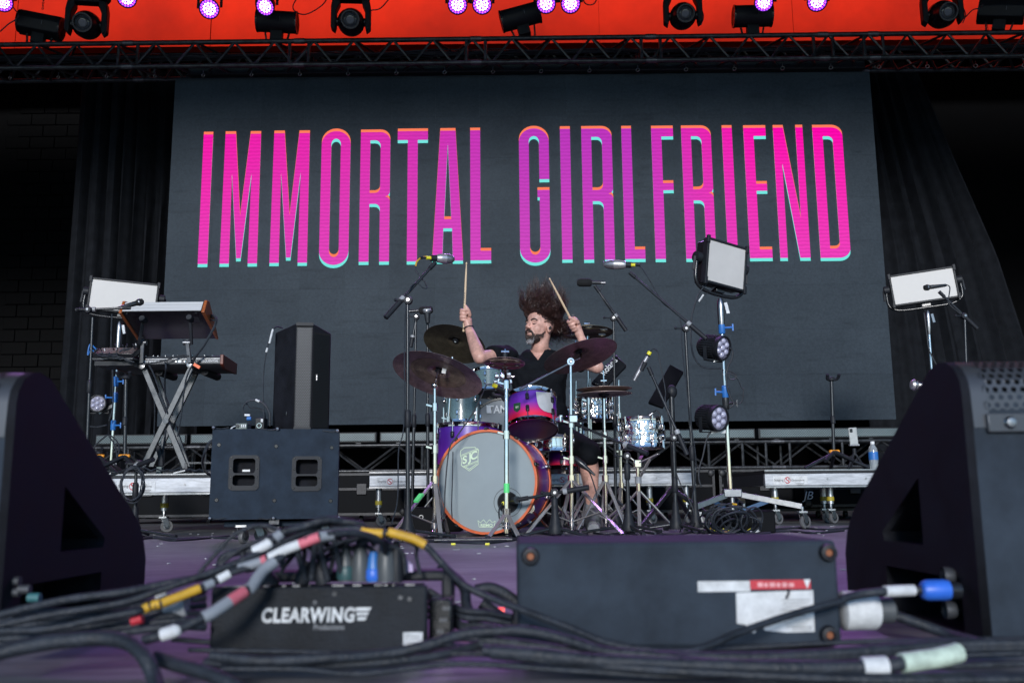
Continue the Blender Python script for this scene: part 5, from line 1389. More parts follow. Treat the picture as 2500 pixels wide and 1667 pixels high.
def foam_mic(label, tip, tail, r):
    tip, tail = Vector(tip), Vector(tail); a = (tip - tail).normalized(); L = (tip - tail).length
    t = thing('microphone', label, 'microphone', (tip + tail) / 2)
    MB().lathe([(0, 0.0), (r * 0.7, 0.004), (r * 0.95, L * 0.12), (r, L * 0.4), (r * 0.97, L * 0.8), (r * 0.7, L * 0.97), (0, L)], tail, a, 18).build('windscreen', M_FOAM, t)
    MB().cyl(tail - a * 0.06, tail, r * 0.42, n=14).build('body', M_TUBE, t)
    MB().cyl(tail - a * 0.09, tail - a * 0.06, r * 0.33, n=12).build('connector', M_STEEL, t)
    return t
def hand_mic(label, tip, tail, r=0.024, body=M_TUBE, grille=M_MICMESH):
    tip, tail = Vector(tip), Vector(tail); a = (tip - tail).normalized(); L = (tip - tail).length
    t = thing('microphone', label, 'microphone', (tip + tail) / 2)
    MB().lathe([(0, 0), (r * 0.45, 0), (r * 0.5, L * 0.1), (r * 0.72, L * 0.68), (r * 0.6, L * 0.72)], tail, a, 16).build('handle', body, t)
    MB().lathe([(r * 0.7, L * 0.70), (r * 0.98, L * 0.78), (r, L * 0.85), (r * 0.8, L * 0.95), (0, L)], tail, a, 16).build('grille', grille, t)
    MB().lathe([(r * 0.9, L * 0.77), (r * 1.04, L * 0.79), (r * 1.04, L * 0.83), (r * 0.9, L * 0.85)], tail, a, 16).build('band', M_STEEL, t)
    return t
# 1 left overhead
Y = 4.72
mic_stand('black boom stand in front of the biggest cymbal', q('A', 256, 560, Y), q('B', 250, 1390, Y), (q('A', 45, 688, Y - .05), q('A', 520, 160, Y + .12), q('A', 262, 525, Y)), yaw=0.5)
big_mic('silver overhead microphone with a yellow cable over the biggest cymbal', q('A', 705, 128, Y + .16), q('A', 528, 120, Y + .12))
cord('microphone_cable', [q('A', 440, 105, Y + .12), q('A', 390, 115, Y + .12), q('A', 345, 150, Y + .1), q('A', 332, 195, Y + .1)], 0.005, 'short yellow cable boot on the overhead microphone', M_YELLOW)
cord('microphone_cable', [q('A', 332, 195, Y + .1), q('A', 335, 240, Y + .1), q('A', 380, 300, Y + .09), q('A', 420, 350, Y + .08), q('A', 440, 405, Y + .06), q('A', 400, 400, Y + .05), q('A', 360, 365, Y + .05), q('A', 310, 370, Y + .03), q('A', 270, 430, Y), q('A', 240, 560, Y), q('A', 225, 900, Y - .02), q('B', 215, 400, Y - .02), q('B', 165, 650, Y - .03), q('B', 155, 1100, Y - .05), q('B', 100, 1330, Y - .1)], 0.0033, 'thin black cable wound along the overhead boom and down its stand')
# 2 behind crash left
Y = 6.35
mic_stand('black straight stand behind the dark rear cymbal', q('A', 445, 670, Y), q('B', 440, 1330, Y), None)
hand_mic('round headed black microphone standing upright behind the rear cymbal', q('A', 440, 600, Y - .03), q('A', 448, 740, Y - .03), 0.032, M_TUBE, M_LABELGREY)
Y = 6.45
mic_stand('black stand leaning behind the rear cymbal with a foam covered microphone', q('A', 335, 690, Y), q('B', 290, 1330, Y), (q('A', 285, 970, Y), q('A', 345, 660, Y), q('A', 340, 680, Y)))
foam_mic('black foam microphone pointing across beside the rear cymbal', q('A', 500, 612, Y), q('A', 360, 622, Y), 0.027)
# 3 right overhead
Y = 5.55
mic_stand('black boom stand beside the tall lamp stand', q('C', 1268, 985, Y), q('D', 1335, 1340, Y), (q('C', 1470, 1050, Y - .05), q('C', 735, 415, Y + .14), q('C', 1270, 950, Y)), yaw=0.1, clutch2=0.62)
big_mic('silver overhead microphone with a black cable above the drummer hand', q('C', 480, 335, Y + .2), q('C', 705, 340, Y + .16), 0.031)
cord('microphone_cable', [q('C', 800, 340, Y + .15), q('C', 850, 370, Y + .15), q('C', 920, 480, Y + .12), q('C', 985, 590, Y + .1), q('C', 1040, 690, Y + .08), q('C', 1110, 750, Y + .06), q('C', 1190, 800, Y + .02), q('C', 1225, 900, Y), q('C', 1235, 1100, Y - .02), q('C', 1265, 1400, Y - .02), q('D', 1290, 400, Y - .02), q('D', 1335, 760, Y - .03), q('D', 1300, 1100, Y - .05), q('D', 1180, 1420, Y - .1)], 0.0035, 'thin black cable hanging along the boom beside the tall lamp stand')
# 4 foam mic over the hat
Y = 6.3
mic_stand('black boom stand behind the raised crash cymbal', q('C', 580, 870, Y), q('D', 590, 1330, Y), (q('C', 700, 970, Y), q('C', 400, 540, Y), q('C', 578, 850, Y)), r=0.0105)
foam_mic('black foam microphone above the perforated cymbal', q('C', 228, 508, Y), q('C', 375, 510, Y), 0.029)
cord('microphone_cable', [q('C', 470, 490, Y), q('C', 490, 510, Y), q('C', 470, 560, Y), q('C', 450, 600, Y), q('C', 480, 680, Y), q('C', 560, 800, Y), q('C', 575, 900, Y)], 0.0035, 'short black cable behind the foam microphone above the perforated cymbal')
# 5 hat microphone on its own boom
Y = 5.35
mic_stand('black boom stand carrying the slim grey microphone beside the chrome snare', q('D', 1125, 545, Y), q('D', 1150, 1330, Y), (q('D', 1255, 690, Y - .03), q('C', 915, 1320, Y + .1), q('D', 1125, 530, Y)), yaw=1.0)
hm = thing('microphone', 'slim grey pencil microphone with a yellow band angled beside the chrome snare', 'microphone', q('C', 850, 1310, Y + .1))
MB().cyl(q('C', 905, 1215, Y + .1), q('C', 800, 1400, Y + .12), 0.011, n=14).build('body', M_MICSILVER, hm)
MB().cyl(q('C', 800, 1400, Y + .12), q('C', 778, 1445, Y + .125), 0.013, n=14).build('capsule', M_MICMESH, hm)
MB().cyl(q('C', 885, 1270, Y + .1), q('C', 845, 1350, Y + .11), 0.0135, n=14).build('clip', M_RUBBER, hm)
MB().cyl(q('C', 928, 1172, Y + .1), q('C', 912, 1200, Y + .1), 0.0125, n=14).build('connector_band', M_LIME, hm)
MB().cyl(q('C', 916, 1195, Y + .1), q('C', 905, 1215, Y + .1), 0.011, n=14).build('connector', M_RUBBER, hm)
cord('microphone_cable', [q('C', 930, 1170, Y + .1), q('C', 965, 1143, Y + .1), q('C', 1005, 1180, Y + .1), q('C', 1030, 1300, Y + .1), q('C', 1060, 1450, Y + .08), q('C', 1078, 1560, Y + .06), q('D', 1050, 200, Y + .04), q('D', 1100, 450, Y + .02), q('D', 1150, 850, Y), q('D', 1290, 1150, Y - .05), q('D', 1320, 1250, Y - .05)], 0.0035, 'thin black cable arching off the slim grey microphone')
# 6 low boom across the front (snare mic)
Y = 5.15
mic_stand('short black stand with a long low boom before the chrome snare', q('D', 690, 730, Y), q('D', 708, 1370, Y), (q('D', 885, 680, Y), q('D', 195, 395, Y + .25), q('D', 690, 700, Y)), yaw=0.7, clutch2=0.18)
# 7 kick mic
Y = 4.85
ks = mic_stand('low black stand with a boom reaching the kick drum port', q('B', 1620, 1060, Y), q('B', 1628, 1395, Y), (q('B', 1940, 992, Y), q('B', 1290, 1105, Y + .1), q('B', 1620, 1040, Y)), yaw=1.4, clutch2=0.3, spread=0.2)
km = thing('microphone', 'stubby black microphone with a yellow ring in the kick drum port', 'microphone', q('B', 1200, 1120, Y + .2))
MB().cyl(q('B', 1275, 1108, Y + .12), q('B', 1195, 1125, Y + .3), 0.02, n=14).build('body', M_TUBE, km)
MB().cyl(q('B', 1142, 1140, Y + .22), q('B', 1150, 1138, Y + .25), 0.009, n=12).build('connector_band', M_LIME, km)
cord('microphone_cable', [q('B', 1135, 1140, Y + .2), q('B', 1105, 1190, Y + .15), q('B', 1105, 1270, Y + .1), q('B', 1135, 1330, Y), q('B', 1210, 1345, Y - .05), q('B', 1290, 1420, Y - .08), q('B', 1400, 1450, Y - .1)], 0.004, 'thin black cable hanging from the kick drum port')
# 8 keyboard singer stand
Y = 6.05
mic_stand('black stand with a level boom before the wide panel by the keyboards', q('E', 162, 470, Y), q('F', 100, 560, Y), (q('E', 15, 408, Y), q('E', 485, 388, Y + .05), q('E', 128, 405, Y)), zf=ZL, clutch2=0.45, spread=0.2)
hand_mic('black microphone lying level before the wide panel by the keyboards', q('E', 600, 330, Y + .1), q('E', 370, 395, Y + .05), 0.024, M_TUBE, M_FOAM)
# 9 far side
Y = 6.3
mic_stand('black boom stand beyond the far wide panel', q('L', 1050, 370, Y), q('L', 1080, 1420, Y), (q('L', 1120, 420, Y), q('L', 905, 212, Y), q('L', 1045, 350, Y)))
hand_mic('black microphone seen against the far white panel', q('L', 815, 192, Y), q('L', 945, 176, Y), 0.021, M_TUBE, M_FOAM)
cord('microphone_cable', [q('L', 940, 172, Y), q('L', 965, 185, Y), q('L', 962, 230, Y), q('L', 955, 270, Y), q('L', 980, 300, Y), q('L', 1030, 340, Y)], 0.004, 'black lead hooked behind the microphone against the far panel')
Y = 4.4
mic_stand('black stand mostly hidden behind the big floor monitor', q('L', 900, 760, Y), q('L', 960, 1500, Y), (q('L', 980, 800, Y), q('L', 850, 735, Y), q('L', 900, 758, Y)))
hand_mic('silver headed microphone poking out past the big floor monitor', q('L', 742, 735, Y), q('L', 880, 745, Y), 0.026, M_STEEL, M_MICSILVER)

# ================================================================== GUITAR STANDS
def guitar_stand(label, foot, top, clip, zf):
    foot, top, clip = Vector(foot), Vector(top), Vector(clip)
    foot.z = zf
    t = thing('guitar_stand', label, 'guitar stand', foot, 'hanging guitar stands')
    MB().cyl(foot + ZA * 0.1, top, 0.012, n=12).build('tube', M_TUBE, t)
    m_ = foot + (top - foot) * 0.55
    MB().lathe([(0.012, -0.03), (0.018, -0.025), (0.018, 0.02), (0.012, 0.03)], m_, ZA, 12).build('collar', M_RUBBER, t)
    MB().ell(top, (0.03, 0.025, 0.018), n=12, m=8).build('cradle', M_RUBBER, t)
    for s_ in (-1, 1):
        MB().tube([top, top + Vector((s_ * 0.035, -0.02, 0.0)), top + Vector((s_ * 0.042, -0.05, 0.03))], 0.011, 8).build('fork', M_RUBBER, t)
    MB().box(clip, (0.075, 0.03, 0.024)).build('clip', M_ORANGE, t, bevel=0.008)
    for k in range(3):
        a = R(200 + 120 * k)
        e = foot + Vector((math.cos(a) * 0.25, math.sin(a) * 0.22, 0.012))
        MB().cyl(clip - ZA * 0.01, e, 0.013, n=10).build('leg', M_TUBE, t)
    for s_ in (-1, 1):
        MB().cyl(clip, clip + Vector((s_ * 0.1, -0.1, -0.07)), 0.014, n=10).build('rest', M_RUBBER, t)
    return t
guitar_stand('black guitar stand with an orange clip on the keyboard deck', q('F', 432, 520, 6.2), q('E', 445, 980, 6.2), q('F', 436, 397, 6.19), ZL)
guitar_stand('black guitar stand with an orange clip on the deck with the bottle', q('K', 268, 550, 6.75), q('K', 252, 128, 6.75), q('K', 266, 470, 6.74), ZR)
guitar_stand('black guitar stand half hidden at the foot of the keyboard lamp stand', q('F', 225, 530, 6.6), q('F', 215, 370, 6.6), q('F', 220, 397, 6.59), ZL)
# coil of cable on a short stand in front of the keyboard deck
t = mic_stand('short black stand in front of the keyboard deck with coiled cable on it', q('F', 535, 530, 5.3), q('F', 520, 1010, 5.3), (q('F', 680, 425, 5.2), q('F', 250, 590, 5.45), q('F', 560, 462, 5.3)), yaw=-0.4, clutch2=0.3, spread=0.3)
coil = MB()
rc = random.Random(9)
for k in range(7):
    cc = q('F', 510 + rc.uniform(-8, 8), 640 + rc.uniform(-14, 16), 5.27 - 0.006 * k)
    pts = []
    for i in range(25):
        a = 2 * math.pi * i / 24
        pts.append(cc + Vector(((0.062 + 0.006 * math.sin(k + 2 * a)) * math.cos(a), -0.01 + 0.008 * math.sin(a * 2 + k), (0.092 + 0.008 * math.cos(k * 1.7)) * math.sin(a))))
    coil.tube(pts, 0.0035, 6, 2, cap=False)
single('cable_coil', coil, M_CABLE, 'coil of thin black cable hung on the short stand', 'cable')
# water bottle, phone on a little tripod
bz = q('K', 450, 552, 6.66); bt = q('K', 450, 422, 6.66)
h = bt.z - ZR; bx = q('K', 450, 480, 6.66).x
wb_ = thing('water_bottle', 'clear plastic water bottle with blue label on the far deck', 'bottle', (bx, 6.66, ZR))
M_PET = mat('clear_pet', (0.75, 0.82, 0.88), 0.12, 0.0, var=0.1, spec=0.8)
M_PET.node_tree.nodes['Principled BSDF'].inputs['Transmission Weight'].default_value = 0.65
MB().lathe([(0, 0), (0.03, 0.002), (0.032, h * 0.08), (0.029, h * 0.2), (0.032, h * 0.3), (0.032, h * 0.65), (0.028, h * 0.76), (0.014, h * 0.88), (0.013, h * 0.92)], (bx, 6.66, ZR), ZA, 20).build('body', M_PET, wb_)
MB().lathe([(0.0335, h * 0.34), (0.0335, h * 0.62)], (bx, 6.66, ZR), ZA, 20).build('label_wrap', M_BLUE, wb_)
MB().lathe([(0.015, h * 0.9), (0.015, h), (0, h)], (bx, 6.66, ZR), ZA, 14).build('cap', M_WHITE, wb_)
px_ = q('K', 356, 400, 6.9)
ph = thing('phone', 'grey phone clipped upright on the small tripod', 'phone', px_ - ZA * 0.1)
MB().box(px_, (0.062, 0.012, 0.135), Matrix.Rotation(R(-3), 3, 'Y')).build('case', mat('phone_grey', (0.42, 0.43, 0.42), 0.35, 0.2), ph, bevel=0.005)
MB().box(px_ + Vector((-0.016, -0.008, 0.045)), (0.022, 0.004, 0.026)).build('camera_bump', M_BLACKGLOSS, ph, bevel=0.002)
MB().box(px_ + Vector((0.0, -0.004, -0.06)), (0.07, 0.03, 0.012)).build('grip', M_LABELGREY, ph)
tp = thing('phone_tripod', 'small black tripod holding the phone on the far deck', 'tripod', (px_.x, 6.9, ZR))
hd = px_ - ZA * 0.085
MB().cyl(hd, hd - ZA * 0.05, 0.014, n=12).build('head', M_RUBBER, tp)
for dx, dy in ((-0.075, -0.05), (0.055, -0.06), (-0.015, 0.07)):
    MB().cyl(hd - ZA * 0.03, Vector((hd.x + dx, hd.y + dy, ZR + 0.004)), 0.009, n=10).build('leg', M_RUBBER, tp)
# music stands / dark panels beside the kit (angled black desk)
t = thing('laptop_stand', 'tilted black panel on a black tripod stand beside the drums', 'stand', on_floor(*qn('D', 1115, 1330)))
Y = 6.0
c0, c1, c2, c3 = q('C', 1120, 1290, Y + .15), q('C', 1250, 1360, Y + .1), q('D', 1025, 243, Y - .1), q('D', 890, 195, Y - .05)
nn = (c1 - c0).cross(c3 - c0).normalized() * 0.02
MB().add([c0, c1, c2, c3, c0 + nn, c1 + nn, c2 + nn, c3 + nn], [(0, 1, 2, 3), (7, 6, 5, 4), (0, 4, 5, 1), (1, 5, 6, 2), (2, 6, 7, 3), (3, 7, 4, 0)]).build('panel', M_CASE, t, bevel=0.003)
MB().ell(q('D', 1110, 100, Y), (0.035, 0.03, 0.045), n=14, m=8).build('tilter', M_RUBBER, t)
ft = on_floor(*qn('D', 1115, 1320)); ft = Vector((q('D', 1120, 600, Y).x, Y, 0))
MB().cyl(q('D', 1105, 120, Y), Vector((ft.x, Y, 0.2)), 0.018, n=12).build('tube', M_TUBE, t)
for e in (q('D', 790, 1350, 5.5), q('D', 1330, 1190, 6.3), Vector((ft.x + 0.25, 5.7, 0.01))):
    e = Vector((e.x, e.y, max(0.012, e.z * 0 + 0.012)))
    MB().cyl(q('D', 1110, 1000, Y), e, 0.015, n=10).build('leg', M_TUBE, t)
rp = thing('sample_pad', 'black percussion pad with white lettering tilted behind the crash cymbal', 'drum pad', q('C', 500, 1500, 6.35))
c0, c1, c2, c3 = q('C', 605, 1200, 6.45), q('C', 705, 1300, 6.4), q('C', 500, 1510, 6.3), q('C', 370, 1460, 6.3)
nn = (c1 - c0).cross(c3 - c0).normalized() * 0.03
MB().add([c0, c1, c2, c3, c0 + nn, c1 + nn, c2 + nn, c3 + nn], [(0, 1, 2, 3), (7, 6, 5, 4), (0, 4, 5, 1), (1, 5, 6, 2), (2, 6, 7, 3), (3, 7, 4, 0)]).build('case', M_BLACKGLOSS, rp, bevel=0.004)
ud = (c0 - c3).normalized(); vd = (c0 - c1); vd = (vd - ud * vd.dot(ud)).normalized()
cn = ud.cross(vd).normalized(); cn = cn if cn.y < 0 else -cn
place_flat(text_mesh('Roland', offset=0.008), 'lettering', M_WHITE, rp, (c0 * 0.62 + c3 * 0.38) * 0.82 + (c1 + c2) / 2 * 0.18 + cn * 0.006, ud, vd, width=0.17)
MB().cyl(q('C', 480, 1500, 6.4), Vector((q('C', 480, 1500, 6.4).x, 6.4, 0.2)), 0.013, n=10).build('post', M_TUBE, rp)
for k in range(3):
    p = Vector((q('C', 480, 1500, 6.4).x, 6.4, 0.0))
    MB().cyl(p + ZA * 0.25, p + Vector((math.cos(k * 2.1) * 0.25, math.sin(k * 2.1) * 0.25, 0.012)), 0.01, n=8).build('leg', M_TUBE, rp)
# ================================================================== FLOOR MONITORS IN FRONT
def wedge(label, side, xin, y_near, depth, ztop, width):
    """wedge monitor facing upstage: its low end upstage, its back to the audience. side -1: left of frame, +1: right.
    xin: x of the inner end panel, body extends outwards"""
    t = thing('floor_monitor', label, 'speaker', (xin + side * width / 2, y_near + depth / 2, 0), 'wedge floor monitors')
    yb, yf = y_near, y_near + depth
    zc = ztop
    # profile in (y, z): vertical back, rounded shoulder, long slope down, vertical toe
    prof = [(yb, 0.0), (yb, zc - 0.05)] + [(yb + 0.06 - 0.06 * math.cos(R(a)), zc - 0.05 + 0.05 * math.sin(R(a))) for a in (20, 45, 70, 90)] + \
           [(yb + 0.095, zc - 0.007), (yb + 0.14, zc - 0.034)] + [(yf - 0.05, 0.168), (yf - 0.016, 0.132), (yf, 0.095), (yf, 0.03), (yf - 0.03, 0.0)]
    # the two end panels carry handle openings: triangle and slot, low pocket
    tri = [(yb + 0.155, 0.215), (yb + 0.155, 0.115), (yb + 0.335, 0.115), (yb + 0.335, 0.128)]
    tri = [(yb + 0.16, 0.225), (yb + 0.16, 0.125), (yb + 0.31, 0.125), (yb + 0.315, 0.14)]
    low = [(yb + 0.05, 0.085), (yb + 0.05, 0.012), (yb + 0.31, 0.012), (yb + 0.31, 0.085)]
    me = curve_mesh([prof, tri, low], 0.006)
    inv = WM[t.name].inverted()
    for v in me.vertices: v.co = inv @ Vector((xin + side * 0.006 + v.co.z, v.co.x, v.co.y))
    finish('end_panel', me, M_CARPET, t, smooth=False)
    # pockets behind the openings
    for poly in (tri, low):
        cy_ = sum(p[0] for p in poly) / 4; cz_ = sum(p[1] for p in poly) / 4
        y0_, y1_ = min(p[0] for p in poly), max(p[0] for p in poly); z0_, z1_ = min(p[1] for p in poly), max(p[1] for p in poly)
        MB().prism(poly, Vector((xin + side * 0.10, 0, 0)), YA, ZA, 0.004).build('pocket', M_VOID, t)
        n = len(poly); w_ = MB()
        for i in range(n):
            a, b = poly[i], poly[(i + 1) % n]
            w_.add([(xin + side * 0.012, *a), (xin + side * 0.012, *b), (xin + side * 0.1, *b), (xin + side * 0.1, *a)], [(0, 1, 2, 3)])
        w_.build('pocket', M_CARPET, t)
    # skin of the body
    x0, x1 = xin + side * 0.012, xin + side * width
    n = len(prof)
    body = MB()
    for i in range(n):
        a, b = prof[i], prof[(i + 1) % n]
        if i in (1, 2, 3, 4, 5, 6): continue      # grille wraps the shoulder
        body.add([(x0, *a), (x0, *b), (x1, *b), (x1, *a)], [(0, 1, 2, 3)])
    body.build('shell', M_BOXGREY, t, smooth=False)
    MB().prism(prof, Vector((x1, 0, 0)), YA, ZA, 0.012).build('end_panel', M_CARPET, t)
    # shoulder: steel grille with real holes
    sh = [(yb - 0.002, zc - 0.098)] + prof[1:9]
    L = 0; seg = []
    for a, b in zip(sh, sh[1:]):
        l = math.hypot(b[0] - a[0], b[1] - a[1]); seg.append((L, L + l, a, b)); L += l
    def along(s_):
        for (s0, s1, a, b) in seg:
            if s_ <= s1 + 1e-9:
                f = (s_ - s0) / (s1 - s0); return (a[0] + (b[0] - a[0]) * f, a[1] + (b[1] - a[1]) * f)
        return seg[-1][3]
    g = MB(); pitch, hole = 0.0125, 0.0042
    xa = x0 + side * 0.016
    rows = int((L - 0.03) / (pitch * 0.866)); cols = int((width - 0.08) / pitch)
    for r_ in range(rows):
        for c in range(cols):
            cxx = (c + 0.5 + (0.5 if r_ % 2 else 0)) * pitch; cs = 0.025 + (r_ + 0.5) * pitch * 0.866
            k0 = len(g.v)
            for rad in (pitch * 0.577, hole):
                for k in range(6):
                    a = R(60 * k + 30); p = along(min(L, max(0, cs + rad * math.sin(a))))
                    g.v.append(Vector((xa + side * (cxx + rad * math.cos(a)), p[0], p[1])))
            for k in range(6): g.f.append((k0 + k, k0 + (k + 1) % 6, k0 + 6 + (k + 1) % 6, k0 + 6 + k))
    g.build('grille', M_GRILLE2, t, smooth=False)
    # plain bands of the grille: edge strip and lower lip
    e = MB(); lip = MB()
    for (s0, s1, a, b) in seg:
        e.add([(x0, *a), (x0, *b), (xa + side * 0.006, *b), (xa + side * 0.006, *a)], [(0, 1, 2, 3)])
    e.build('grille_edge', M_GRILLE2, t)
    back = MB()
    for (s0, s1, a, b) in seg:
        back.add([(x0, a[0] + 0.012, a[1] - 0.006), (x0, b[0] + 0.012, b[1] - 0.006), (x1, b[0] + 0.012, b[1] - 0.006), (x1, a[0] + 0.012, a[1] - 0.006)], [(0, 1, 2, 3)])
    back.build('grille_backing', M_VOID, t)
    MB().box((xa + side * (width - 0.05) / 2, yb - 0.004, zc - 0.092), (width - 0.05, 0.008, 0.026)).build('grille_lip', M_GRILLE2, t, bevel=0.002)
    MB().lathe([(0, -0.006), (0.006, -0.005), (0.009, 0)], (xa + side * 0.03, yb - 0.008, zc - 0.092), YA, 12).build('screw', M_STEEL, t)
    return t
M_GRILLE2 = grille_mat('monitor_grille', (0.07, 0.075, 0.085), None, 0)
wr_near = at(2376, 1300, 1.30).x
wedge('big black floor monitor with perforated shoulder beside the low labelled box', 1, 0.612, 1.27, 0.50, 0.386, 0.55)
wedge('big black floor monitor at the other end, near the tangle of taped cables', -1, -0.692, 1.30, 0.50, 0.388, 0.55)

# ================================================================== LOW LABELLED BOX
BY = 1.28
bx0 = (at(1263, 1450, BY).x + at(1263, 1450, BY).x) / 2; bx1 = at(2050, 1450, BY).x
bz1 = at(1650, 1322, BY).z
t = thing('monitor_box', 'low dark grey box lying on the stage lip with white and red labels', 'box', ((bx0 + bx1) / 2, BY + 0.12, 0))
MB().box(((bx0 + bx1) / 2, BY + 0.12, bz1 / 2 + 0.002), (bx1 - bx0, 0.24, bz1 - 0.004)).build('case', M_BOXGREY, t, bevel=0.006)
for x_, y_ in ((1295, 1357), (2020, 1348), (2022, 1548), (1297, 1548)):
    p = at(x_, y_, BY)
    MB().lathe([(0, -0.006), (0.004, -0.006), (0.006, -0.011), (0.0105, -0.010), (0.0125, 0.0)], p, YA, 18).build('foot', M_RUBBER, t)
    MB().cyl(p - YA * 0.0075, p - YA * 0.004, 0.0045, n=10).build('screw', mat('rusty_screw', (0.25, 0.09, 0.04), 0.6, 0.4), t)
M_PINKPALE = mat('pale_pink_print', (0.75, 0.35, 0.36), 0.6)
M_GREYPRINT = mat('grey_print', (0.3, 0.31, 0.33), 0.6)
def sticker(parent, x0, y0, x1, y1, Yp, m, name='label', th=0.001):
    a, b = at(x0, y1, Yp), at(x1, y0, Yp)
    return MB().box(((a.x + b.x) / 2, Yp, (a.z + b.z) / 2), (abs(b.x - a.x), th, abs(b.z - a.z))).build(name, m, parent)
sticker(t, 1704, 1417, 1831, 1444, BY - 0.001, M_LABEL)
sticker(t, 1831, 1414, 1978, 1438, BY - 0.001, M_RED)
for k, (a, b) in enumerate(((1850, 1862), (1866, 1874), (1879, 1892), (1896, 1905), (1910, 1921), (1926, 1938))):
    sticker(t, a, 1421 + k % 2, b, 1432, BY - 0.0022, M_PINKPALE, 'print')
# torn white label
pts = [(1797, 1446), (1985, 1440), (1989, 1541), (1920, 1543), (1868, 1538), (1858, 1524), (1842, 1545), (1828, 1540), (1820, 1524), (1799, 1521)]
w3 = [at(x, y, BY - 0.001) for x, y in pts]
MB().prism([(p.x, p.z) for p in w3], Vector((0, BY - 0.0004, 0)), XA, ZA, 0.0008).build('label', M_LABEL, t)
for k in range(9):
    yy = 1462 + 8 * k
    sticker(t, 1905 + (k * 7) % 20, yy, 1978 - (k * 5) % 14, yy + 2.2, BY - 0.0022, M_GREYPRINT, 'print')
for k in range(3):
    sticker(t, 1935, 1526 + 5 * k, 1982, 1528.5 + 5 * k, BY - 0.0022, M_GREYPRINT, 'print')
tri = [at(x, y, BY - 0.002) for x, y in ((1962, 1414), (1978, 1413), (1971, 1436))]
MB().prism([(p.x, p.z) for p in tri], Vector((0, BY - 0.0018, 0)), XA, ZA, 0.0006).build('print', M_LABEL, t)
MB().tube([at(1922, 1436, BY - .004), at(1926, 1444, BY - .004), at(1920, 1460, BY - .004)], 0.0016, 6).build('stray_tie', M_CABLE, t)

# ================================================================== POWER BOX WITH LETTERING
PBY = 1.22
M_BOXPAINT = mat('power_box_paint', (0.014, 0.0165, 0.021), 0.55, var=0.5, nscale=14, bump=0.15, bscale=300, spec=0.15)
M_WORNWHITE = mat('worn_white_print', (0.55, 0.56, 0.57), 0.6, var=0.35, nscale=90)
M_BRIGHTBLUE = mat('bright_blue_sleeve', (0.03, 0.14, 0.62), 0.4)
M_TAPEGREY = mat('grey_cloth_tape', (0.24, 0.26, 0.29), 0.6)
M_PALEGREEN = mat('pale_green_sleeve', (0.5, 0.6, 0.5), 0.6, var=0.3, nscale=60)
M_TEAL2 = mat('teal_collar', (0.04, 0.14, 0.15), 0.45)
M_REDGLOW = mat('red_indicator', (0.6, 0.05, 0.05), 0.4, emit=(1.0, 0.1, 0.08), estr=1.0)
x0, x1 = at(513, 1500, PBY).x, at(1043, 1500, PBY).x
z1 = at(780, 1430, PBY).z
t = thing('power_box', 'low black power distribution box with white lettering and plugs on top', 'power box', ((x0 + x1) / 2, PBY + 0.07, 0))
MB().box(((x0 + x1) / 2, PBY + 0.006, z1 / 2), (x1 - x0, 0.012, z1)).build('front_plate', M_BOXPAINT, t, bevel=0.004)
MB().box(((x0 + x1) / 2, PBY + 0.08, 0.006), (x1 - x0, 0.14, 0.008)).build('base_plate', M_BOXPAINT, t)
xr = at(1110, 1500, PBY + 0.16).x
MB().box((xr - 0.008, PBY + 0.145, z1 / 2 + 0.002), (0.016, 0.05, z1 + 0.01)).build('frame_post', M_BLACK, t, bevel=0.004)
MB().box((x0 + 0.02, PBY + 0.145, z1 / 2), (0.016, 0.05, z1)).build('frame_post', M_BLACK, t, bevel=0.004)
MB().box(((x0 + xr) / 2 + 0.01, PBY + 0.145, z1 + 0.002), (xr - x0 - 0.04, 0.05, 0.014)).build('frame_rail', M_BLACK, t, bevel=0.004)
MB().box(((x0 + x1) / 2 - 0.005, PBY + 0.075, z1 - 0.014), (x1 - x0 - 0.02, 0.1, 0.012)).build('socket_plate', M_BLACKGLOSS, t)
MB().box((x1 + 0.012, PBY + 0.09, z1 * 0.45), (0.03, 0.06, z1 * 0.6)).build('module', M_BLACKGLOSS, t, bevel=0.003)
for k in range(3):
    MB().box((x1 + 0.012 + 0.004 * k, PBY + 0.058, z1 * (0.3 + 0.16 * k)), (0.01, 0.003, 0.005)).build('indicator', M_DKALU, t)
# worn edge
for k in range(14):
    xx = x0 + (x1 - x0) * random.uniform(0.02, 0.98)
    MB().box((xx, PBY + 0.004, z1 + 0.0004), (random.uniform(0.006, 0.03), 0.006, 0.0012)).build('chipped_edge', M_STEEL, t)
a, b = at(502 + 0, 1500, PBY), None
lx0, lx1 = at(640, 1500, PBY).x, at(867, 1500, PBY).x
zt = at(760, 1500, PBY).z
place_flat(text_mesh('CLEARWING', 1, 0.0, 0.1, 1.12, 0.042), 'lettering', M_WORNWHITE, t, ((lx0 + lx1) / 2, PBY - 0.0015, zt), XA, ZA, width=(lx1 - lx0), height=0.0185)
for k in range(3):
    q0 = at(868 + 2 * k, 1490 + 10 * k, PBY).x
    MB().prism([(0, 0), (0.018 - 0.004 * k, 0), (0.0205 - 0.004 * k, 0.0042), (0.001, 0.0042)], Vector((q0, PBY - 0.0012, zt + 0.0045 - 0.0058 * k)), XA, ZA, 0.0006).build('emblem', M_WORNWHITE, t)
place_flat(text_mesh('Productions'), 'lettering', M_GREYPRINT, t, (at(804, 1530, PBY).x, PBY - 0.0015, at(804, 1529, PBY).z), XA, ZA, width=at(840, 1530, PBY).x - at(766, 1530, PBY).x, height=0.007)
sticker(t, 984, 1542, 1032, 1586, PBY - 0.0012, M_WORNWHITE)
for k in range(4):
    sticker(t, 990, 1550 + 8 * k, 1026, 1552 + 8 * k, PBY - 0.0022, M_GREYPRINT, 'print')
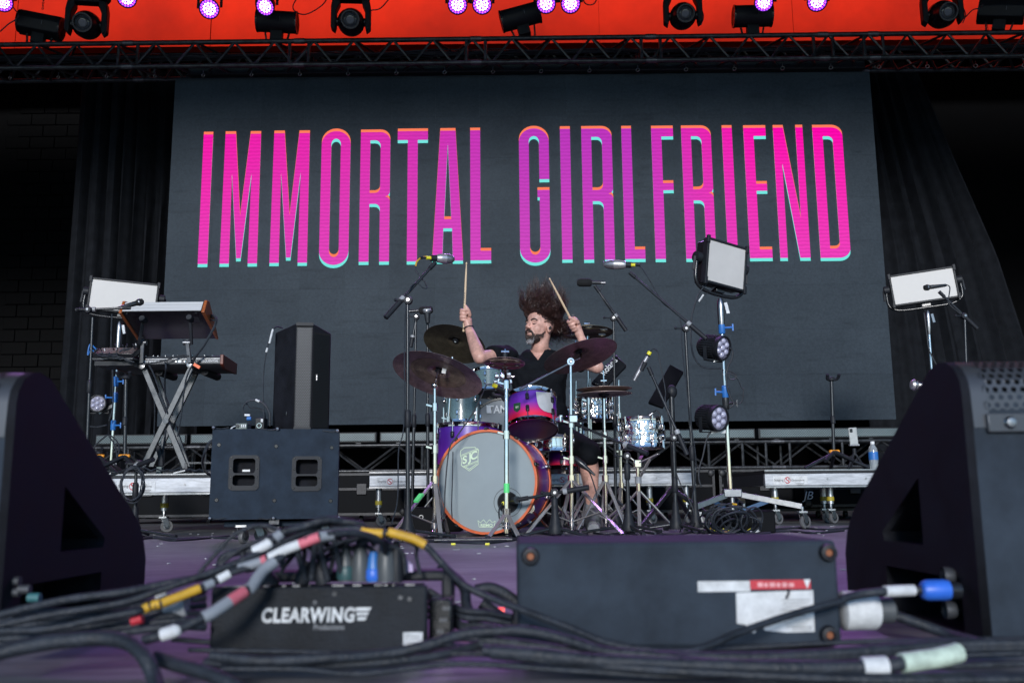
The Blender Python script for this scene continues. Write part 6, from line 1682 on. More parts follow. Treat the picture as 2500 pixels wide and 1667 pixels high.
MB().lathe([(0, -0.002), (0.003, -0.0015), (0.0035, 0)], at(769, 1471, PBY), YA, 10).build('rivet', M_DKALU, t)
for (xx, yy) in ((817, 1448), (978, 1458), (1000, 1462)):
    MB().lathe([(0, -0.001), (0.003, -0.001), (0.0035, 0)], at(xx, yy, PBY), YA, 8).build('rivet', M_DKSTEEL, t)
# plugs standing in the top sockets
M_TEAL = mat('teal_grey_plug', (0.03, 0.08, 0.085), 0.45)
M_GREYPLUG = mat('dark_grey_plug', (0.07, 0.078, 0.085), 0.45)
def plug(label, x, ytop, ybot, m, band=None, wid=0.011, Yp=PBY + 0.08, lean=0.0):
    a = at(x, ybot, Yp); b = at(x + lean, ytop, Yp)
    t = thing('power_plug', label, 'plug', a, 'plugs on the power box')
    d = (b - a); L = d.length
    MB().lathe([(0, 0), (wid, 0), (wid * 1.05, L * 0.25), (wid * 0.95, L * 0.5), (wid * 0.6, L * 0.85), (wid * 0.45, L)], a, d, 16).build('body', m, t)
    if band: MB().lathe([(wid * 1.1, L * 0.05), (wid * 1.16, L * 0.1), (wid * 1.16, L * 0.38), (wid * 1.05, L * 0.42)], a, d, 16).build('sleeve', band, t)
    return b
T = []
T.append(plug('teal collared plug, first in the row on the power box', 845, 1330, 1418, M_GREYPLUG, M_TEAL))
T.append(plug('tall dark grey plug beside the teal collared one', 880, 1320, 1418, M_GREYPLUG, None, 0.013))
T.append(plug('bright blue collared plug on the power box', 912, 1345, 1418, M_BLUE, M_BRIGHTBLUE))
T.append(plug('dark grey plug just past the blue collared plug', 943, 1315, 1418, M_GREYPLUG, None, 0.0145))
T.append(plug('black slim plug at the end of the row on the power box', 968, 1320, 1420, M_RUBBER, None, 0.009))
T.append(plug('short black plug near the taped end of the power box', 655, 1396, 1430, M_RUBBER, None, 0.014))
T.append(plug('black plug leaning under the taped cables on the power box', 735, 1370, 1425, M_RUBBER, None, 0.01, lean=14))
T.append(plug('black plug with drooping lead in the middle of the power box', 790, 1370, 1425, M_RUBBER, None, 0.01, lean=-12))
gr = thing('cable_end', 'clear ribbed connector lying behind the row of plugs', 'plug', at(988, 1395, PBY + 0.1))
for k in range(5):
    p = at(975 + 7 * k, 1352 + 6 * k, PBY + 0.1); p2 = at(985 + 5 * k, 1395, PBY + 0.1)
    MB().cyl(p, p2, 0.0025, n=8).build('rib', mat('violet_white_plastic', (0.6, 0.5, 0.75), 0.3), gr)
# ================================================================== FOREGROUND CABLES
def fcable(label, pts, r, tapes=(), m=M_CABLE, name='power_cable'):
    """pts: (px, py, depth); tapes: (index from, index to, material) wrap bands between path points"""
    P = [at(*p) for p in pts]
    for p in P: p.z = max(p.z, r)
    t = thing(name, label, 'cable', P[0])
    MB().tube(P, r, 10, 8).build('sheath', m, t)
    for i, j, mm in tapes:
        a = P[int(i)].lerp(P[min(int(i) + 1, len(P) - 1)], i - int(i)); b = P[int(j)].lerp(P[min(int(j) + 1, len(P) - 1)], j - int(j))
        mid = [P[k] for k in range(int(i) + 1, int(j) + 1)]
        MB().tube([a] + mid + [b] if mid and (mid[-1] - b).length > 1e-4 else [a] + mid[:-1] + [b], r * 1.35, 10, 6).build('tape', mm, t)
    return t
Yc = 1.2
fcable('thick cable with yellow sleeve rising off the floor to the taped bundle', [(0, 1500, 1.15), (80, 1480, 1.15), (180, 1460, 1.15), (300, 1445, 1.16), (400, 1425, 1.18), (560, 1395, 1.2), (640, 1370, 1.2), (700, 1340, 1.2), (780, 1310, 1.2), (860, 1300, 1.22), (925, 1318, 1.25), (940, 1345, 1.28)], 0.0048, [(5.3, 6.0, M_TAPEGREY), (6.0, 6.2, M_PINK), (6.3, 7.4, M_LABEL), (7.4, 8.0, M_PINK), (8.0, 8.4, M_TAPEGREY)])
fcable('cable with a bright yellow heat-shrink end before the floor monitor', [(0, 1540, 1.12), (120, 1534, 1.12), (240, 1510, 1.13), (330, 1493, 1.14), (352, 1486, 1.15), (370, 1477, 1.15), (395, 1472, 1.15), (488, 1436, 1.17), (520, 1422, 1.18), (560, 1400, 1.19), (620, 1380, 1.2)], 0.0042, [(4.0, 4.8, M_YELLOW), (5.1, 5.9, M_YELLOW), (6.0, 7.0, M_YELLOW), (7.3, 8.0, M_TAPEGREY), (8.3, 9.0, M_LABEL)])
fcable('grey taped cable running down beside the power box to the floor', [(690, 1355, 1.2), (640, 1395, 1.18), (615, 1432, 1.16), (570, 1462, 1.14), (520, 1495, 1.12), (480, 1515, 1.11), (425, 1540, 1.1), (395, 1550, 1.1), (350, 1562, 1.1)], 0.0055, [(0.4, 2.2, M_TAPEGREY), (2.4, 3.2, M_PINK), (3.2, 4.6, M_TAPEGREY), (5.9, 7.0, M_LABEL)])
fcable('cable with a white taped tip above the taped bundle', [(620, 1345, 1.22), (650, 1330, 1.22), (690, 1300, 1.23), (740, 1285, 1.24), (800, 1268, 1.25), (860, 1280, 1.27), (900, 1305, 1.28), (918, 1330, 1.28)], 0.0052, [(0.0, 1.2, M_LABEL), (1.5, 1.9, M_TAPEGREY)])
fcable('thick yellow sleeved cable arching over the plugs toward the low box', [(700, 1330, 1.25), (780, 1300, 1.25), (860, 1290, 1.25), (895, 1300, 1.25), (935, 1302, 1.25), (955, 1300, 1.25), (1010, 1315, 1.25), (1038, 1330, 1.25), (1080, 1375, 1.25), (1130, 1425, 1.23), (1200, 1460, 1.22), (1280, 1490, 1.2), (1400, 1535, 1.17), (1490, 1570, 1.15), (1620, 1590, 1.13), (1700, 1585, 1.13), (1800, 1545, 1.16), (1900, 1510, 1.19), (2000, 1480, 1.22), (2060, 1465, 1.24)], 0.0046, [(2.6, 4.0, M_YELLOW), (4.8, 7.0, M_YELLOW)])
fcable('cable sweeping out of the plugs and across before the low box', [(880, 1330, 1.28), (890, 1290, 1.27), (860, 1275, 1.26), (790, 1278, 1.26), (720, 1310, 1.24), (640, 1345, 1.22), (560, 1380, 1.2), (420, 1430, 1.17), (300, 1470, 1.15), (120, 1500, 1.13), (-20, 1530, 1.12)], 0.0044)
fcable('long dark cable bowing across the stage lip, nearest the camera', [(515, 1600, 1.06), (640, 1612, 1.05), (800, 1605, 1.06), (940, 1595, 1.08), (1040, 1575, 1.09), (1120, 1550, 1.1), (1200, 1540, 1.1), (1290, 1540, 1.1), (1380, 1560, 1.09), (1480, 1590, 1.07), (1600, 1600, 1.06), (1750, 1620, 1.05), (1900, 1622, 1.05), (2030, 1625, 1.05)], 0.0058)
fcable('second long cable just behind the nearest one on the stage lip', [(500, 1618, 1.1), (700, 1622, 1.08), (900, 1618, 1.08), (1060, 1600, 1.1), (1180, 1570, 1.13), (1260, 1555, 1.14), (1400, 1590, 1.13), (1550, 1600, 1.12), (1750, 1608, 1.12), (1980, 1600, 1.12), (2200, 1572, 1.14), (2350, 1566, 1.15), (2520, 1580, 1.15)], 0.0052)
fcable('thick cable with white tape and pale sleeve along the lip near the monitor', [(1200, 1590, 1.06), (1330, 1600, 1.05), (1450, 1612, 1.04), (1650, 1622, 1.04), (1850, 1628, 1.03), (2010, 1630, 1.03), (2105, 1628, 1.03), (2165, 1625, 1.03), (2200, 1618, 1.03), (2290, 1605, 1.04), (2340, 1592, 1.05)], 0.0078, [(6.0, 7.0, M_LABEL), (8.0, 10.0, M_PALEGREEN)])
fcable('cable with blue connector lying from the low box to the floor monitor', [(2052, 1462, 1.24), (2100, 1450, 1.25), (2160, 1443, 1.25), (2230, 1440, 1.26), (2260, 1440, 1.26), (2310, 1440, 1.27), (2340, 1440, 1.28)], 0.0055, [(2.0, 3.0, M_LABEL)])
pc = thing('speaker_connector', 'blue barrel connector plugged into the floor monitor', 'plug', at(2275, 1440, 1.26))
MB().lathe([(0.006, 0), (0.011, 0.002), (0.0135, 0.008), (0.0135, 0.03), (0.0125, 0.036), (0.009, 0.037)], at(2248, 1440, 1.26), XA, 20).build('sleeve', M_BRIGHTBLUE, pc)
MB().cyl(at(2312, 1440, 1.26), at(2342, 1440, 1.26), 0.011, n=16).build('barrel', M_BLACKGLOSS, pc)
pc = thing('power_inlet_plug', 'round white plug pushed into the side of the low box', 'plug', at(2090, 1500, 1.3))
MB().lathe([(0, 0), (0.018, 0), (0.026, 0.004), (0.026, 0.044), (0.022, 0.05), (0.012, 0.052)], at(2050, 1490, 1.31), XA, 24).build('shell', M_LABEL, pc)
MB().lathe([(0.012, 0.05), (0.017, 0.052), (0.017, 0.07), (0.01, 0.075)], at(2050, 1490, 1.31), XA, 20).build('gland', M_GREYPLUG, pc)
fcable('cable leaving the round white plug toward the floor monitor', [(2150, 1495, 1.31), (2180, 1500, 1.31), (2240, 1520, 1.3), (2310, 1545, 1.28), (2400, 1570, 1.22)], 0.007)
pc = thing('monitor_jack_plate', 'grey metal knobs and sockets in the pocket of the big floor monitor', 'socket plate', at(2330, 1480, 1.36))
for (x_, y_) in ((2320, 1405), (2320, 1432), (2325, 1488)):
    MB().lathe([(0, -0.004), (0.01, -0.004), (0.012, 0.002), (0.012, 0.01)], at(x_, y_, 1.33), (-1, 0.1, 0), 16).build('socket', M_DKALU, pc)
MB().bar(at(2300, 1398, 1.33), at(2345, 1398, 1.34), 0.006).build('latch', M_ZINC, pc)
pc = thing('monitor_jack_plate', 'metal connectors with teal collar in the pocket of the monitor near taped cables', 'socket plate', at(40, 1470, 1.35))
for (x_, y_, m_) in ((35, 1418, M_DKALU), (35, 1445, M_DKALU), (84, 1458, M_TEAL2), (60, 1438, M_DKALU)):
    MB().cyl(at(x_ - 14, y_, 1.33), at(x_ + 14, y_, 1.33), 0.0065, n=14).build('socket', m_, pc)
fcable('heavy cable curving down over the stage lip at the frame edge', [(-30, 1600, 1.05), (60, 1578, 1.06), (160, 1563, 1.06), (260, 1558, 1.06), (320, 1572, 1.05), (355, 1605, 1.03), (375, 1650, 1.02), (385, 1690, 1.0)], 0.0082)
fcable('heavy cable sloping off the stage lip beside the curving one', [(380, 1605, 1.08), (430, 1622, 1.05), (500, 1640, 1.03), (560, 1665, 1.01), (600, 1690, 1.0)], 0.0075)
fcable('purple lit cable bundle hooking between the power box and low box', [(1075, 1380, 1.4), (1130, 1430, 1.38), (1140, 1480, 1.36), (1165, 1525, 1.34), (1200, 1535, 1.33)], 0.0075)
fcable('black cable loop standing behind the low box corner', [(1160, 1440, 1.45), (1200, 1435, 1.45), (1240, 1455, 1.45), (1265, 1480, 1.45), (1260, 1520, 1.44), (1230, 1510, 1.44), (1175, 1470, 1.44)], 0.009)
fcable('black looped cable behind the taped bundle', [(535, 1390, 1.45), (545, 1360, 1.45), (590, 1345, 1.45), (630, 1350, 1.45), (640, 1375, 1.45), (600, 1390, 1.45)], 0.006)
for k, (xa, xb) in enumerate(((720, 745), (770, 760), (778, 800), (815, 838))):
    fcable('thin black lead dropping into the power box, ' + ['first', 'second', 'third', 'fourth'][k] + ' from the taped end', [(xa, 1318 - 4 * k, 1.27), (xa + (xb - xa) * 0.3, 1350, 1.28), (xa + (xb - xa) * 0.7, 1385, 1.29), (xb, 1415, 1.295)], 0.0042)
for k in range(6):
    fcable('dark cable in the heap before the monitor near taped cables, ' + ['lowest', 'second lowest', 'third lowest', 'third highest', 'second highest', 'highest'][k],
           [(-20, 1575 - 14 * k, 1.18), (90, 1568 - 15 * k, 1.18), (210, 1556 - 13 * k, 1.17), (320, 1540 - 12 * k, 1.16 + 0.01 * k), (430, 1528 - 14 * k, 1.17 + 0.01 * k), (500, 1530 - 18 * k, 1.2 + 0.01 * k)], 0.0048)
rt_ = thing('red_connector', 'small red connector in the cable heap near the monitor', 'plug', at(338, 1512, 1.12))
MB().cyl(at(322, 1516, 1.15), at(348, 1509, 1.15), 0.0055, n=12).build('sleeve', M_RED, rt_)
wt = thing('white_connector', 'pale grey connector behind the yellow cable end', 'plug', at(430, 1485, 1.2))
MB().cyl(at(408, 1490, 1.2), at(458, 1478, 1.2), 0.015, n=14).build('body', M_LABELGREY, wt)
MB().cyl(at(385, 1458, 1.2), at(412, 1450, 1.2), 0.009, n=12).build('latch', M_LABEL, wt)
for k in range(4):
    fcable('cable in the bundle along the stage lip before the low box, ' + ['front', 'second', 'third', 'back'][k], [(1180, 1575 + 4 * k, 1.09 - .01 * k), (1300, 1588 + 6 * k, 1.08 - .01 * k), (1450, 1605 + 6 * k, 1.07 - .01 * k), (1600, 1616 + 6 * k, 1.06 - .01 * k), (1900, 1632 + 6 * k, 1.05 - .01 * k), (2200, 1645 + 5 * k, 1.04 - .01 * k), (2520, 1640 + 6 * k, 1.04 - .01 * k)] if k > 1 else
           [(1170, 1560 + 8 * k, 1.12), (1290, 1575 + 8 * k, 1.11), (1420, 1592 + 6 * k, 1.1), (1600, 1600 + 8 * k, 1.09), (1850, 1604 + 8 * k, 1.09), (2100, 1590 + 8 * k, 1.1), (2300, 1575 + 8 * k, 1.12), (2520, 1570 + 10 * k, 1.12)], 0.0062 - 0.0005 * k)
rq = random.Random(31)
ORD = ['first', 'second', 'third', 'fourth', 'fifth', 'sixth', 'seventh', 'eighth', 'ninth', 'tenth']
for k in range(10):
    xa = 560 + 34 * k; y0 = 1300 + rq.uniform(-18, 18)
    fcable('thin dark lead tangled over the power box, ' + ORD[k] + ' from the monitor side', [(xa - 60 + rq.uniform(-20, 20), 1400 - 3 * k, 1.25 + 0.01 * k), (xa - 30, 1352 + rq.uniform(-14, 10), 1.26 + 0.008 * k), (xa + 20, y0 + 18, 1.27), (xa + 80, y0, 1.28), (xa + 130 + rq.uniform(-20, 20), y0 + 22, 1.29), (xa + 150, 1345 + rq.uniform(0, 20), 1.30), (xa + 140 + rq.uniform(-20, 20), 1400, 1.305)], rq.uniform(0.0024, 0.0036))
for k in range(5):
    y0 = 1470 + 16 * k
    fcable('thin lead trailing between the power box and low box, ' + ORD[k] + ' from the top', [(1045, y0 - 30, 1.36 + 0.02 * k), (1085 + 8 * k, y0 - 5, 1.36), (1130, y0 + 20 + rq.uniform(-8, 8), 1.34), (1190, y0 + 24, 1.33), (1250, y0 + 36, 1.32)], rq.uniform(0.003, 0.0048))
for k in range(4):
    y0 = 1562 + 22 * k; d0 = 0.2 * 2284 / (y0 + 22 - 1215)
    fcable('thin lead snaking along the stage lip, ' + ORD[k] + ' from the back', [(420 + 40 * k, y0 + rq.uniform(-6, 6), d0), (640 + 30 * k, y0 + rq.uniform(4, 16), d0), (880, y0 + rq.uniform(6, 22), d0 - 0.01), (1120, y0 + rq.uniform(-12, 6), d0), (1380, y0 + rq.uniform(4, 20), d0 - 0.01), (1700, y0 + rq.uniform(10, 26), d0 - 0.01), (2050, y0 + rq.uniform(0, 20), d0), (2520, y0 + rq.uniform(-14, 10), d0)], rq.uniform(0.0024, 0.0038))
for k in range(2):
    rl = thing('indicator_lamp', ['small red lamp glowing behind the power box end', 'small red lamp glowing behind the loop by the low box'][k], 'lamp', at((1130, 1222)[k], (1503, 1490)[k], 1.5))
    MB().cyl(at((1124, 1216)[k], (1503, 1490)[k], 1.5), at((1140, 1232)[k], (1503, 1490)[k], 1.5), 0.005, n=10).build('lens', M_REDGLOW, rl)
# ================================================================== DRUMS
def fade_material():
    m = bpy.data.materials.new('violet_to_red_fade_lacquer'); m.use_nodes = True
    nt = m.node_tree; b = nt.nodes['Principled BSDF']
    tc = nt.nodes.new('ShaderNodeTexCoord'); sp = nt.nodes.new('ShaderNodeSeparateXYZ')
    nt.links.new(tc.outputs['Generated'], sp.inputs[0])
    rp = nt.nodes.new('ShaderNodeValToRGB'); cr = rp.color_ramp
    cr.elements[0].position = 0.05; cr.elements[0].color = srgb(235, 38, 62) + (1,)
    cr.elements[1].position = 0.95; cr.elements[1].color = srgb(84, 40, 158) + (1,)
    for p, c in ((0.2, srgb(226, 34, 84)), (0.38, srgb(168, 34, 134)), (0.55, srgb(108, 42, 168))):
        e = cr.elements.new(p); e.color = c + (1,)
    nt.links.new(sp.outputs['Z'], rp.inputs[0]); nt.links.new(rp.outputs[0], b.inputs['Base Color'])
    b.inputs['Roughness'].default_value = 0.38; b.inputs['Coat Weight'].default_value = 0.25; b.inputs['Coat Roughness'].default_value = 0.15
    return m
M_FADE = fade_material()
M_HEADGREY = mat('grey_drum_head', (0.245, 0.29, 0.31), 0.55, var=0.08, nscale=4)
M_HEADDARK = mat('smoky_drum_head', (0.075, 0.05, 0.06), 0.3, var=0.25, nscale=3)
M_HEADWHITE = mat('coated_drum_head', (0.55, 0.55, 0.55), 0.6, var=0.1)
M_HOOPORANGE = mat('orange_hoop_lacquer', (0.62, 0.11, 0.025), 0.35, var=0.1, coat=0.3)
M_TEALSPARK = mat('teal_sparkle_wrap', (0.12, 0.19, 0.2), 0.3, var=0.6, nscale=150, coat=0.6)
M_PALEGREENINK = mat('pale_green_ink', (0.62, 0.75, 0.55), 0.5, var=0.05)
def drum(name, label, c0, axis, r, depth, shell, lugs=8, hoop=M_CHROME, reso=M_HEADDARK, batter=M_HEADWHITE, wood=False, lugm=M_BLACKGLOSS, cat='drum', group=None, a0=0.3):
    """c0: centre of the resonant (lower or front) head, axis towards the batter head"""
    t = thing(name, label, cat, c0, group, up_to(axis))
    MB().lathe([(r * 0.97, 0.0), (r, 0.002), (r, depth - 0.002), (r * 0.97, depth)], (0, 0, 0), ZA, 56).build('shell', shell, t, local=True)
    hw = 0.04 if wood else 0.022
    ro = r * 1.035
    for k, (z, s_, hm) in enumerate(((0, -1, reso), (depth, 1, batter))):
        MB().lathe([(0, z + s_ * 0.007), (r * 0.985, z + s_ * 0.007), (r * 1.005, z - s_ * 0.004)], (0, 0, 0), ZA, 56).build('drum_head', hm, t, local=True)
        zi, zo = z - s_ * hw * 0.65, z + s_ * hw * (0.5 if wood else 0.6)
        if wood:
            MB().lathe([(r * 1.008, zi), (ro, zi), (ro, zo), (r * 0.985, zo), (r * 0.985, z + s_ * 0.008)], (0, 0, 0), ZA, 64).build('hoop', hoop, t, local=True, ang=0.5)
        else:
            MB().lathe([(ro * 0.985, zi), (ro, zi + s_ * 0.002), (ro, zo - s_ * 0.003), (ro * 1.012, zo), (ro * 0.985, zo + s_ * 0.001), (ro * 0.98, zi)], (0, 0, 0), ZA, 56).build('hoop', hoop, t, local=True)
    for i in range(lugs):
        a = a0 + 2 * math.pi * i / lugs
        d = Vector((math.cos(a), math.sin(a), 0)); tg = Vector((-d.y, d.x, 0))
        for z, s_ in ((0, 1), (depth, -1)):
            lz = z + s_ * min(0.062, depth * 0.3)
            rot = Matrix((tg, d, ZA)).transposed()
            lg = MB().box(d * (r + 0.008) + ZA * lz, (0.02, 0.018, 0.036), rot).build('lug', lugm, t, local=True, bevel=0.005)
            MB().cyl(d * (ro + 0.004) + ZA * (z - s_ * 0.016), d * (ro + 0.002) + ZA * lz, 0.0035, n=8).build('tension_rod', M_CHROME, lg, local=True)
            if wood:
                MB().box(d * (ro + 0.004) + ZA * (z - s_ * 0.002), (0.02, 0.014, 0.045), rot).build('claw', M_BLACKGLOSS, lg, local=True, bevel=0.003)
    return t
# ---- kick drum with grey head
KC = at(1189, 1176, 5.13)
kax = Vector((math.sin(R(12)), math.cos(R(12)), 0.0))
KR = 0.272
kc = KC.copy(); kc.z = 0.29
kick = drum('kick_drum', 'violet kick drum with orange hoop and grey front head', kc, kax, KR, 0.42, M_FADE, 10, M_HOOPORANGE, M_HEADGREY, M_HEADWHITE, wood=True, lugm=M_CHROME, a0=0.31)
KM = WM[kick.name]
fx = Vector((kax.y, -kax.x, 0)); fz = ZA; fn = -kax      # frame on the front head
def on_head(bx, by, off=0.009):
    """point on the kick front head seen at B crop pixel"""
    px, py = qn('B', bx, by)
    d = CAM_ROT @ Vector(((px - CX) / F_PX, (CY - py) / F_PX, -1.0))
    o = Vector((0, 0, CAM_Z)); tt = (kc + fn * off - o).dot(fn) / d.dot(fn)
    return o + d * tt
# port
pc_ = on_head(1185, 1132)
MB().lathe([(0, 0.0), (0.052, 0.0)], pc_ + fn * 0.001, fn, 32).build('port', M_VOID, kick)
MB().ring(pc_ + fn * 0.001, fn, 0.054, 0.004, 36, 6).build('port_ring', M_RUBBER, kick)
MB().lathe([(0.075, 0.0), (0.078, 0.0)], pc_ + fn * 0.0006, fn, 36).build('port_trim', M_DKALU, kick)
# shield emblem: outline strokes
def stroke(pts, w, parent, m, closed=True, name='emblem', off=0.0105):
    P = [on_head(*p, off) for p in pts]
    mb = MB(); n = len(P)
    for i in range(n if closed else n - 1):
        a, b = P[i], P[(i + 1) % n]
        mb.bar(a, b, w, 0.0006, up=fn) if (b - a).length > 1e-5 else None
    return mb.build(name, m, parent)
stroke([(745, 650), (780, 622), (882, 618), (890, 632), (912, 640), (905, 700), (908, 775), (826, 838), (750, 785), (758, 740), (742, 690)], 0.0036, kick, M_PALEGREENINK)
stroke([(752, 700), (905, 640)], 0.003, kick, M_PALEGREENINK, False)
stroke([(752, 690), (905, 628)], 0.0026, kick, M_PALEGREENINK, False)
stroke([(760, 800), (905, 742)], 0.003, kick, M_PALEGREENINK, False)
stroke([(768, 808), (902, 754)], 0.0026, kick, M_PALEGREENINK, False)
stroke([(775, 790), (826, 822), (895, 768)], 0.003, kick, M_PALEGREENINK, False)
sx_ = (fx + fz * 0.32).normalized(); sz_ = (fz - fx * 0.0 - sx_ * fz.dot(sx_)).normalized()
for ch, bx, by in (('S', 783, 733), ('J', 826, 722), ('C', 868, 694)):
    place_flat(text_mesh(ch, offset=0.03), 'emblem', M_PALEGREENINK, kick, on_head(bx, by, 0.0108), sx_, fz, height=0.044 if ch != 'J' else 0.056)
stroke([(905, 1300), (930, 1322), (958, 1292), (985, 1325), (1015, 1292), (1040, 1320), (1068, 1305), (1055, 1362), (918, 1362)], 0.0024, kick, M_PALEGREENINK)
place_flat(text_mesh('REMO', offset=0.02), 'emblem', M_PALEGREENINK, kick, on_head(987, 1345, 0.0108), fx, fz, width=0.066, height=0.016)
for s_ in (-1, 1):
    p = kc + kax * 0.1 + fx * (s_ * KR * 0.82) - ZA * KR * 0.55
    e = Vector((p.x + s_ * 0.11, p.y - 0.16, 0.012))
    MB().cyl(p, e, 0.008, n=10).build('spur', M_CHROME, kick)
    MB().box(p, (0.04, 0.05, 0.05)).build('spur_bracket', M_CHROME, kick, bevel=0.005)
# brace and pedal behind the head
pd = thing('kick_pedal', 'chrome kick pedal at the back of the violet kick drum', 'drum pedal', kc + kax * 0.5 - ZA * 0.29)
b0 = kc + kax * 0.52; b0.z = 0.012
MB().box(b0 + YA * 0.1, (0.09, 0.28, 0.012), None).build('footboard', M_STEEL, pd, bevel=0.003)
for s_ in (-1, 1):
    MB().cyl(b0 + fx * (s_ * 0.05), b0 + fx * (s_ * 0.05) + ZA * 0.2, 0.009, n=10).build('upright', M_CHROME, pd)
MB().cyl(b0 - fx * 0.06 + ZA * 0.2, b0 + fx * 0.06 + ZA * 0.2, 0.01, n=10).build('cam', M_CHROME, pd)
MB().cyl(b0 + ZA * 0.2, b0 + ZA * 0.33 - YA * 0.03, 0.004, n=8).ell(b0 + ZA * 0.34 - YA * 0.03, (0.025, 0.03, 0.03), n=12, m=8).build('beater', M_LABELGREY, pd)
# ---- floor tom and rack tom
ft_c = at(1143, 1100, 5.62); ft_c.z = 0.22
ftd = drum('floor_tom', 'violet floor tom behind the kick drum', ft_c, (0.02, 0.04, 1), 0.188, at(1143, 1040, 5.55).z - 0.22, M_FADE, 8, M_CHROME)
for k in range(3):
    a = R(205 + 120 * k)
    p = ft_c + Vector((math.cos(a), math.sin(a), 0)) * 0.21
    MB().cyl(Vector((p.x, p.y, ft_c.z + 0.2)), Vector((p.x, p.y, 0.012)), 0.006, n=8).build('leg', M_CHROME, ftd)
    MB().box(Vector((p.x, p.y, ft_c.z + 0.12)) - Vector((math.cos(a), math.sin(a), 0)) * 0.012, (0.035, 0.035, 0.05)).build('leg_bracket', M_CHROME, ftd, bevel=0.005)
rt_ax = Vector((0.06, 0.42, 1)).normalized()
rt_top = q('B', 1395, 110, 5.42); rt_bot = q('B', 1410, 430, 5.26)
rt_ax = Vector((rt_top.x - rt_bot.x, 0.085, rt_top.z - rt_bot.z)).normalized()
rack = drum('rack_tom', 'violet to red fade rack tom with silver badge plate above the kick drum', q('B', 1413, 445, 5.30), rt_ax, 0.143, 0.185, M_FADE, 6, M_CHROME, M_HEADDARK, M_HEADWHITE, a0=R(-100))
RM = WM[rack.name]
# badge on the tom: small green shield
def on_tom(bx, by, off=0.0):
    px, py = qn('B', bx, by)
    d = (CAM_ROT @ Vector(((px - CX) / F_PX, (CY - py) / F_PX, -1.0)))
    inv = RM.inverted(); o = inv @ Vector((0, 0, CAM_Z)); dl = inv.to_3x3() @ d
    rr = 0.143 + off
    A_ = dl.x ** 2 + dl.y ** 2; B_ = 2 * (o.x * dl.x + o.y * dl.y); C_ = o.x ** 2 + o.y ** 2 - rr ** 2
    dd = B_ * B_ - 4 * A_ * C_
    tt = (-B_ - math.sqrt(max(0, dd))) / (2 * A_)
    return RM @ (o + dl * tt)
M_BADGE = mat('green_badge', (0.04, 0.13, 0.07), 0.3, 0.4)
bp = [(1240, 212), (1270, 205), (1304, 200), (1302, 262), (1272, 292), (1242, 272)]
P = [on_tom(*p, 0.0015) for p in bp]; n_ = (P[1] - P[0]).cross(P[4] - P[0]).normalized() * 0.0015
n_ = n_ if n_.y < 0 else -n_
MB().add(P + [p + n_ for p in P], [tuple(range(6)), tuple(range(11, 5, -1))] + [(i, (i + 1) % 6, 6 + (i + 1) % 6, 6 + i) for i in range(6)]).build('badge', M_BADGE, rack)
place_flat(text_mesh('SJC', offset=0.03), 'badge_lettering', M_PALEGREENINK, rack, on_tom(1271, 244, 0.0045), (P[2] - P[0]).normalized(), (P[0] - P[5]).normalized(), width=0.022)
# chrome mount plate wrapping the tom side
mb = MB()
rows_ = [(98, 1448), (135, 1452), (170, 1457), (205, 1464), (235, 1476), (260, 1496), (278, 1522), (290, 1555)]
vs = [on_tom(xl + (1606 - xl) * c / 6, y + 10 * c / 6, 0.006) for y, xl in rows_ for c in range(7)]
mb.add(vs, [(r_ * 7 + c, r_ * 7 + c + 1, r_ * 7 + c + 8, r_ * 7 + c + 7) for r_ in range(len(rows_) - 1) for c in range(6)])
mb.build('mount_plate', mat('satin_plate', (0.62, 0.62, 0.63), 0.4, 0.3, var=0.08), rack)
MB().ell(q('B', 1560, 220, 5.3), (0.03, 0.02, 0.045), n=12, m=8).build('mount_bracket', M_CHROME, rack)
MB().cyl(q('B', 1560, 220, 5.28), q('B', 1575, 370, 5.28), 0.0075, n=10).build('mount_rod', M_CHROME, rack)
# ---- snare and side drums
drum('snare_drum', 'chrome snare drum beneath the rack tom', q('B', 1575, 645, 5.8), (0.0, 0.02, 1), 0.145, 0.075, M_CHROME, 10, M_CHROME, M_HEADDARK, M_HEADWHITE, lugm=M_CHROME, group='chrome drums')
drum('side_tom', 'small violet to red tom low between the kick drum and the leg', q('B', 1715, 825, 5.95), (0.05, 0.1, 1), 0.105, 0.12, M_FADE, 6, M_CHROME, lugm=M_CHROME)
M_CHROMEW = mat('polished_shell', (0.86, 0.8, 0.78), 0.07, 1.0, var=0.1, bump=1.0, bscale=26)
s2 = drum('snare_drum', 'big chrome snare on its own stand beside the slim grey microphone', q('D', 830, 610, 5.6), (-0.02, 0.03, 1), 0.128, 0.155, M_CHROMEW, 10, M_CHROME, M_HEADDARK, M_HEADWHITE, lugm=M_CHROME, group='chrome drums', a0=0.1)
s3 = drum('snare_drum', 'chrome drum farther back behind the closed cymbals', q('D', 385, 350, 6.6), (-0.02, 0.03, 1), 0.13, 0.13, M_CHROMEW, 10, M_CHROME, M_HEADDARK, M_HEADWHITE, lugm=M_CHROME, group='chrome drums')
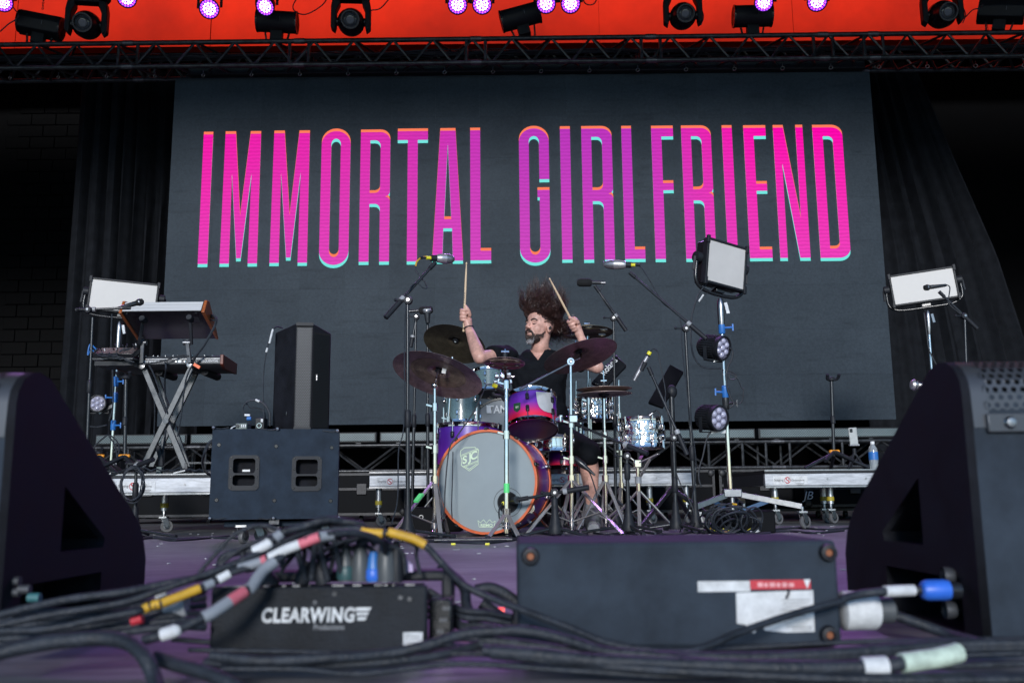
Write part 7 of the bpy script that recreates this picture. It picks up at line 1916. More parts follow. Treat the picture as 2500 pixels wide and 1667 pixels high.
# basket stand of the big chrome snare
bs = thing('snare_stand', 'chrome folding stand under the big chrome snare', 'drum stand', (q('D', 790, 950, 5.6).x, 5.6, 0))
hubp = q('D', 790, 770, 5.6)
for e in (('D', 985, 680, 5.5), ('D', 690, 690, 5.6), ('D', 830, 700, 5.75)):
    MB().bar(hubp, q(*e), 0.022, 0.008).build('arm', M_LEG, bs, bevel=0.002)
MB().bar(q('D', 905, 730, 5.52), q('D', 820, 885, 5.58), 0.018, 0.008).build('arm', M_LEG, bs)
MB().box(hubp, (0.045, 0.04, 0.05)).build('tilter', M_CHROME, bs, bevel=0.006)
MB().cyl(hubp, q('D', 795, 900, 5.6), 0.012, n=12).build('tube', M_CHROME, bs)
MB().cyl(q('D', 795, 890, 5.6), q('D', 797, 955, 5.6), 0.02, n=14).build('sleeve', M_LABELGREY, bs)
lowp = q('D', 797, 955, 5.6)
MB().cyl(lowp, Vector((lowp.x, 5.6, 0.2)), 0.013, n=12).build('tube', M_CHROME, bs)
for k in range(3):
    a = 0.4 + 2.09 * k
    MB().bar(Vector((lowp.x, 5.6, 0.24)), Vector((lowp.x + math.cos(a) * 0.24, 5.6 + math.sin(a) * 0.24, 0.012)), 0.02, 0.008).build('leg', M_LEG, bs)
# ---- spare kit on the deck behind
M_HEADGREY2 = mat('pale_grey_head', (0.2, 0.23, 0.26), 0.5, var=0.08, nscale=4)
kc2 = Vector((q('B', 1145, 450, 7.3).x, 7.3, ZC + 0.292))
kd2 = drum('kick_drum', 'spare pale headed kick drum on the deck behind the rack tom', kc2, (0.05, 1, 0), 0.272, 0.4, M_TEALSPARK, 10, M_BLACKGLOSS, M_HEADGREY2, M_HEADWHITE, wood=True, lugm=M_CHROME)
place_flat(text_mesh('TAMA', offset=0.02), 'lettering', M_WHITE, kd2, Vector((q('B', 1120, 262, 7.28).x, 7.286, q('B', 1120, 262, 7.28).z)), XA, ZA, width=0.20, height=0.062)
MB().box(Vector((q('B', 1022, 262, 7.28).x - 0.012, 7.286, q('B', 1022, 262, 7.28).z)), (0.035, 0.001, 0.06)).build('emblem', M_WHITE, kd2)
def deck_tom(label, bx, by, Y, r, dep, sh=M_TEALSPARK, tilt=0.1):
    return drum('tom_drum', label, q('B', bx, by, Y), (0, tilt, 1), r, dep, sh, 6, M_CHROME, M_HEADDARK, M_HEADWHITE, lugm=M_CHROME, group='spare teal toms')
t1 = deck_tom('spare teal sparkle tom with tall legs behind the big cymbal', 760, 395, 7.25, 0.135, 0.23)
for k in range(3):
    a = R(200 + 120 * k); p = q('B', 760, 395, 7.25) + Vector((math.cos(a) * 0.15, math.sin(a) * 0.15, 0))
    MB().cyl(p + ZA * 0.12, Vector((p.x, p.y, ZC + 0.01)), 0.006, n=8).build('leg', M_CHROME, t1)
t2 = deck_tom('spare teal sparkle tom half hidden behind the chrome cymbal stand', 1700, 545, 7.2, 0.16, 0.21)
for k in range(3):
    a = R(200 + 120 * k); p = q('B', 1700, 545, 7.2) + Vector((math.cos(a) * 0.17, math.sin(a) * 0.17, 0))
    MB().cyl(p + ZA * 0.12, Vector((p.x, p.y, ZC + 0.01)), 0.006, n=8).build('leg', M_CHROME, t2)
t3 = deck_tom('small spare teal tom above the pale headed kick drum', 1010, 110, 7.3, 0.12, 0.17, tilt=0.2)
MB().cyl(q('B', 1010, 130, 7.36), kc2 + Vector((-0.02, 0.15, 0.26)), 0.011, n=10).build('mount_post', M_CHROME, t3)

# ================================================================== CYMBALS
def cymbal_mat(name, c0, c1, rough, metal):
    m = bpy.data.materials.new(name); m.use_nodes = True
    nt = m.node_tree; b = nt.nodes['Principled BSDF']
    tc = nt.nodes.new('ShaderNodeTexCoord')
    ln = nt.nodes.new('ShaderNodeVectorMath'); ln.operation = 'LENGTH'
    nt.links.new(tc.outputs['Object'], ln.inputs[0])
    cb = nt.nodes.new('ShaderNodeCombineXYZ'); nt.links.new(ln.outputs['Value'], cb.inputs[0])
    n1 = nt.nodes.new('ShaderNodeTexNoise'); n1.inputs['Scale'].default_value = 220; n1.inputs['Detail'].default_value = 3
    nt.links.new(cb.outputs[0], n1.inputs[0])
    n2 = nt.nodes.new('ShaderNodeTexNoise'); n2.inputs['Scale'].default_value = 22; n2.inputs['Detail'].default_value = 6; n2.inputs['Roughness'].default_value = 0.7
    nt.links.new(tc.outputs['Object'], n2.inputs[0])
    mx = nt.nodes.new('ShaderNodeMath'); mx.operation = 'ADD'; nt.links.new(n1.outputs['Fac'], mx.inputs[0]); nt.links.new(n2.outputs['Fac'], mx.inputs[1])
    hf = nt.nodes.new('ShaderNodeMath'); hf.operation = 'MULTIPLY'; hf.inputs[1].default_value = 0.5; nt.links.new(mx.outputs[0], hf.inputs[0])
    rp = nt.nodes.new('ShaderNodeValToRGB'); rp.color_ramp.elements[0].position = 0.36; rp.color_ramp.elements[1].position = 0.64
    rp.color_ramp.elements[0].color = c0 + (1,); rp.color_ramp.elements[1].color = c1 + (1,)
    nt.links.new(hf.outputs[0], rp.inputs[0]); nt.links.new(rp.outputs[0], b.inputs['Base Color'])
    b.inputs['Roughness'].default_value = rough; b.inputs['Metallic'].default_value = metal
    b.inputs['Anisotropic'].default_value = 0.75
    tn = nt.nodes.new('ShaderNodeTangent'); tn.direction_type = 'RADIAL'; tn.axis = 'Z'; nt.links.new(tn.outputs[0], b.inputs['Tangent'])
    bp_ = nt.nodes.new('ShaderNodeBump'); bp_.inputs['Strength'].default_value = 0.25; bp_.inputs['Distance'].default_value = 0.002
    nt.links.new(n1.outputs['Fac'], bp_.inputs['Height']); nt.links.new(bp_.outputs[0], b.inputs['Normal'])
    return m
M_CYM = cymbal_mat('dark_bronze', (0.17, 0.115, 0.105), (0.62, 0.47, 0.43), 0.32, 0.68)
M_CYMDK = cymbal_mat('smoked_bronze', (0.09, 0.058, 0.05), (0.34, 0.235, 0.205), 0.3, 0.68)
M_CYMRAW = cymbal_mat('raw_bronze_patina', (0.10, 0.07, 0.055), (0.44, 0.32, 0.25), 0.55, 0.4)
M_CYMOLIVE = cymbal_mat('olive_bronze', (0.08, 0.068, 0.045), (0.22, 0.19, 0.125), 0.34, 0.7)
def cymbal(label, c, normal, r, m=M_CYM, m2=None, flip=False, felt=True):
    t = thing('cymbal', label, 'cymbal', c, 'cymbals', up_to(normal))
    k = r
    prof = [(0.004, 0.028), (k * 0.08, 0.026), (k * 0.15, 0.014), (k * 0.19, 0.004), (k * 0.3, 0.0), (k * 0.55, -0.006), (k * 0.8, -0.014), (k * 0.97, -0.022), (k, -0.0235), (k, -0.0248), (k * 0.97, -0.0235), (k * 0.8, -0.0155), (k * 0.55, -0.0075), (k * 0.3, -0.0015), (k * 0.185, 0.0025), (k * 0.145, 0.012), (k * 0.075, 0.0245), (0.004, 0.0265)]
    MB().lathe(prof, (0, 0, 0), ZA, 64).build('plate', m, t, local=True, ang=0.8)
    if m2: MB().lathe([(k * 0.16, 0.008), (k * 0.3, -0.0028), (k * 0.55, -0.0088), (k * 0.62, -0.0105)], (0, 0, 0), ZA, 64).build('unlathed_band', m2, t, local=True)
    if felt:
        MB().cyl((0, 0, 0.026), (0, 0, 0.045), 0.02, n=16).build('felt', M_RUBBER, t, local=True)
        MB().cyl((0, 0, -0.0), (0, 0, 0.02), 0.02, n=16).build('felt', M_RUBBER, t, local=True)
        MB().cyl((0, 0, 0.045), (0, 0, 0.075), 0.004, n=8).build('bolt', M_CHROME, t, local=True)
        MB().box((0, 0, 0.058), (0.04, 0.008, 0.012)).build('wing_nut', M_CHROME, t, local=True, bevel=0.003)
    return t
def ozone(label, c, normal, r, m=M_CYM, holes=6):
    t = thing('cymbal', label, 'cymbal', c, 'cymbals', up_to(normal))
    loops = [[(r * math.cos(2 * math.pi * i / 56), r * math.sin(2 * math.pi * i / 56)) for i in range(56)]]
    for k in range(holes):
        a = 2 * math.pi * (k + 0.5) / holes
        loops.append([(r * 0.7 * math.cos(a) + r * 0.15 * math.cos(2 * math.pi * i / 18), r * 0.7 * math.sin(a) + r * 0.15 * math.sin(2 * math.pi * i / 18)) for i in range(18)])
    me = curve_mesh(loops, 0.0008)
    for v in me.vertices: v.co.z += 0.012 * (1 - (v.co.x ** 2 + v.co.y ** 2) / r ** 2)
    finish('plate', me, m, t, smooth=False)
    MB().lathe([(0.004, 0.03), (r * 0.12, 0.028), (r * 0.2, 0.02), (r * 0.25, 0.013)], (0, 0, 0), ZA, 30).build('bell', m, t, local=True)
    MB().cyl((0, 0, 0.03), (0, 0, 0.055), 0.014, n=14).build('felt', M_RUBBER, t, local=True)
    MB().box((0, 0, 0.066), (0.045, 0.008, 0.014)).build('wing_nut', M_CHROME, t, local=True, bevel=0.003)
    MB().cyl((0, 0, 0.05), (0, 0, 0.08), 0.004, n=8).build('bolt', M_CHROME, t, local=True)
    return t
def nrm(edge_roll, lean):
    """cymbal normal: edge_roll tips right side down (radians), lean tips the top away from the audience"""
    return Vector((math.sin(edge_roll) * math.cos(lean), math.sin(lean), math.cos(edge_roll) * math.cos(lean)))
YC1 = 4.95
cy1 = cymbal('biggest dark cymbal, tilted, with a brown inner band and white tag', q('A', 552, 1205, YC1), nrm(R(15), R(20)), 0.247, M_CYM, M_CYMRAW)
tg = q('A', 605, 1190, YC1 - 0.05)
MB().box(tg, (0.022, 0.002, 0.034), Matrix.Rotation(R(12), 3, 'Y')).build('tag', M_LABEL, cy1)
cy2 = cymbal('dark olive cymbal steeply tilted behind the raised arm', q('A', 712, 915, 6.15), nrm(R(14), R(26)), 0.212, M_CYMOLIVE)
cy3 = ozone('small dark cymbal with round cut-outs at the drummer chest', q('A', 1185, 1125, 4.9), nrm(R(2), R(10)), 0.108, M_CYMDK)
cy4 = cymbal('big dark crash cymbal tipped up before the drummer shoulder', q('A', 1898, 1022, 5.2), nrm(R(-15), R(15)), 0.214, M_CYMDK)
cy5 = ozone('dark cymbal with round cut-outs behind the raised hand', q('A', 1975, 832, 6.35), nrm(R(0), R(6.5)), 0.178, M_CYMOLIVE)
hh = q('D', 478, 95, 5.6)
cymbal('lower plate of the closed cymbal pair on the pedal stand', hh - ZA * 0.012, (0.02, 0.0, -1), 0.168, M_CYM, felt=False)
cymbal('upper plate of the closed cymbal pair on the pedal stand', hh + ZA * 0.006, (-0.02, 0.0, 1), 0.168, M_CYM)

# ================================================================== CHROME STANDS
def chrome_stand(label, top, base, legs, joints=(0.3, 0.6), boom=None, tri_top=0.28, r=0.012, name='cymbal_stand', tilter=None, tape=None):
    """base: point on the floor; legs: end points on the floor"""
    top, base = Vector(top), Vector(base)
    t = thing(name, label, 'cymbal stand', (base.x, base.y, 0), 'chrome cymbal stands')
    d = base - top
    fr = [0.0] + list(joints) + [1.0]
    for i in range(len(fr) - 1):
        rr = r * (0.72 + 0.28 * i / max(1, len(fr) - 2))
        MB().cyl(top + d * fr[i], top + d * fr[i + 1] - (d.normalized() * 0.03 if i == len(fr) - 2 else Vector((0, 0, 0))), rr, n=14).build('tube', M_CHROME, t)
    for f in joints:
        p = top + d * f
        MB().cyl(p - ZA * 0.022, p + ZA * 0.02, r * 1.55, n=14).build('memory_lock', M_CHROME, t)
        MB().bar(p, p + Vector((-0.045, -0.015, 0.012)), 0.009).build('wing_bolt', M_CHROME, t)
    hub = base + ZA * tri_top; hub = Vector((base.x + (top.x - base.x) * tri_top / max(0.3, top.z), base.y + (top.y - base.y) * tri_top / max(0.3, top.z), tri_top))
    lowh = Vector((base.x, base.y, 0.07))
    MB().cyl(hub - ZA * 0.02, hub + ZA * 0.02, r * 1.7, n=14).build('tripod_collar', M_CHROME, t)
    MB().cyl(lowh - ZA * 0.02, lowh + ZA * 0.015, r * 1.7, n=14).build('tripod_collar', M_CHROME, t)
    for e in legs:
        e = Vector(e)
        if e.z < 0.012: e.z = 0.012
        MB().bar(hub, e, 0.022, 0.008, up=ZA).build('leg', M_LEG, t, bevel=0.002)
        MB().bar(lowh, hub.lerp(e, 0.6), 0.018, 0.006, up=ZA).build('brace', M_LEG, t)
        MB().ell(e, (0.016, 0.016, 0.013), n=10, m=6).build('foot', M_RUBBER, t)
    if boom:
        a, b, piv = [Vector(x) for x in boom]
        MB().cyl(a, b, r * 0.62, n=12).build('boom', M_STEEL, t)
        MB().lathe([(0, -0.02), (0.008, -0.022), (0.01, -0.016), (0.02, -0.016), (0.023, -0.01), (0.023, 0.01), (0.02, 0.02), (0, 0.02)], piv, YA, 18).build('boom_tilter', M_CHROME, t)
    if tilter:
        MB().tube([Vector(x) for x in tilter], 0.0065, 8, 3).build('tilter_rod', M_CHROME, t)
        MB().ell(Vector(tilter[0]), (0.02, 0.018, 0.02), n=12, m=8).build('tilter', M_CHROME, t)
    if tape:
        a, b = tape
        MB().cyl(a, b, r * 1.25, n=14).build('tape', M_GREEN, t)
    return t
def tri(base, yaw, s=0.25):
    b = Vector(base)
    return [Vector((b.x + math.cos(yaw + 2.094 * k) * s, b.y + math.sin(yaw + 2.094 * k) * s, 0.012)) for k in range(3)]
# left stand (biggest cymbal)
Y = 5.0
bs_ = Vector((q('B', 500, 1330, Y).x, Y, 0))
st1 = chrome_stand('chrome stand under the biggest cymbal', q('A', 515, 1345, Y), bs_, [Vector((q('B', 90, 1390, 4.75).x, 4.7, 0.012)), Vector((q('B', 560, 1400, 4.8).x, 4.8, 0.012)), Vector((bs_.x + 0.05, 5.3, 0.012))], (0.14, 0.42), tri_top=0.30,
             tilter=[q('A', 515, 1335, Y), q('A', 530, 1270, Y - .01), q('A', 552, 1195, YC1)])
MB().bar(q('B', 380, 1055, 4.86), q('B', 325, 1125, 4.81), 0.026, 0.011).build('tape', M_GREEN, st1)
# front centre stand before the kick
Y = 4.72
bs_ = Vector((q('B', 1172, 1400, Y).x, Y, 0))
chrome_stand('chrome stand with green tape standing right before the kick drum', q('A', 1200, 1330, Y + .02), bs_, [Vector((q('B', 1000, 1470, 4.6).x, 4.58, 0.012)), Vector((q('B', 1290, 1460, 4.65).x, 4.60, 0.012)), Vector((bs_.x + 0.04, 5.0, 0.012))], (0.0, 0.33), tri_top=0.13,
             tilter=[q('A', 1200, 1300, Y + .05), q('A', 1190, 1210, Y + .1), q('A', 1186, 1135, 4.9)], tape=(q('B', 1174, 955, Y), q('B', 1174, 1042, Y)))
# right stand with boom
Y = 5.12
bs_ = Vector((q('B', 1782, 1370, Y).x, Y, 0))
chrome_stand('chrome boom stand under the tipped crash cymbal', q('A', 1815, 1115, Y), bs_, [Vector((q('B', 1350, 1430, 4.85).x, 4.85, 0.012)), Vector((q('B', 2270, 1455, 4.75).x, 4.75, 0.012)), Vector((bs_.x - 0.05, 5.42, 0.012))], (0.36, 0.57), tri_top=0.30,
             boom=(q('A', 1330, 1372, Y - .1), q('A', 1830, 1110, Y), q('A', 1815, 1110, Y)), tilter=[q('A', 1825, 1105, Y), q('A', 1915, 1060, Y + .02), q('A', 1898, 1015, 5.2)])
# pedal stand of the closed cymbals
Y = 5.6
bs_ = Vector((q('D', 492, 1200, Y).x, Y, 0))
hst = chrome_stand('chrome pedal stand of the closed cymbal pair', q('D', 476, 165, Y), bs_, [Vector((q('D', 215, 1280, 5.4).x, 5.4, 0.012)), Vector((q('D', 680, 1220, 5.5).x, 5.45, 0.012)), Vector((bs_.x, 5.9, 0.012))], (0.28, 0.46), tri_top=0.31, name='hi_hat_stand')
MB().cyl(hh - ZA * 0.03, q('C', 482, 1350, Y), 0.004, n=8).build('pull_rod', M_CHROME, hst)
MB().lathe([(0.012, 0), (0.03, 0.012), (0.034, 0.026)], q('D', 476, 160, Y), ZA, 16).build('seat_cup', M_RUBBER, hst)
# farther chrome poles
for lab, xt, yt, xb, Y, mtop in (('slim chrome stand just behind the crash cymbal stand', 345, -20, 350, 6.5, None), ('slim chrome stand farther behind the crash cymbal stand', 215, 0, 222, 6.7, None),
                                 ('slim chrome stand behind the closed cymbals with taped joint', 612, -10, 625, 6.55, None)):
    bs_ = Vector((q('D', xb, 600, Y).x, Y, 0))
    chrome_stand(lab, q('D', xt, yt, Y), bs_, tri(bs_, 0.4 + xt * 0.01, 0.22), (0.25, 0.5), tri_top=0.28, r=0.0115)
Y = 6.3
bs_ = Vector((q('B', 565, 700, Y).x, Y, 0))
chrome_stand('slim chrome stand behind the biggest cymbal holding the olive one', q('A', 690, 985, Y), bs_, tri(bs_, 0.7, 0.24), (0.4, 0.6), tri_top=0.3, r=0.0115, tilter=[q('A', 690, 985, Y - .02), q('A', 700, 950, Y - .06), q('A', 712, 915, 6.15)])
Y = 6.4
bs_ = Vector((q('A', 1975, 1400, Y).x, Y, 0))
chrome_stand('slim chrome stand under the cut-out cymbal behind the raised hand', q('A', 1975, 860, Y), bs_, tri(bs_, 0.2, 0.24), (0.35, 0.6), tri_top=0.3, r=0.0115)
# clamps and small arms clustered at the kit
cl = thing('multi_clamp', 'cluster of chrome clamps below the small cut-out cymbal', 'clamp', q('A', 1170, 1280, 5.35))
for bx, by, sx, sy in ((1110, 1245, 0.04, 0.05), (1165, 1245, 0.05, 0.06), (1225, 1230, 0.05, 0.04), (1240, 1300, 0.04, 0.05), (1125, 1290, 0.05, 0.03), (1190, 1300, 0.04, 0.05), (1095, 1300, 0.03, 0.04)):
    MB().box(q('A', bx, by, 5.4), (sx * 0.55, 0.03, sy * 0.55), Matrix.Rotation(bx * 0.01, 3, 'Y')).build('jaw', M_CHROME, cl, bevel=0.005)
MB().cyl(q('A', 1095, 1260, 5.42), q('A', 1280, 1250, 5.42), 0.008, n=10).build('rod', M_CHROME, cl)
MB().cyl(q('A', 1190, 1230, 5.42), q('A', 1200, 1500, 5.42), 0.011, n=10).build('post', M_CHROME, cl)
cl = thing('tom_clamp', 'chrome clamp joining the rack tom to the crash cymbal stand', 'clamp', q('B', 1700, 360, 5.2))
MB().bar(q('B', 1640, 355, 5.22), q('B', 1780, 352, 5.14), 0.03, 0.03).build('arm', M_CHROME, cl, bevel=0.006)
MB().box(q('B', 1795, 355, 5.12), (0.05, 0.05, 0.045)).build('jaw', M_CHROME, cl, bevel=0.006)
MB().box(q('B', 1680, 350, 5.2), (0.02, 0.05, 0.04)).build('jaw', M_CHROME, cl, bevel=0.004)
tm = thing('microphone', 'small black drum microphone with a yellow band clipped over the rack tom', 'microphone', q('A', 1130, 1360, 5.2))
MB().cyl(q('A', 1075, 1332, 5.15), q('A', 1105, 1345, 5.16), 0.013, n=14).build('connector_band', M_LIME, tm)
MB().lathe([(0.012, 0), (0.016, 0.01), (0.02, 0.05), (0.022, 0.075), (0.012, 0.08)], q('A', 1105, 1345, 5.16), (q('A', 1190, 1400, 5.2) - q('A', 1105, 1345, 5.16)), 14).build('body', M_TUBE, tm)
MB().tube([q('A', 1070, 1400, 5.2), q('A', 1090, 1430, 5.2), q('A', 1150, 1440, 5.2), q('A', 1180, 1480, 5.22)], 0.009, 8).build('clip', M_RUBBER, tm)
cord('microphone_cable', [q('A', 1060, 1325, 5.15), q('A', 1010, 1330, 5.1), q('B', 975, 60, 5.05), q('B', 870, 280, 5.0), q('B', 720, 500, 5.0), q('B', 650, 600, 5.0), q('B', 620, 760, 5.0), q('B', 600, 1000, 4.98), q('B', 590, 1200, 4.95), q('B', 570, 1330, 4.9)], 0.0036, 'thin black cable from the rack tom microphone down past the kick head')
cord('microphone_cable', [q('B', 672, 660, 5.05), q('B', 668, 900, 5.02), q('B', 660, 1150, 5.0), q('B', 665, 1290, 4.95)], 0.003, 'very thin dark strand standing in for the cable shadow on the kick head')  # dark strand in place of the shadow that the cable casts on the head
sm = thing('microphone', 'small drum microphone at the rim of the violet side tom', 'microphone', q('B', 1850, 745, 5.4))
MB().lathe([(0.012, 0), (0.017, 0.01), (0.02, 0.07), (0.012, 0.1), (0.006, 0.16)], q('B', 1800, 710, 5.4), q('B', 1930, 820, 5.38) - q('B', 1800, 710, 5.4), 14).build('body', M_TUBE, sm)
cord('microphone_cable', [q('B', 1925, 815, 5.38), q('B', 1960, 880, 5.38), q('B', 2000, 1000, 5.36), q('B', 2030, 1120, 5.34), q('B', 2060, 1220, 5.3)], 0.0038, 'thin black cable running down before the drummer leg')
sm = thing('microphone', 'tiny clip microphone on the rim of the big chrome snare', 'microphone', q('D', 920, 320, 5.55))
MB().cyl(q('D', 890, 330, 5.55), q('D', 930, 300, 5.55), 0.008, n=10).build('capsule', M_STEEL, sm)
MB().tube([q('D', 930, 300, 5.55), q('D', 965, 275, 5.55), q('D', 995, 310, 5.55), q('D', 1010, 380, 5.55), q('D', 1020, 520, 5.56)], 0.004, 6).build('gooseneck', M_TUBE, sm)
# clutter of leads and feet on the floor around the kit
rc = random.Random(21)
names = ['before the kick drum', 'under the kick boom', 'by the crash stand', 'by the hat stand', 'under the low boom', 'by the slim microphone stand', 'by the tall lamp stand', 'beside the left chrome stand', 'behind the cable pile', 'beside the floor case', 'near the cabinet wheels', 'past the cabinet']
fl = [((1000, 1318), (1100, 1322), (1190, 1324), (1260, 1316)), ((1290, 1300), (1330, 1302), (1390, 1312), (1460, 1308)), ((1380, 1308), (1440, 1312), (1520, 1300), (1560, 1306)), ((1450, 1300), (1500, 1306), (1550, 1296), (1600, 1302)),
      ((1530, 1308), (1580, 1312), (1620, 1304), (1680, 1310)), ((1600, 1300), (1650, 1306), (1690, 1298), (1760, 1302)), ((1700, 1300), (1740, 1296), (1800, 1304), (1880, 1300)), ((950, 1310), (990, 1304), (1040, 1312), (1090, 1308)),
      ((1860, 1298), (1930, 1296), (1990, 1300), (2060, 1294)), ((1880, 1292), (1950, 1288), (2020, 1292), (2080, 1288)), ((330, 1308), (420, 1314), (500, 1312), (600, 1314)), ((330, 1316), (380, 1312), (430, 1318), (560, 1308))]
for k, pts in enumerate(fl):
    P = [on_floor(x, y, 0.006) for x, y in pts]
    cord('floor_cable', P, 0.0065, 'black cable lying on the stage floor ' + names[k])
# pile of coiled leads
for k in range(15):
    R0 = rc.uniform(0.055, 0.118)
    c = on_floor(1810, 1306, 0.0) + Vector((rc.uniform(-0.10, 0.10), rc.uniform(0.0, 0.22), 0.0))
    tl_ = R(rc.uniform(35, 88)); ya = rc.uniform(-0.5, 0.5)
    pts = []
    for i in range(22):
        a = 2 * math.pi * i / 21 * 1.02
        v = Vector((R0 * math.cos(a), 0, R0 * 0.95 * math.sin(a)))
        v = Matrix.Rotation(ya, 3, 'Z') @ Matrix.Rotation(R(90) - tl_, 3, 'X') @ v
        p = c + v + ZA * (R0 * 0.95 * math.sin(tl_) + 0.01); pts.append(p)
    cc = thing('cable_coil', 'ring of black cable in the coiled pile under the tall lamp stand', 'cable', c, 'coiled pile of leads')
    MB().tube(pts, 0.005, 7, 3).build('sheath', M_CABLE, cc)
    for j in range(1 if k % 2 == 0 else 0):
        i0 = rc.randrange(2, 18)
        MB().tube(pts[i0:i0 + 2 + (k + j) % 3], 0.0064, 8, 3).build('tape', rc.choice([M_YELLOW, M_LIME, M_YELLOW, M_LABEL]), cc)
fc2 = thing('floor_case', 'low black case behind the coiled pile of leads', 'case', on_floor(1860, 1300))
fp = on_floor(1845, 1304)
MB().box((fp.x, fp.y + 0.25, 0.06), (0.3, 0.2, 0.12)).build('body', M_CASE, fc2, bevel=0.008)
MB().box((fp.x + 0.05, fp.y + 0.148, 0.07), (0.06, 0.01, 0.03)).build('handle', M_RUBBER, fc2)
# black case low behind the left chrome stand
fp = on_floor(1010, 1300)
fc3 = thing('floor_case', 'small black floor box between the biggest cymbal stand legs', 'case', fp)
MB().box((fp.x + 0.1, fp.y + 0.25, 0.075), (0.36, 0.2, 0.15)).build('body', M_CASE, fc3, bevel=0.008)
MB().ring((fp.x + 0.03, fp.y + 0.146, 0.09), YA, 0.012, 0.003, 16, 6).build('socket', M_STEEL, fc3)
# bars under the deck edge by the kick
db = thing('drum_rug_bar', 'low chrome bar lying before the kick drum', 'bar', on_floor(1180, 1316))
MB().cyl(on_floor(1060, 1318, 0.012), on_floor(1250, 1316, 0.012), 0.009, n=10).build('tube', M_DKSTEEL, db)
for px in (1107, 1190):
    yt_ = thing('tape_mark', ('yellow tape mark on the floor left of the chrome foot' if px < 1150 else 'yellow tape mark on the floor beneath the chrome foot'), 'tape', on_floor(px, 1326))
    MB().box(on_floor(px, 1327, 0.006), (0.018, 0.03, 0.008)).build('strip', M_LIME, yt_)
# ================================================================== THE DRUMMER
def fuse(mb, voxel, iters=4, fac=0.5):
    """fuse overlapping closed shapes into one continuous surface"""
    me = bpy.data.meshes.new('fuse'); me.from_pydata([tuple(v) for v in mb.v], [], mb.f)
    bm = bmesh.new(); bm.from_mesh(me); bmesh.ops.recalc_face_normals(bm, faces=bm.faces); bm.to_mesh(me); bm.free()
    o = bpy.data.objects.new('fuse', me); COL.objects.link(o)
    rm = o.modifiers.new('r', 'REMESH'); rm.mode = 'VOXEL'; rm.voxel_size = voxel
    s = o.modifiers.new('s', 'SMOOTH'); s.iterations = iters; s.factor = fac
    dg = bpy.context.evaluated_depsgraph_get(); dg.update()
    out = bpy.data.meshes.new_from_object(o.evaluated_get(dg))
    bpy.data.objects.remove(o); bpy.data.meshes.remove(me)
    return out
def put(me, name, m, parent, smooth=True):
    inv = WM[parent.name].inverted()
    for v in me.vertices: v.co = inv @ v.co
    return finish(name, me, m, parent, smooth, ang=3.0)
PYT = 6.06
hipc = at(1322, 1092, 6.12); hipc.z = 0.62
person = thing('person', 'long haired drummer in black shirt, head flung, both sticks raised', 'person', (hipc.x, hipc.y, 0))
chest = at(1314, 905, PYT); neckb = at(1320, 858, PYT + 0.02)
waist = Vector((hipc.x, hipc.y - 0.02, 0.80))
shL, shR = at(1240, 868, PYT), at(1388, 868, PYT + 0.02)
elL, elR = at(1171, 873, 5.82), at(1458, 896, 5.86)
wrL, wrR = at(1144, 800, 5.96), at(1419, 826, 5.93)
haL, haR = at(1137.5, 771, 5.97), at(1407, 801, 5.92)
hd = at(1318, 800, PYT - 0.03)
F = Vector((-0.70, -0.70, 0.15)).normalized()
U = (Vector((0.05, 0.10, 1)) - F * Vector((0.05, 0.10, 1)).dot(F)).normalized()
RR = F.cross(U).normalized()       # his right
HS = 1.0
def hl(r, f, u): return hd + (RR * r + F * f + U * u) * HS
HR = Matrix((RR, F, U)).transposed()
def hell(mb, c, rad): return mb.ell(hl(*c), [k * HS for k in rad], HR, 24, 16)
body = MB()
hell(body, (0, -0.012, 0.032), (0.076, 0.098, 0.088)); hell(body, (0, 0.028, -0.028), (0.063, 0.068, 0.092)); hell(body, (0, 0.045, -0.088), (0.044, 0.046, 0.034))
hell(body, (0, 0.083, 0.020), (0.05, 0.017, 0.012)); hell(body, (0, 0.05, 0.05), (0.058, 0.042, 0.042))
for s_ in (-1, 1):
    hell(body, (s_ * 0.032, 0.060, -0.030), (0.030, 0.028, 0.034)); hell(body, (s_ * 0.078, -0.008, -0.012), (0.010, 0.021, 0.034))
    hell(body, (s_ * 0.030, 0.0775, 0.000), (0.016, 0.010, 0.008)); hell(body, (s_ * 0.011, 0.106, -0.030), (0.010, 0.011, 0.008))
body.tube([hl(0, 0.092, 0.016), hl(0, 0.108, -0.010), hl(0, 0.120, -0.030)], [0.009 * HS, 0.011 * HS, 0.014 * HS], 12, 4)
hell(body, (0, 0.094, -0.056), (0.024, 0.014, 0.007)); hell(body, (0, 0.092, -0.070), (0.022, 0.014, 0.008))
body.tube([hl(0, -0.025, -0.03), hl(0.0, -0.015, -0.10), (hl(0, -0.01, -0.13) + neckb) / 2, neckb - ZA * 0.02], [0.058, 0.056, 0.060, 0.075], 20, 5)
for s_ in (-1, 1):                                  # neck tendons
    body.tube([hl(s_ * 0.05, -0.03, -0.05), neckb + Vector((s_ * 0.02, -0.055, -0.02))], [0.012, 0.012], 8, 0)
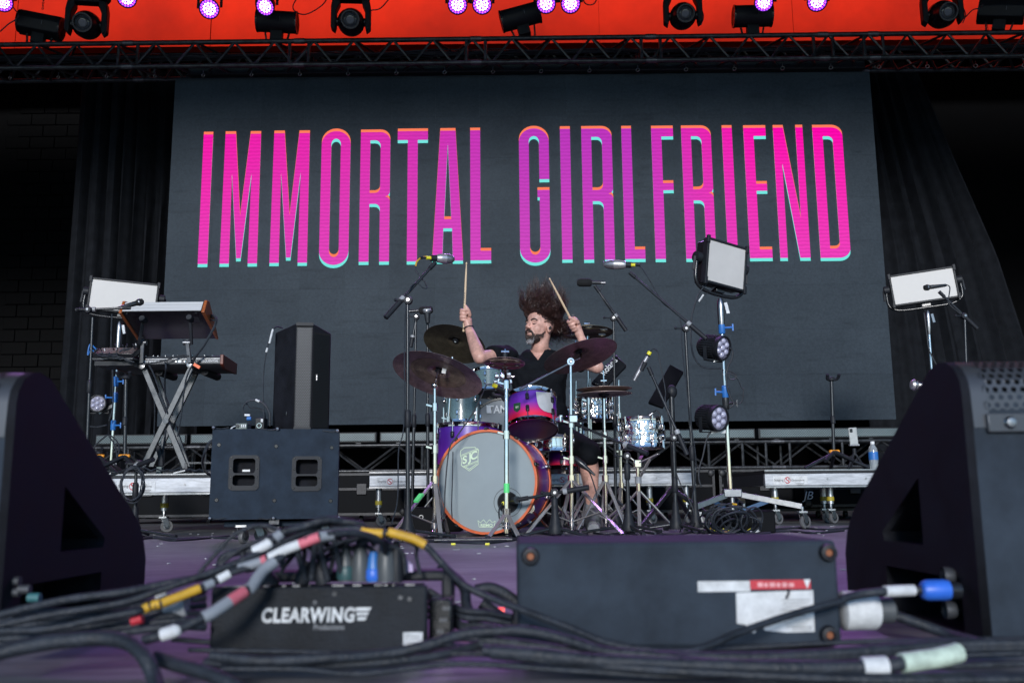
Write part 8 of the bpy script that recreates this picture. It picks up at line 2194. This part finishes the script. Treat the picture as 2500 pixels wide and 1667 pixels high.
# trunk
def ring_tube(pts, rads, n=24):
    """elliptical loft: rads (rx, ry)"""
    mb = MB(); vs = []
    for p, (rx, ry) in zip(pts, rads):
        vs += [Vector(p) + Vector((rx * math.cos(2 * math.pi * i / n), ry * math.sin(2 * math.pi * i / n), 0)) for i in range(n)]
    fs = []
    for k in range(len(pts) - 1):
        for i in range(n): fs.append((k * n + i, k * n + (i + 1) % n, (k + 1) * n + (i + 1) % n, (k + 1) * n + i))
    fs += [tuple(range(n - 1, -1, -1)), tuple((len(pts) - 1) * n + i for i in range(n))]
    return mb.add(vs, fs)
trunk_p = [hipc - ZA * 0.08, hipc, waist, chest - ZA * 0.05, chest + ZA * 0.04, neckb - ZA * 0.02, neckb + ZA * 0.02]
trunk_r = [(0.15, 0.13), (0.17, 0.13), (0.145, 0.11), (0.165, 0.12), (0.17, 0.11), (0.10, 0.075), (0.06, 0.055)]
t_ = ring_tube(trunk_p, trunk_r); body.add(t_.v, t_.f)
def arm(sh, el, wr, ha):
    mb = MB()
    mb.ell(sh, (0.062, 0.06, 0.06), None, 16, 10)
    mb.tube([sh, sh.lerp(el, 0.35), sh.lerp(el, 0.75), el], [0.056, 0.052, 0.045, 0.041], 18, 4)
    mb.ell(el, (0.042, 0.042, 0.042), None, 14, 8)
    mb.tube([el, el.lerp(wr, 0.3), el.lerp(wr, 0.7), wr], [0.041, 0.043, 0.034, 0.026], 18, 4)
    mb.tube([wr - (ha - wr) * 0.2, wr, wr.lerp(ha, 0.6)], [0.027, 0.026, 0.028], 14, 3)
    return mb
for a in (arm(shL, elL, wrL, haL), arm(shR, elR, wrR, haR)): body.add(a.v, a.f)
def fist(c, s, palm, thumb_up):
    """hand closed round a stick through c along s; palm: direction from the stick to the palm"""
    s = s.normalized(); palm = (palm - s * palm.dot(s)).normalized(); w = s.cross(palm)
    mb = MB()
    rot = Matrix((palm, w, s)).transposed()
    mb.ell(c + palm * 0.026, (0.018, 0.030, 0.044), rot, 16, 10)
    for i, (off, rr, span) in enumerate(((0.034, 0.0205, 255), (0.012, 0.0215, 265), (-0.010, 0.0205, 262), (-0.030, 0.0185, 250))):
        pts = []
        for k in range(8):
            th = R(-25 + (span + 25) * k / 7)
            rad = rr * (1.28 if k in (1, 2) else 1.0)
            pts.append(c + s * (off - 0.004 * k / 7) + (palm * math.cos(th) + w * math.sin(th)) * (rad + 0.004))
        mb.tube(pts, [0.0105, 0.0108, 0.0105, 0.010, 0.0098, 0.0095, 0.009, 0.0075], 10, 3)
    b0 = c + palm * 0.022 - w * 0.026 - s * 0.006
    mb.tube([b0, c - w * 0.028 + s * 0.026 + palm * 0.008, c - w * 0.018 + s * 0.048 - palm * 0.006, c - w * 0.010 + s * 0.064 - palm * 0.010], [0.015, 0.013, 0.0115, 0.0085], 10, 4)
    return mb
s1a, s1b = at(1133, 752, 5.95), at(1139, 640, 5.90)
sdL = (s1b - s1a).normalized()
sdR = (at(1341, 678.5, 5.80) - at(1394, 777, 5.90)).normalized()
gL, gR = at(1134, 769, 5.955), at(1400, 792, 5.905)
f1 = fist(gL, sdL, Vector((0.55, 0.8, -0.1)), True); body.add(f1.v, f1.f)
body.tube([wrL, gL + Vector((0.02, 0.03, -0.02))], [0.027, 0.027], 12, 0)
f2 = fist(gR, sdR, Vector((0.8, 0.45, 0.1)), True); body.add(f2.v, f2.f)
body.tube([wrR, gR + Vector((0.024, 0.014, -0.012))], [0.027, 0.027], 12, 0)
# legs
hpL, hpR = hipc + Vector((-0.09, 0, -0.03)), hipc + Vector((0.09, 0, -0.03))
knR = at(1437, 1105, 5.72); anR = at(1446, 1236, 5.82); toR = Vector((anR.x - 0.012, anR.y - 0.16, 0.035)); anR.z = max(anR.z, 0.10)
knL = Vector((kc.x + 0.12, 5.86, 0.5)); anL = Vector((kc.x + 0.14, 5.92, 0.12)); toL = anL + Vector((-0.02, -0.18, -0.07))
for hp_, kn, an, to in ((hpL, knL, anL, toL), (hpR, knR, anR, toR)):
    body.tube([hp_, hp_.lerp(kn, 0.5), kn], [0.085, 0.072, 0.056], 18, 4); body.ell(kn, (0.056, 0.056, 0.056), None, 14, 8)
    m1 = kn.lerp(an, 0.32) + Vector((0, 0.022, 0))
    body.tube([kn, m1, kn.lerp(an, 0.65), an], [0.053, 0.060, 0.045, 0.036], 18, 5)
    body.tube([an, an - ZA * 0.05], [0.036, 0.038], 14, 0)
    body.tube([an - ZA * 0.055 + YA * 0.03, to], [0.036, 0.03], 14, 0)
bo = put(fuse(body, 0.0048, 5), 'body', M_SKIN, person)
# shirt with short sleeves and V neck
shirt = ring_tube([hipc + ZA * 0.0, hipc + ZA * 0.1, waist, chest - ZA * 0.06, chest + ZA * 0.035, neckb - ZA * 0.012, neckb + ZA * 0.006], [(0.185, 0.15), (0.175, 0.14), (0.163, 0.128), (0.182, 0.137), (0.188, 0.126), (0.125, 0.095), (0.085, 0.072)])
for sh, el, f in ((shL, elL, 0.60), (shR, elR, 0.55)):
    shirt.ell(sh - ZA * 0.004, (0.070, 0.068, 0.066), None, 16, 10)
    shirt.tube([sh, sh.lerp(el, 0.3), sh.lerp(el, f)], [0.070, 0.068, 0.067], 18, 4)
sm_ = fuse(shirt, 0.0065, 6)
bm = bmesh.new(); bm.from_mesh(sm_)
vz = at(1310, 880, PYT - 0.12)
rs = random.Random(4)
import mathutils.noise as mno
for v in bm.verts:
    p = v.co
    n_ = mno.noise(Vector((p.x * 9, p.y * 9, p.z * 14))) * 0.012 + mno.noise(Vector((p.x * 30 + p.z * 12, p.y * 20, p.z * 9))) * 0.006
    v.co = p + v.normal * n_
for sg in (-1, 1):
    bmesh.ops.bisect_plane(bm, geom=bm.verts[:] + bm.edges[:] + bm.faces[:], plane_co=(vz.x + 0.01, PYT, vz.z), plane_no=Vector((1, 0, -sg * 0.62)).normalized())
kill = []
for f in bm.faces:
    p = f.calc_center_median()
    if p.y < PYT and p.z > vz.z and abs(p.x - (vz.x + 0.01)) < (p.z - vz.z) * 0.62: kill.append(f)
    elif p.z > neckb.z - 0.012 and (Vector((p.x, p.y)) - Vector((neckb.x, neckb.y))).length < 0.085: kill.append(f)
bmesh.ops.delete(bm, geom=kill, context='FACES')
bm.to_mesh(sm_); bm.free()
so = put(sm_, 'shirt', M_SHIRT, person)
sol = so.modifiers.new('thick', 'SOLIDIFY'); sol.thickness = 0.004; sol.offset = 1
# shorts
shorts = MB()
shorts.ell(hipc - ZA * 0.02, (0.19, 0.155, 0.11), None, 20, 12)
for hp_, kn in ((hpL, knL), (hpR, knR)):
    d_ = (kn - hp_)
    shorts.tube([hp_, hp_ + d_ * 0.5, hp_ + d_ * 1.0], [0.105, 0.094, 0.082], 18, 4)
    shorts.ell(kn + Vector((0, -0.004, -0.004)), (0.079, 0.079, 0.076), None, 16, 10)
put(fuse(shorts, 0.009, 5), 'shorts', M_SHIRT, person)
M_SOCK = mat('grey_sock', (0.17, 0.18, 0.2), 0.8, var=0.25)
M_SHOE = mat('grey_shoe', (0.10, 0.11, 0.115), 0.7, var=0.3)
for an, to in ((anL, toL), (anR, toR)):
    sk = MB(); sk.tube([an + ZA * 0.03, an - ZA * 0.04], [0.042, 0.046], 16, 0)
    put(fuse(sk, 0.006, 2), 'sock', M_SOCK, person)
    shoe = MB(); hz = an - ZA * 0.06 + YA * 0.045
    shoe.tube([hz, an + Vector((0, -0.05, -0.055)), to + Vector((0, 0.03, -0.002)), to + Vector((0, -0.03, -0.004))], [0.046, 0.05, 0.046, 0.034], 16, 4)
    sm2 = fuse(shoe, 0.006, 4)
    put(sm2, 'shoe', M_SHOE, person)
    MB().tube([hz - ZA * 0.03, Vector((an.x, an.y - 0.05, hz.z - 0.034)), to + Vector((0, -0.05, -0.022))], [0.042, 0.045, 0.036], 12, 4).build('sole', M_LABELGREY, person)
# wrist band, ear piece, brows, lashes
MB().ring(wrL.lerp(haL, 0.0) , (haL - wrL).normalized(), 0.028, 0.0055, 24, 8).build('wristband', M_RUBBER, person)
ear = hl(-0.088, -0.006, -0.014)
MB().ell(ear, (0.008, 0.008, 0.011), HR, 12, 8).ell(ear + F * 0.008 - U * 0.008, (0.005, 0.005, 0.008), HR, 10, 6).build('ear_monitor', M_BLACKGLOSS, person)
for s_ in (-1, 1):
    MB().tube([hl(s_ * 0.013, 0.099, 0.022), hl(s_ * 0.032, 0.095, 0.029), hl(s_ * 0.05, 0.080, 0.022)], [0.005, 0.0062, 0.004], 8, 4).build('eyebrow', M_BEARD, person)
    MB().tube([hl(s_ * 0.016, 0.089, 0.002), hl(s_ * 0.031, 0.091, -0.004), hl(s_ * 0.046, 0.081, 0.0)], [0.0022, 0.0032, 0.0022], 6, 4).build('eyelashes', M_HAIR, person)
MB().tube([hl(0.022, 0.094, -0.064), hl(0.01, 0.106, -0.0625), hl(-0.01, 0.106, -0.0625), hl(-0.022, 0.094, -0.064)], [0.0016, 0.0026, 0.0026, 0.0016], 6, 4).build('mouth', M_BEARD, person)
# strands
def strand(mb, pts, r0):
    n = len(pts)
    rad = [r0 * (1 - 0.75 * (i / (n - 1)) ** 2) for i in range(n)]
    mb.tube(pts, rad, 3, 0, cap=False)
rh = random.Random(12)
hair = MB()
hell(hair, (0, -0.014, 0.05), (0.077, 0.097, 0.078))
def curl_path(p, dirs, L, amp, freq, n=16, ph=0.0):
    """path from p bending through the given directions, with a spiral added"""
    pts = []; c = Vector(p); st = L / n
    for i in range(n + 1):
        f = i / n
        k = f * (len(dirs) - 1); a = int(min(k, len(dirs) - 2)); d = dirs[a].lerp(dirs[a + 1], k - a).normalized()
        x = d.orthogonal().normalized(); y = d.cross(x)
        w = amp * min(1.0, f * 2.5)
        pts.append(c + x * (w * math.cos(freq * f * 6.283 + ph)) + y * (w * math.sin(freq * f * 6.283 + ph)))
        c = c + d * st
    return pts
clumps = []
for k in range(46):
    th = rh.uniform(0, 2 * math.pi); el = rh.uniform(0.1, 1.0); r_ = math.sqrt(max(0, 1 - el * el))
    clumps.append((Vector((0.077 * r_ * math.cos(th), -0.022 + 0.097 * r_ * math.sin(th), 0.045 + 0.082 * el)), Vector((rh.gauss(0.02, 0.16), rh.gauss(0.05, 0.14), 1)), rh.uniform(0.10, 0.245), rh.uniform(2.0, 3.6), rh.uniform(0, 6), rh.uniform(0.005, 0.011)))
for k in range(2100):
    # locks thrown upward from the top and sides of the scalp
    th = rh.uniform(0, 2 * math.pi); el = rh.uniform(0.06, 1.0)
    r_ = math.sqrt(max(0, 1 - el * el))
    loc = Vector((0.077 * r_ * math.cos(th), -0.022 + 0.097 * r_ * math.sin(th), 0.045 + 0.082 * el))
    if loc.y > 0.062 and loc.z < 0.07: continue       # forehead stays clear
    p = hl(*loc)
    out = (RR * (loc.x / 0.077) + F * ((loc.y + 0.022) / 0.097) + U * el).normalized()
    cl_ = min(clumps, key=lambda c: (c[0] - loc).length + rh.uniform(0, 0.02))
    L = cl_[2] * rh.uniform(0.75, 1.1)
    tip = hl(*cl_[0]) + (out * 0.02) + cl_[1].normalized() * L
    pull = (tip - p)
    dirs = [(out + Vector((0, 0, 0.4))).normalized(), (out * 0.4 + pull.normalized()).normalized(), pull.normalized(), (pull.normalized() + Vector((rh.gauss(0, 0.16), rh.gauss(0, 0.16), 0))).normalized()]
    strand(hair, curl_path(p, dirs, L, cl_[5] * rh.uniform(0.6, 1.2), cl_[3] * rh.uniform(0.9, 1.1), ph=cl_[4] + rh.uniform(-0.7, 0.7)), rh.uniform(0.0007, 0.0014))
for k in range(520):
    # back of the head: curls billowing out then down
    th = rh.uniform(R(200), R(340)); el = rh.uniform(-0.55, 0.5); r_ = math.sqrt(1 - el * el)
    loc = Vector((0.074 * r_ * math.cos(th), -0.022 + 0.097 * r_ * math.sin(th), 0.02 + 0.082 * el))
    p = hl(*loc)
    out = (RR * (loc.x / 0.075) * 0.6 + F * ((loc.y + 0.022) / 0.097)).normalized()
    dn = Vector((0.10, 0.05, -1)) if rh.random() < 0.75 else Vector((0.2, 0.1, 0.8))
    dirs = [out, (out + Vector((0, 0, 0.2))).normalized(), (out * 0.5 + dn).normalized(), (dn + Vector((rh.gauss(0, .3), rh.gauss(0, .3), 0))).normalized()]
    strand(hair, curl_path(p, dirs, rh.uniform(0.09, 0.19), rh.uniform(0.008, 0.015), rh.uniform(2, 4.5), ph=rh.uniform(0, 6)), rh.uniform(0.0009, 0.0017))
for k in range(85):      # flyaway
    p = hl(rh.uniform(-0.06, 0.06), rh.uniform(-0.08, 0.04), 0.12)
    up = Vector((rh.gauss(0, 0.2), rh.gauss(0, 0.2), 1)).normalized()
    strand(hair, curl_path(p, [up, up, (up + Vector((rh.gauss(0, 0.4), 0, 0))).normalized()], rh.uniform(0.15, 0.25), rh.uniform(0.003, 0.007), rh.uniform(2, 4), n=20, ph=rh.uniform(0, 6)), 0.0011)
hair.build('hair', M_HAIR, person)
beard = MB(); grey = MB()
hell(beard, (0, 0.046, -0.0905), (0.0455, 0.0485, 0.033)); hell(grey, (0, 0.078, -0.116), (0.024, 0.019, 0.022))
for s_ in (-1, 1):
    beard.tube([hl(0, 0.109, -0.047), hl(s_ * 0.017, 0.106, -0.05), hl(s_ * 0.028, 0.094, -0.064), hl(s_ * 0.028, 0.088, -0.085), hl(s_ * 0.015, 0.088, -0.105)], [0.005, 0.0062, 0.0062, 0.008, 0.009], 8, 4)
    beard.tube([hl(s_ * 0.036, 0.07, -0.085), hl(s_ * 0.054, 0.04, -0.07), hl(s_ * 0.064, 0.012, -0.04)], [0.008, 0.0055, 0.003], 8, 4)
for k in range(900):
    u = rh.uniform(-1, 1); v = rh.random()
    a = u * 1.6
    base = Vector((0.058 * math.sin(a), 0.022 + 0.068 * math.cos(a), -0.066 - 0.048 * v * (1.05 - 0.55 * abs(u)) + 0.03 * max(0, abs(u) - 0.5)))
    if abs(u) < 0.22 and base.z > -0.088: continue
    chin = max(0.0, 1 - abs(u) * 2.0)
    p = hl(*base)
    d = (RR * (math.sin(a) * 0.3) + F * (0.3 * math.cos(a)) - U * 1.0 + Vector((rh.gauss(0, .2), rh.gauss(0, .2), 0))).normalized()
    L = rh.uniform(0.005, 0.010) + (0.020 * chin * rh.uniform(0.4, 1.0) if v > 0.4 else 0.006 * chin)
    if chin < 0.1 and rh.random() < 0.35: continue
    (grey if (chin > 0.25 and v > 0.4 and rh.random() < 0.75) else beard).tube([p, p + d * L * 0.5, p + d * L], [0.0010 + 0.0005 * chin, 0.0009 + 0.0004 * chin, 0.0004], 3, 0, cap=False)
for k in range(150):     # moustache and chin patch
    s_ = rh.choice((-1, 1)); f = rh.random()
    base = Vector((s_ * (0.003 + 0.026 * f), 0.110 - 0.016 * f, -0.046 - 0.016 * f ** 2)) if k < 110 else Vector((rh.uniform(-0.012, 0.012), 0.100, rh.uniform(-0.098, -0.078)))
    p = hl(*base); d = (RR * (s_ * 0.5) - U * 0.9 + F * 0.2).normalized()
    beard.tube([p, p + d * 0.007, p + d * 0.013], [0.0018, 0.0016, 0.0006], 3, 0, cap=False)
beard.build('beard', M_BEARD, person); grey.build('beard_tip', M_GREYBEARD, person)
# clipped hair at the temple
tem = MB()
for k in range(260):
    s_ = -1
    loc = Vector((s_ * 0.0745, rh.uniform(-0.04, 0.035), rh.uniform(0.015, 0.085)))
    loc.x = s_ * 0.0775 * math.sqrt(max(0.05, 1 - ((loc.y + 0.012) / 0.1) ** 2 - ((loc.z - 0.032) / 0.09) ** 2))
    p = hl(*loc); d = (RR * s_ * 0.4 + U * 0.2 - F * 0.8).normalized()
    tem.tube([p, p + d * 0.009], [0.0011, 0.0006], 3, 0, cap=False)
tem.build('temple_stubble', M_BEARD, person)

# ---- sticks
def stick(label, a, b, tip_end):
    a, b = Vector(a), Vector(b); d = (b - a); L = d.length
    t = thing('drumstick', label, 'drumstick', a, 'drumsticks')
    MB().lathe([(0, 0), (0.006, 0.002), (0.0073, 0.008), (0.0073, L * 0.68), (0.0062, L * 0.85), (0.0038, L * 0.955), (0.0034, L * 0.962)], a, d, 14).build('shaft', M_STICK, t)
    MB().lathe([(0.0034, L * 0.962), (0.0055, L * 0.975), (0.0056, L * 0.985), (0.0035, L * 0.997), (0, L)], a, d, 12).build('tip', M_STICK, t)
    return t
sL = stick('pale wooden drumstick held straight up', gL - sdL * 0.11, s1b, None)
pr = s1a.lerp(s1b, 0.32)
for k in range(5):
    p = s1a.lerp(s1b, 0.12 + 0.05 * k); MB().box(p - YA * 0.0075, (0.005, 0.0015, 0.011)).build('print', M_INK, sL)
stick('pale wooden drumstick leaning across toward the hair', gR - sdR * 0.11, at(1341, 678.5, 5.80), None)
# ---- throne
th_ = thing('drum_throne', 'black round drum throne under the drummer', 'stool', (hipc.x, hipc.y + 0.03, 0))
MB().lathe([(0, 0.50), (0.15, 0.50), (0.165, 0.52), (0.165, 0.545), (0.14, 0.56), (0, 0.56)], (hipc.x, hipc.y + 0.03, 0), ZA, 28).build('seat', M_CASE, th_)
MB().cyl((hipc.x, hipc.y + 0.03, 0.12), (hipc.x, hipc.y + 0.03, 0.5), 0.018, n=14).build('post', M_CHROME, th_)
for k in range(3):
    a = 0.6 + 2.094 * k
    MB().bar((hipc.x, hipc.y + 0.03, 0.26), (hipc.x + math.cos(a) * 0.26, hipc.y + 0.03 + math.sin(a) * 0.26, 0.012), 0.024, 0.01).build('leg', M_CHROME, th_)
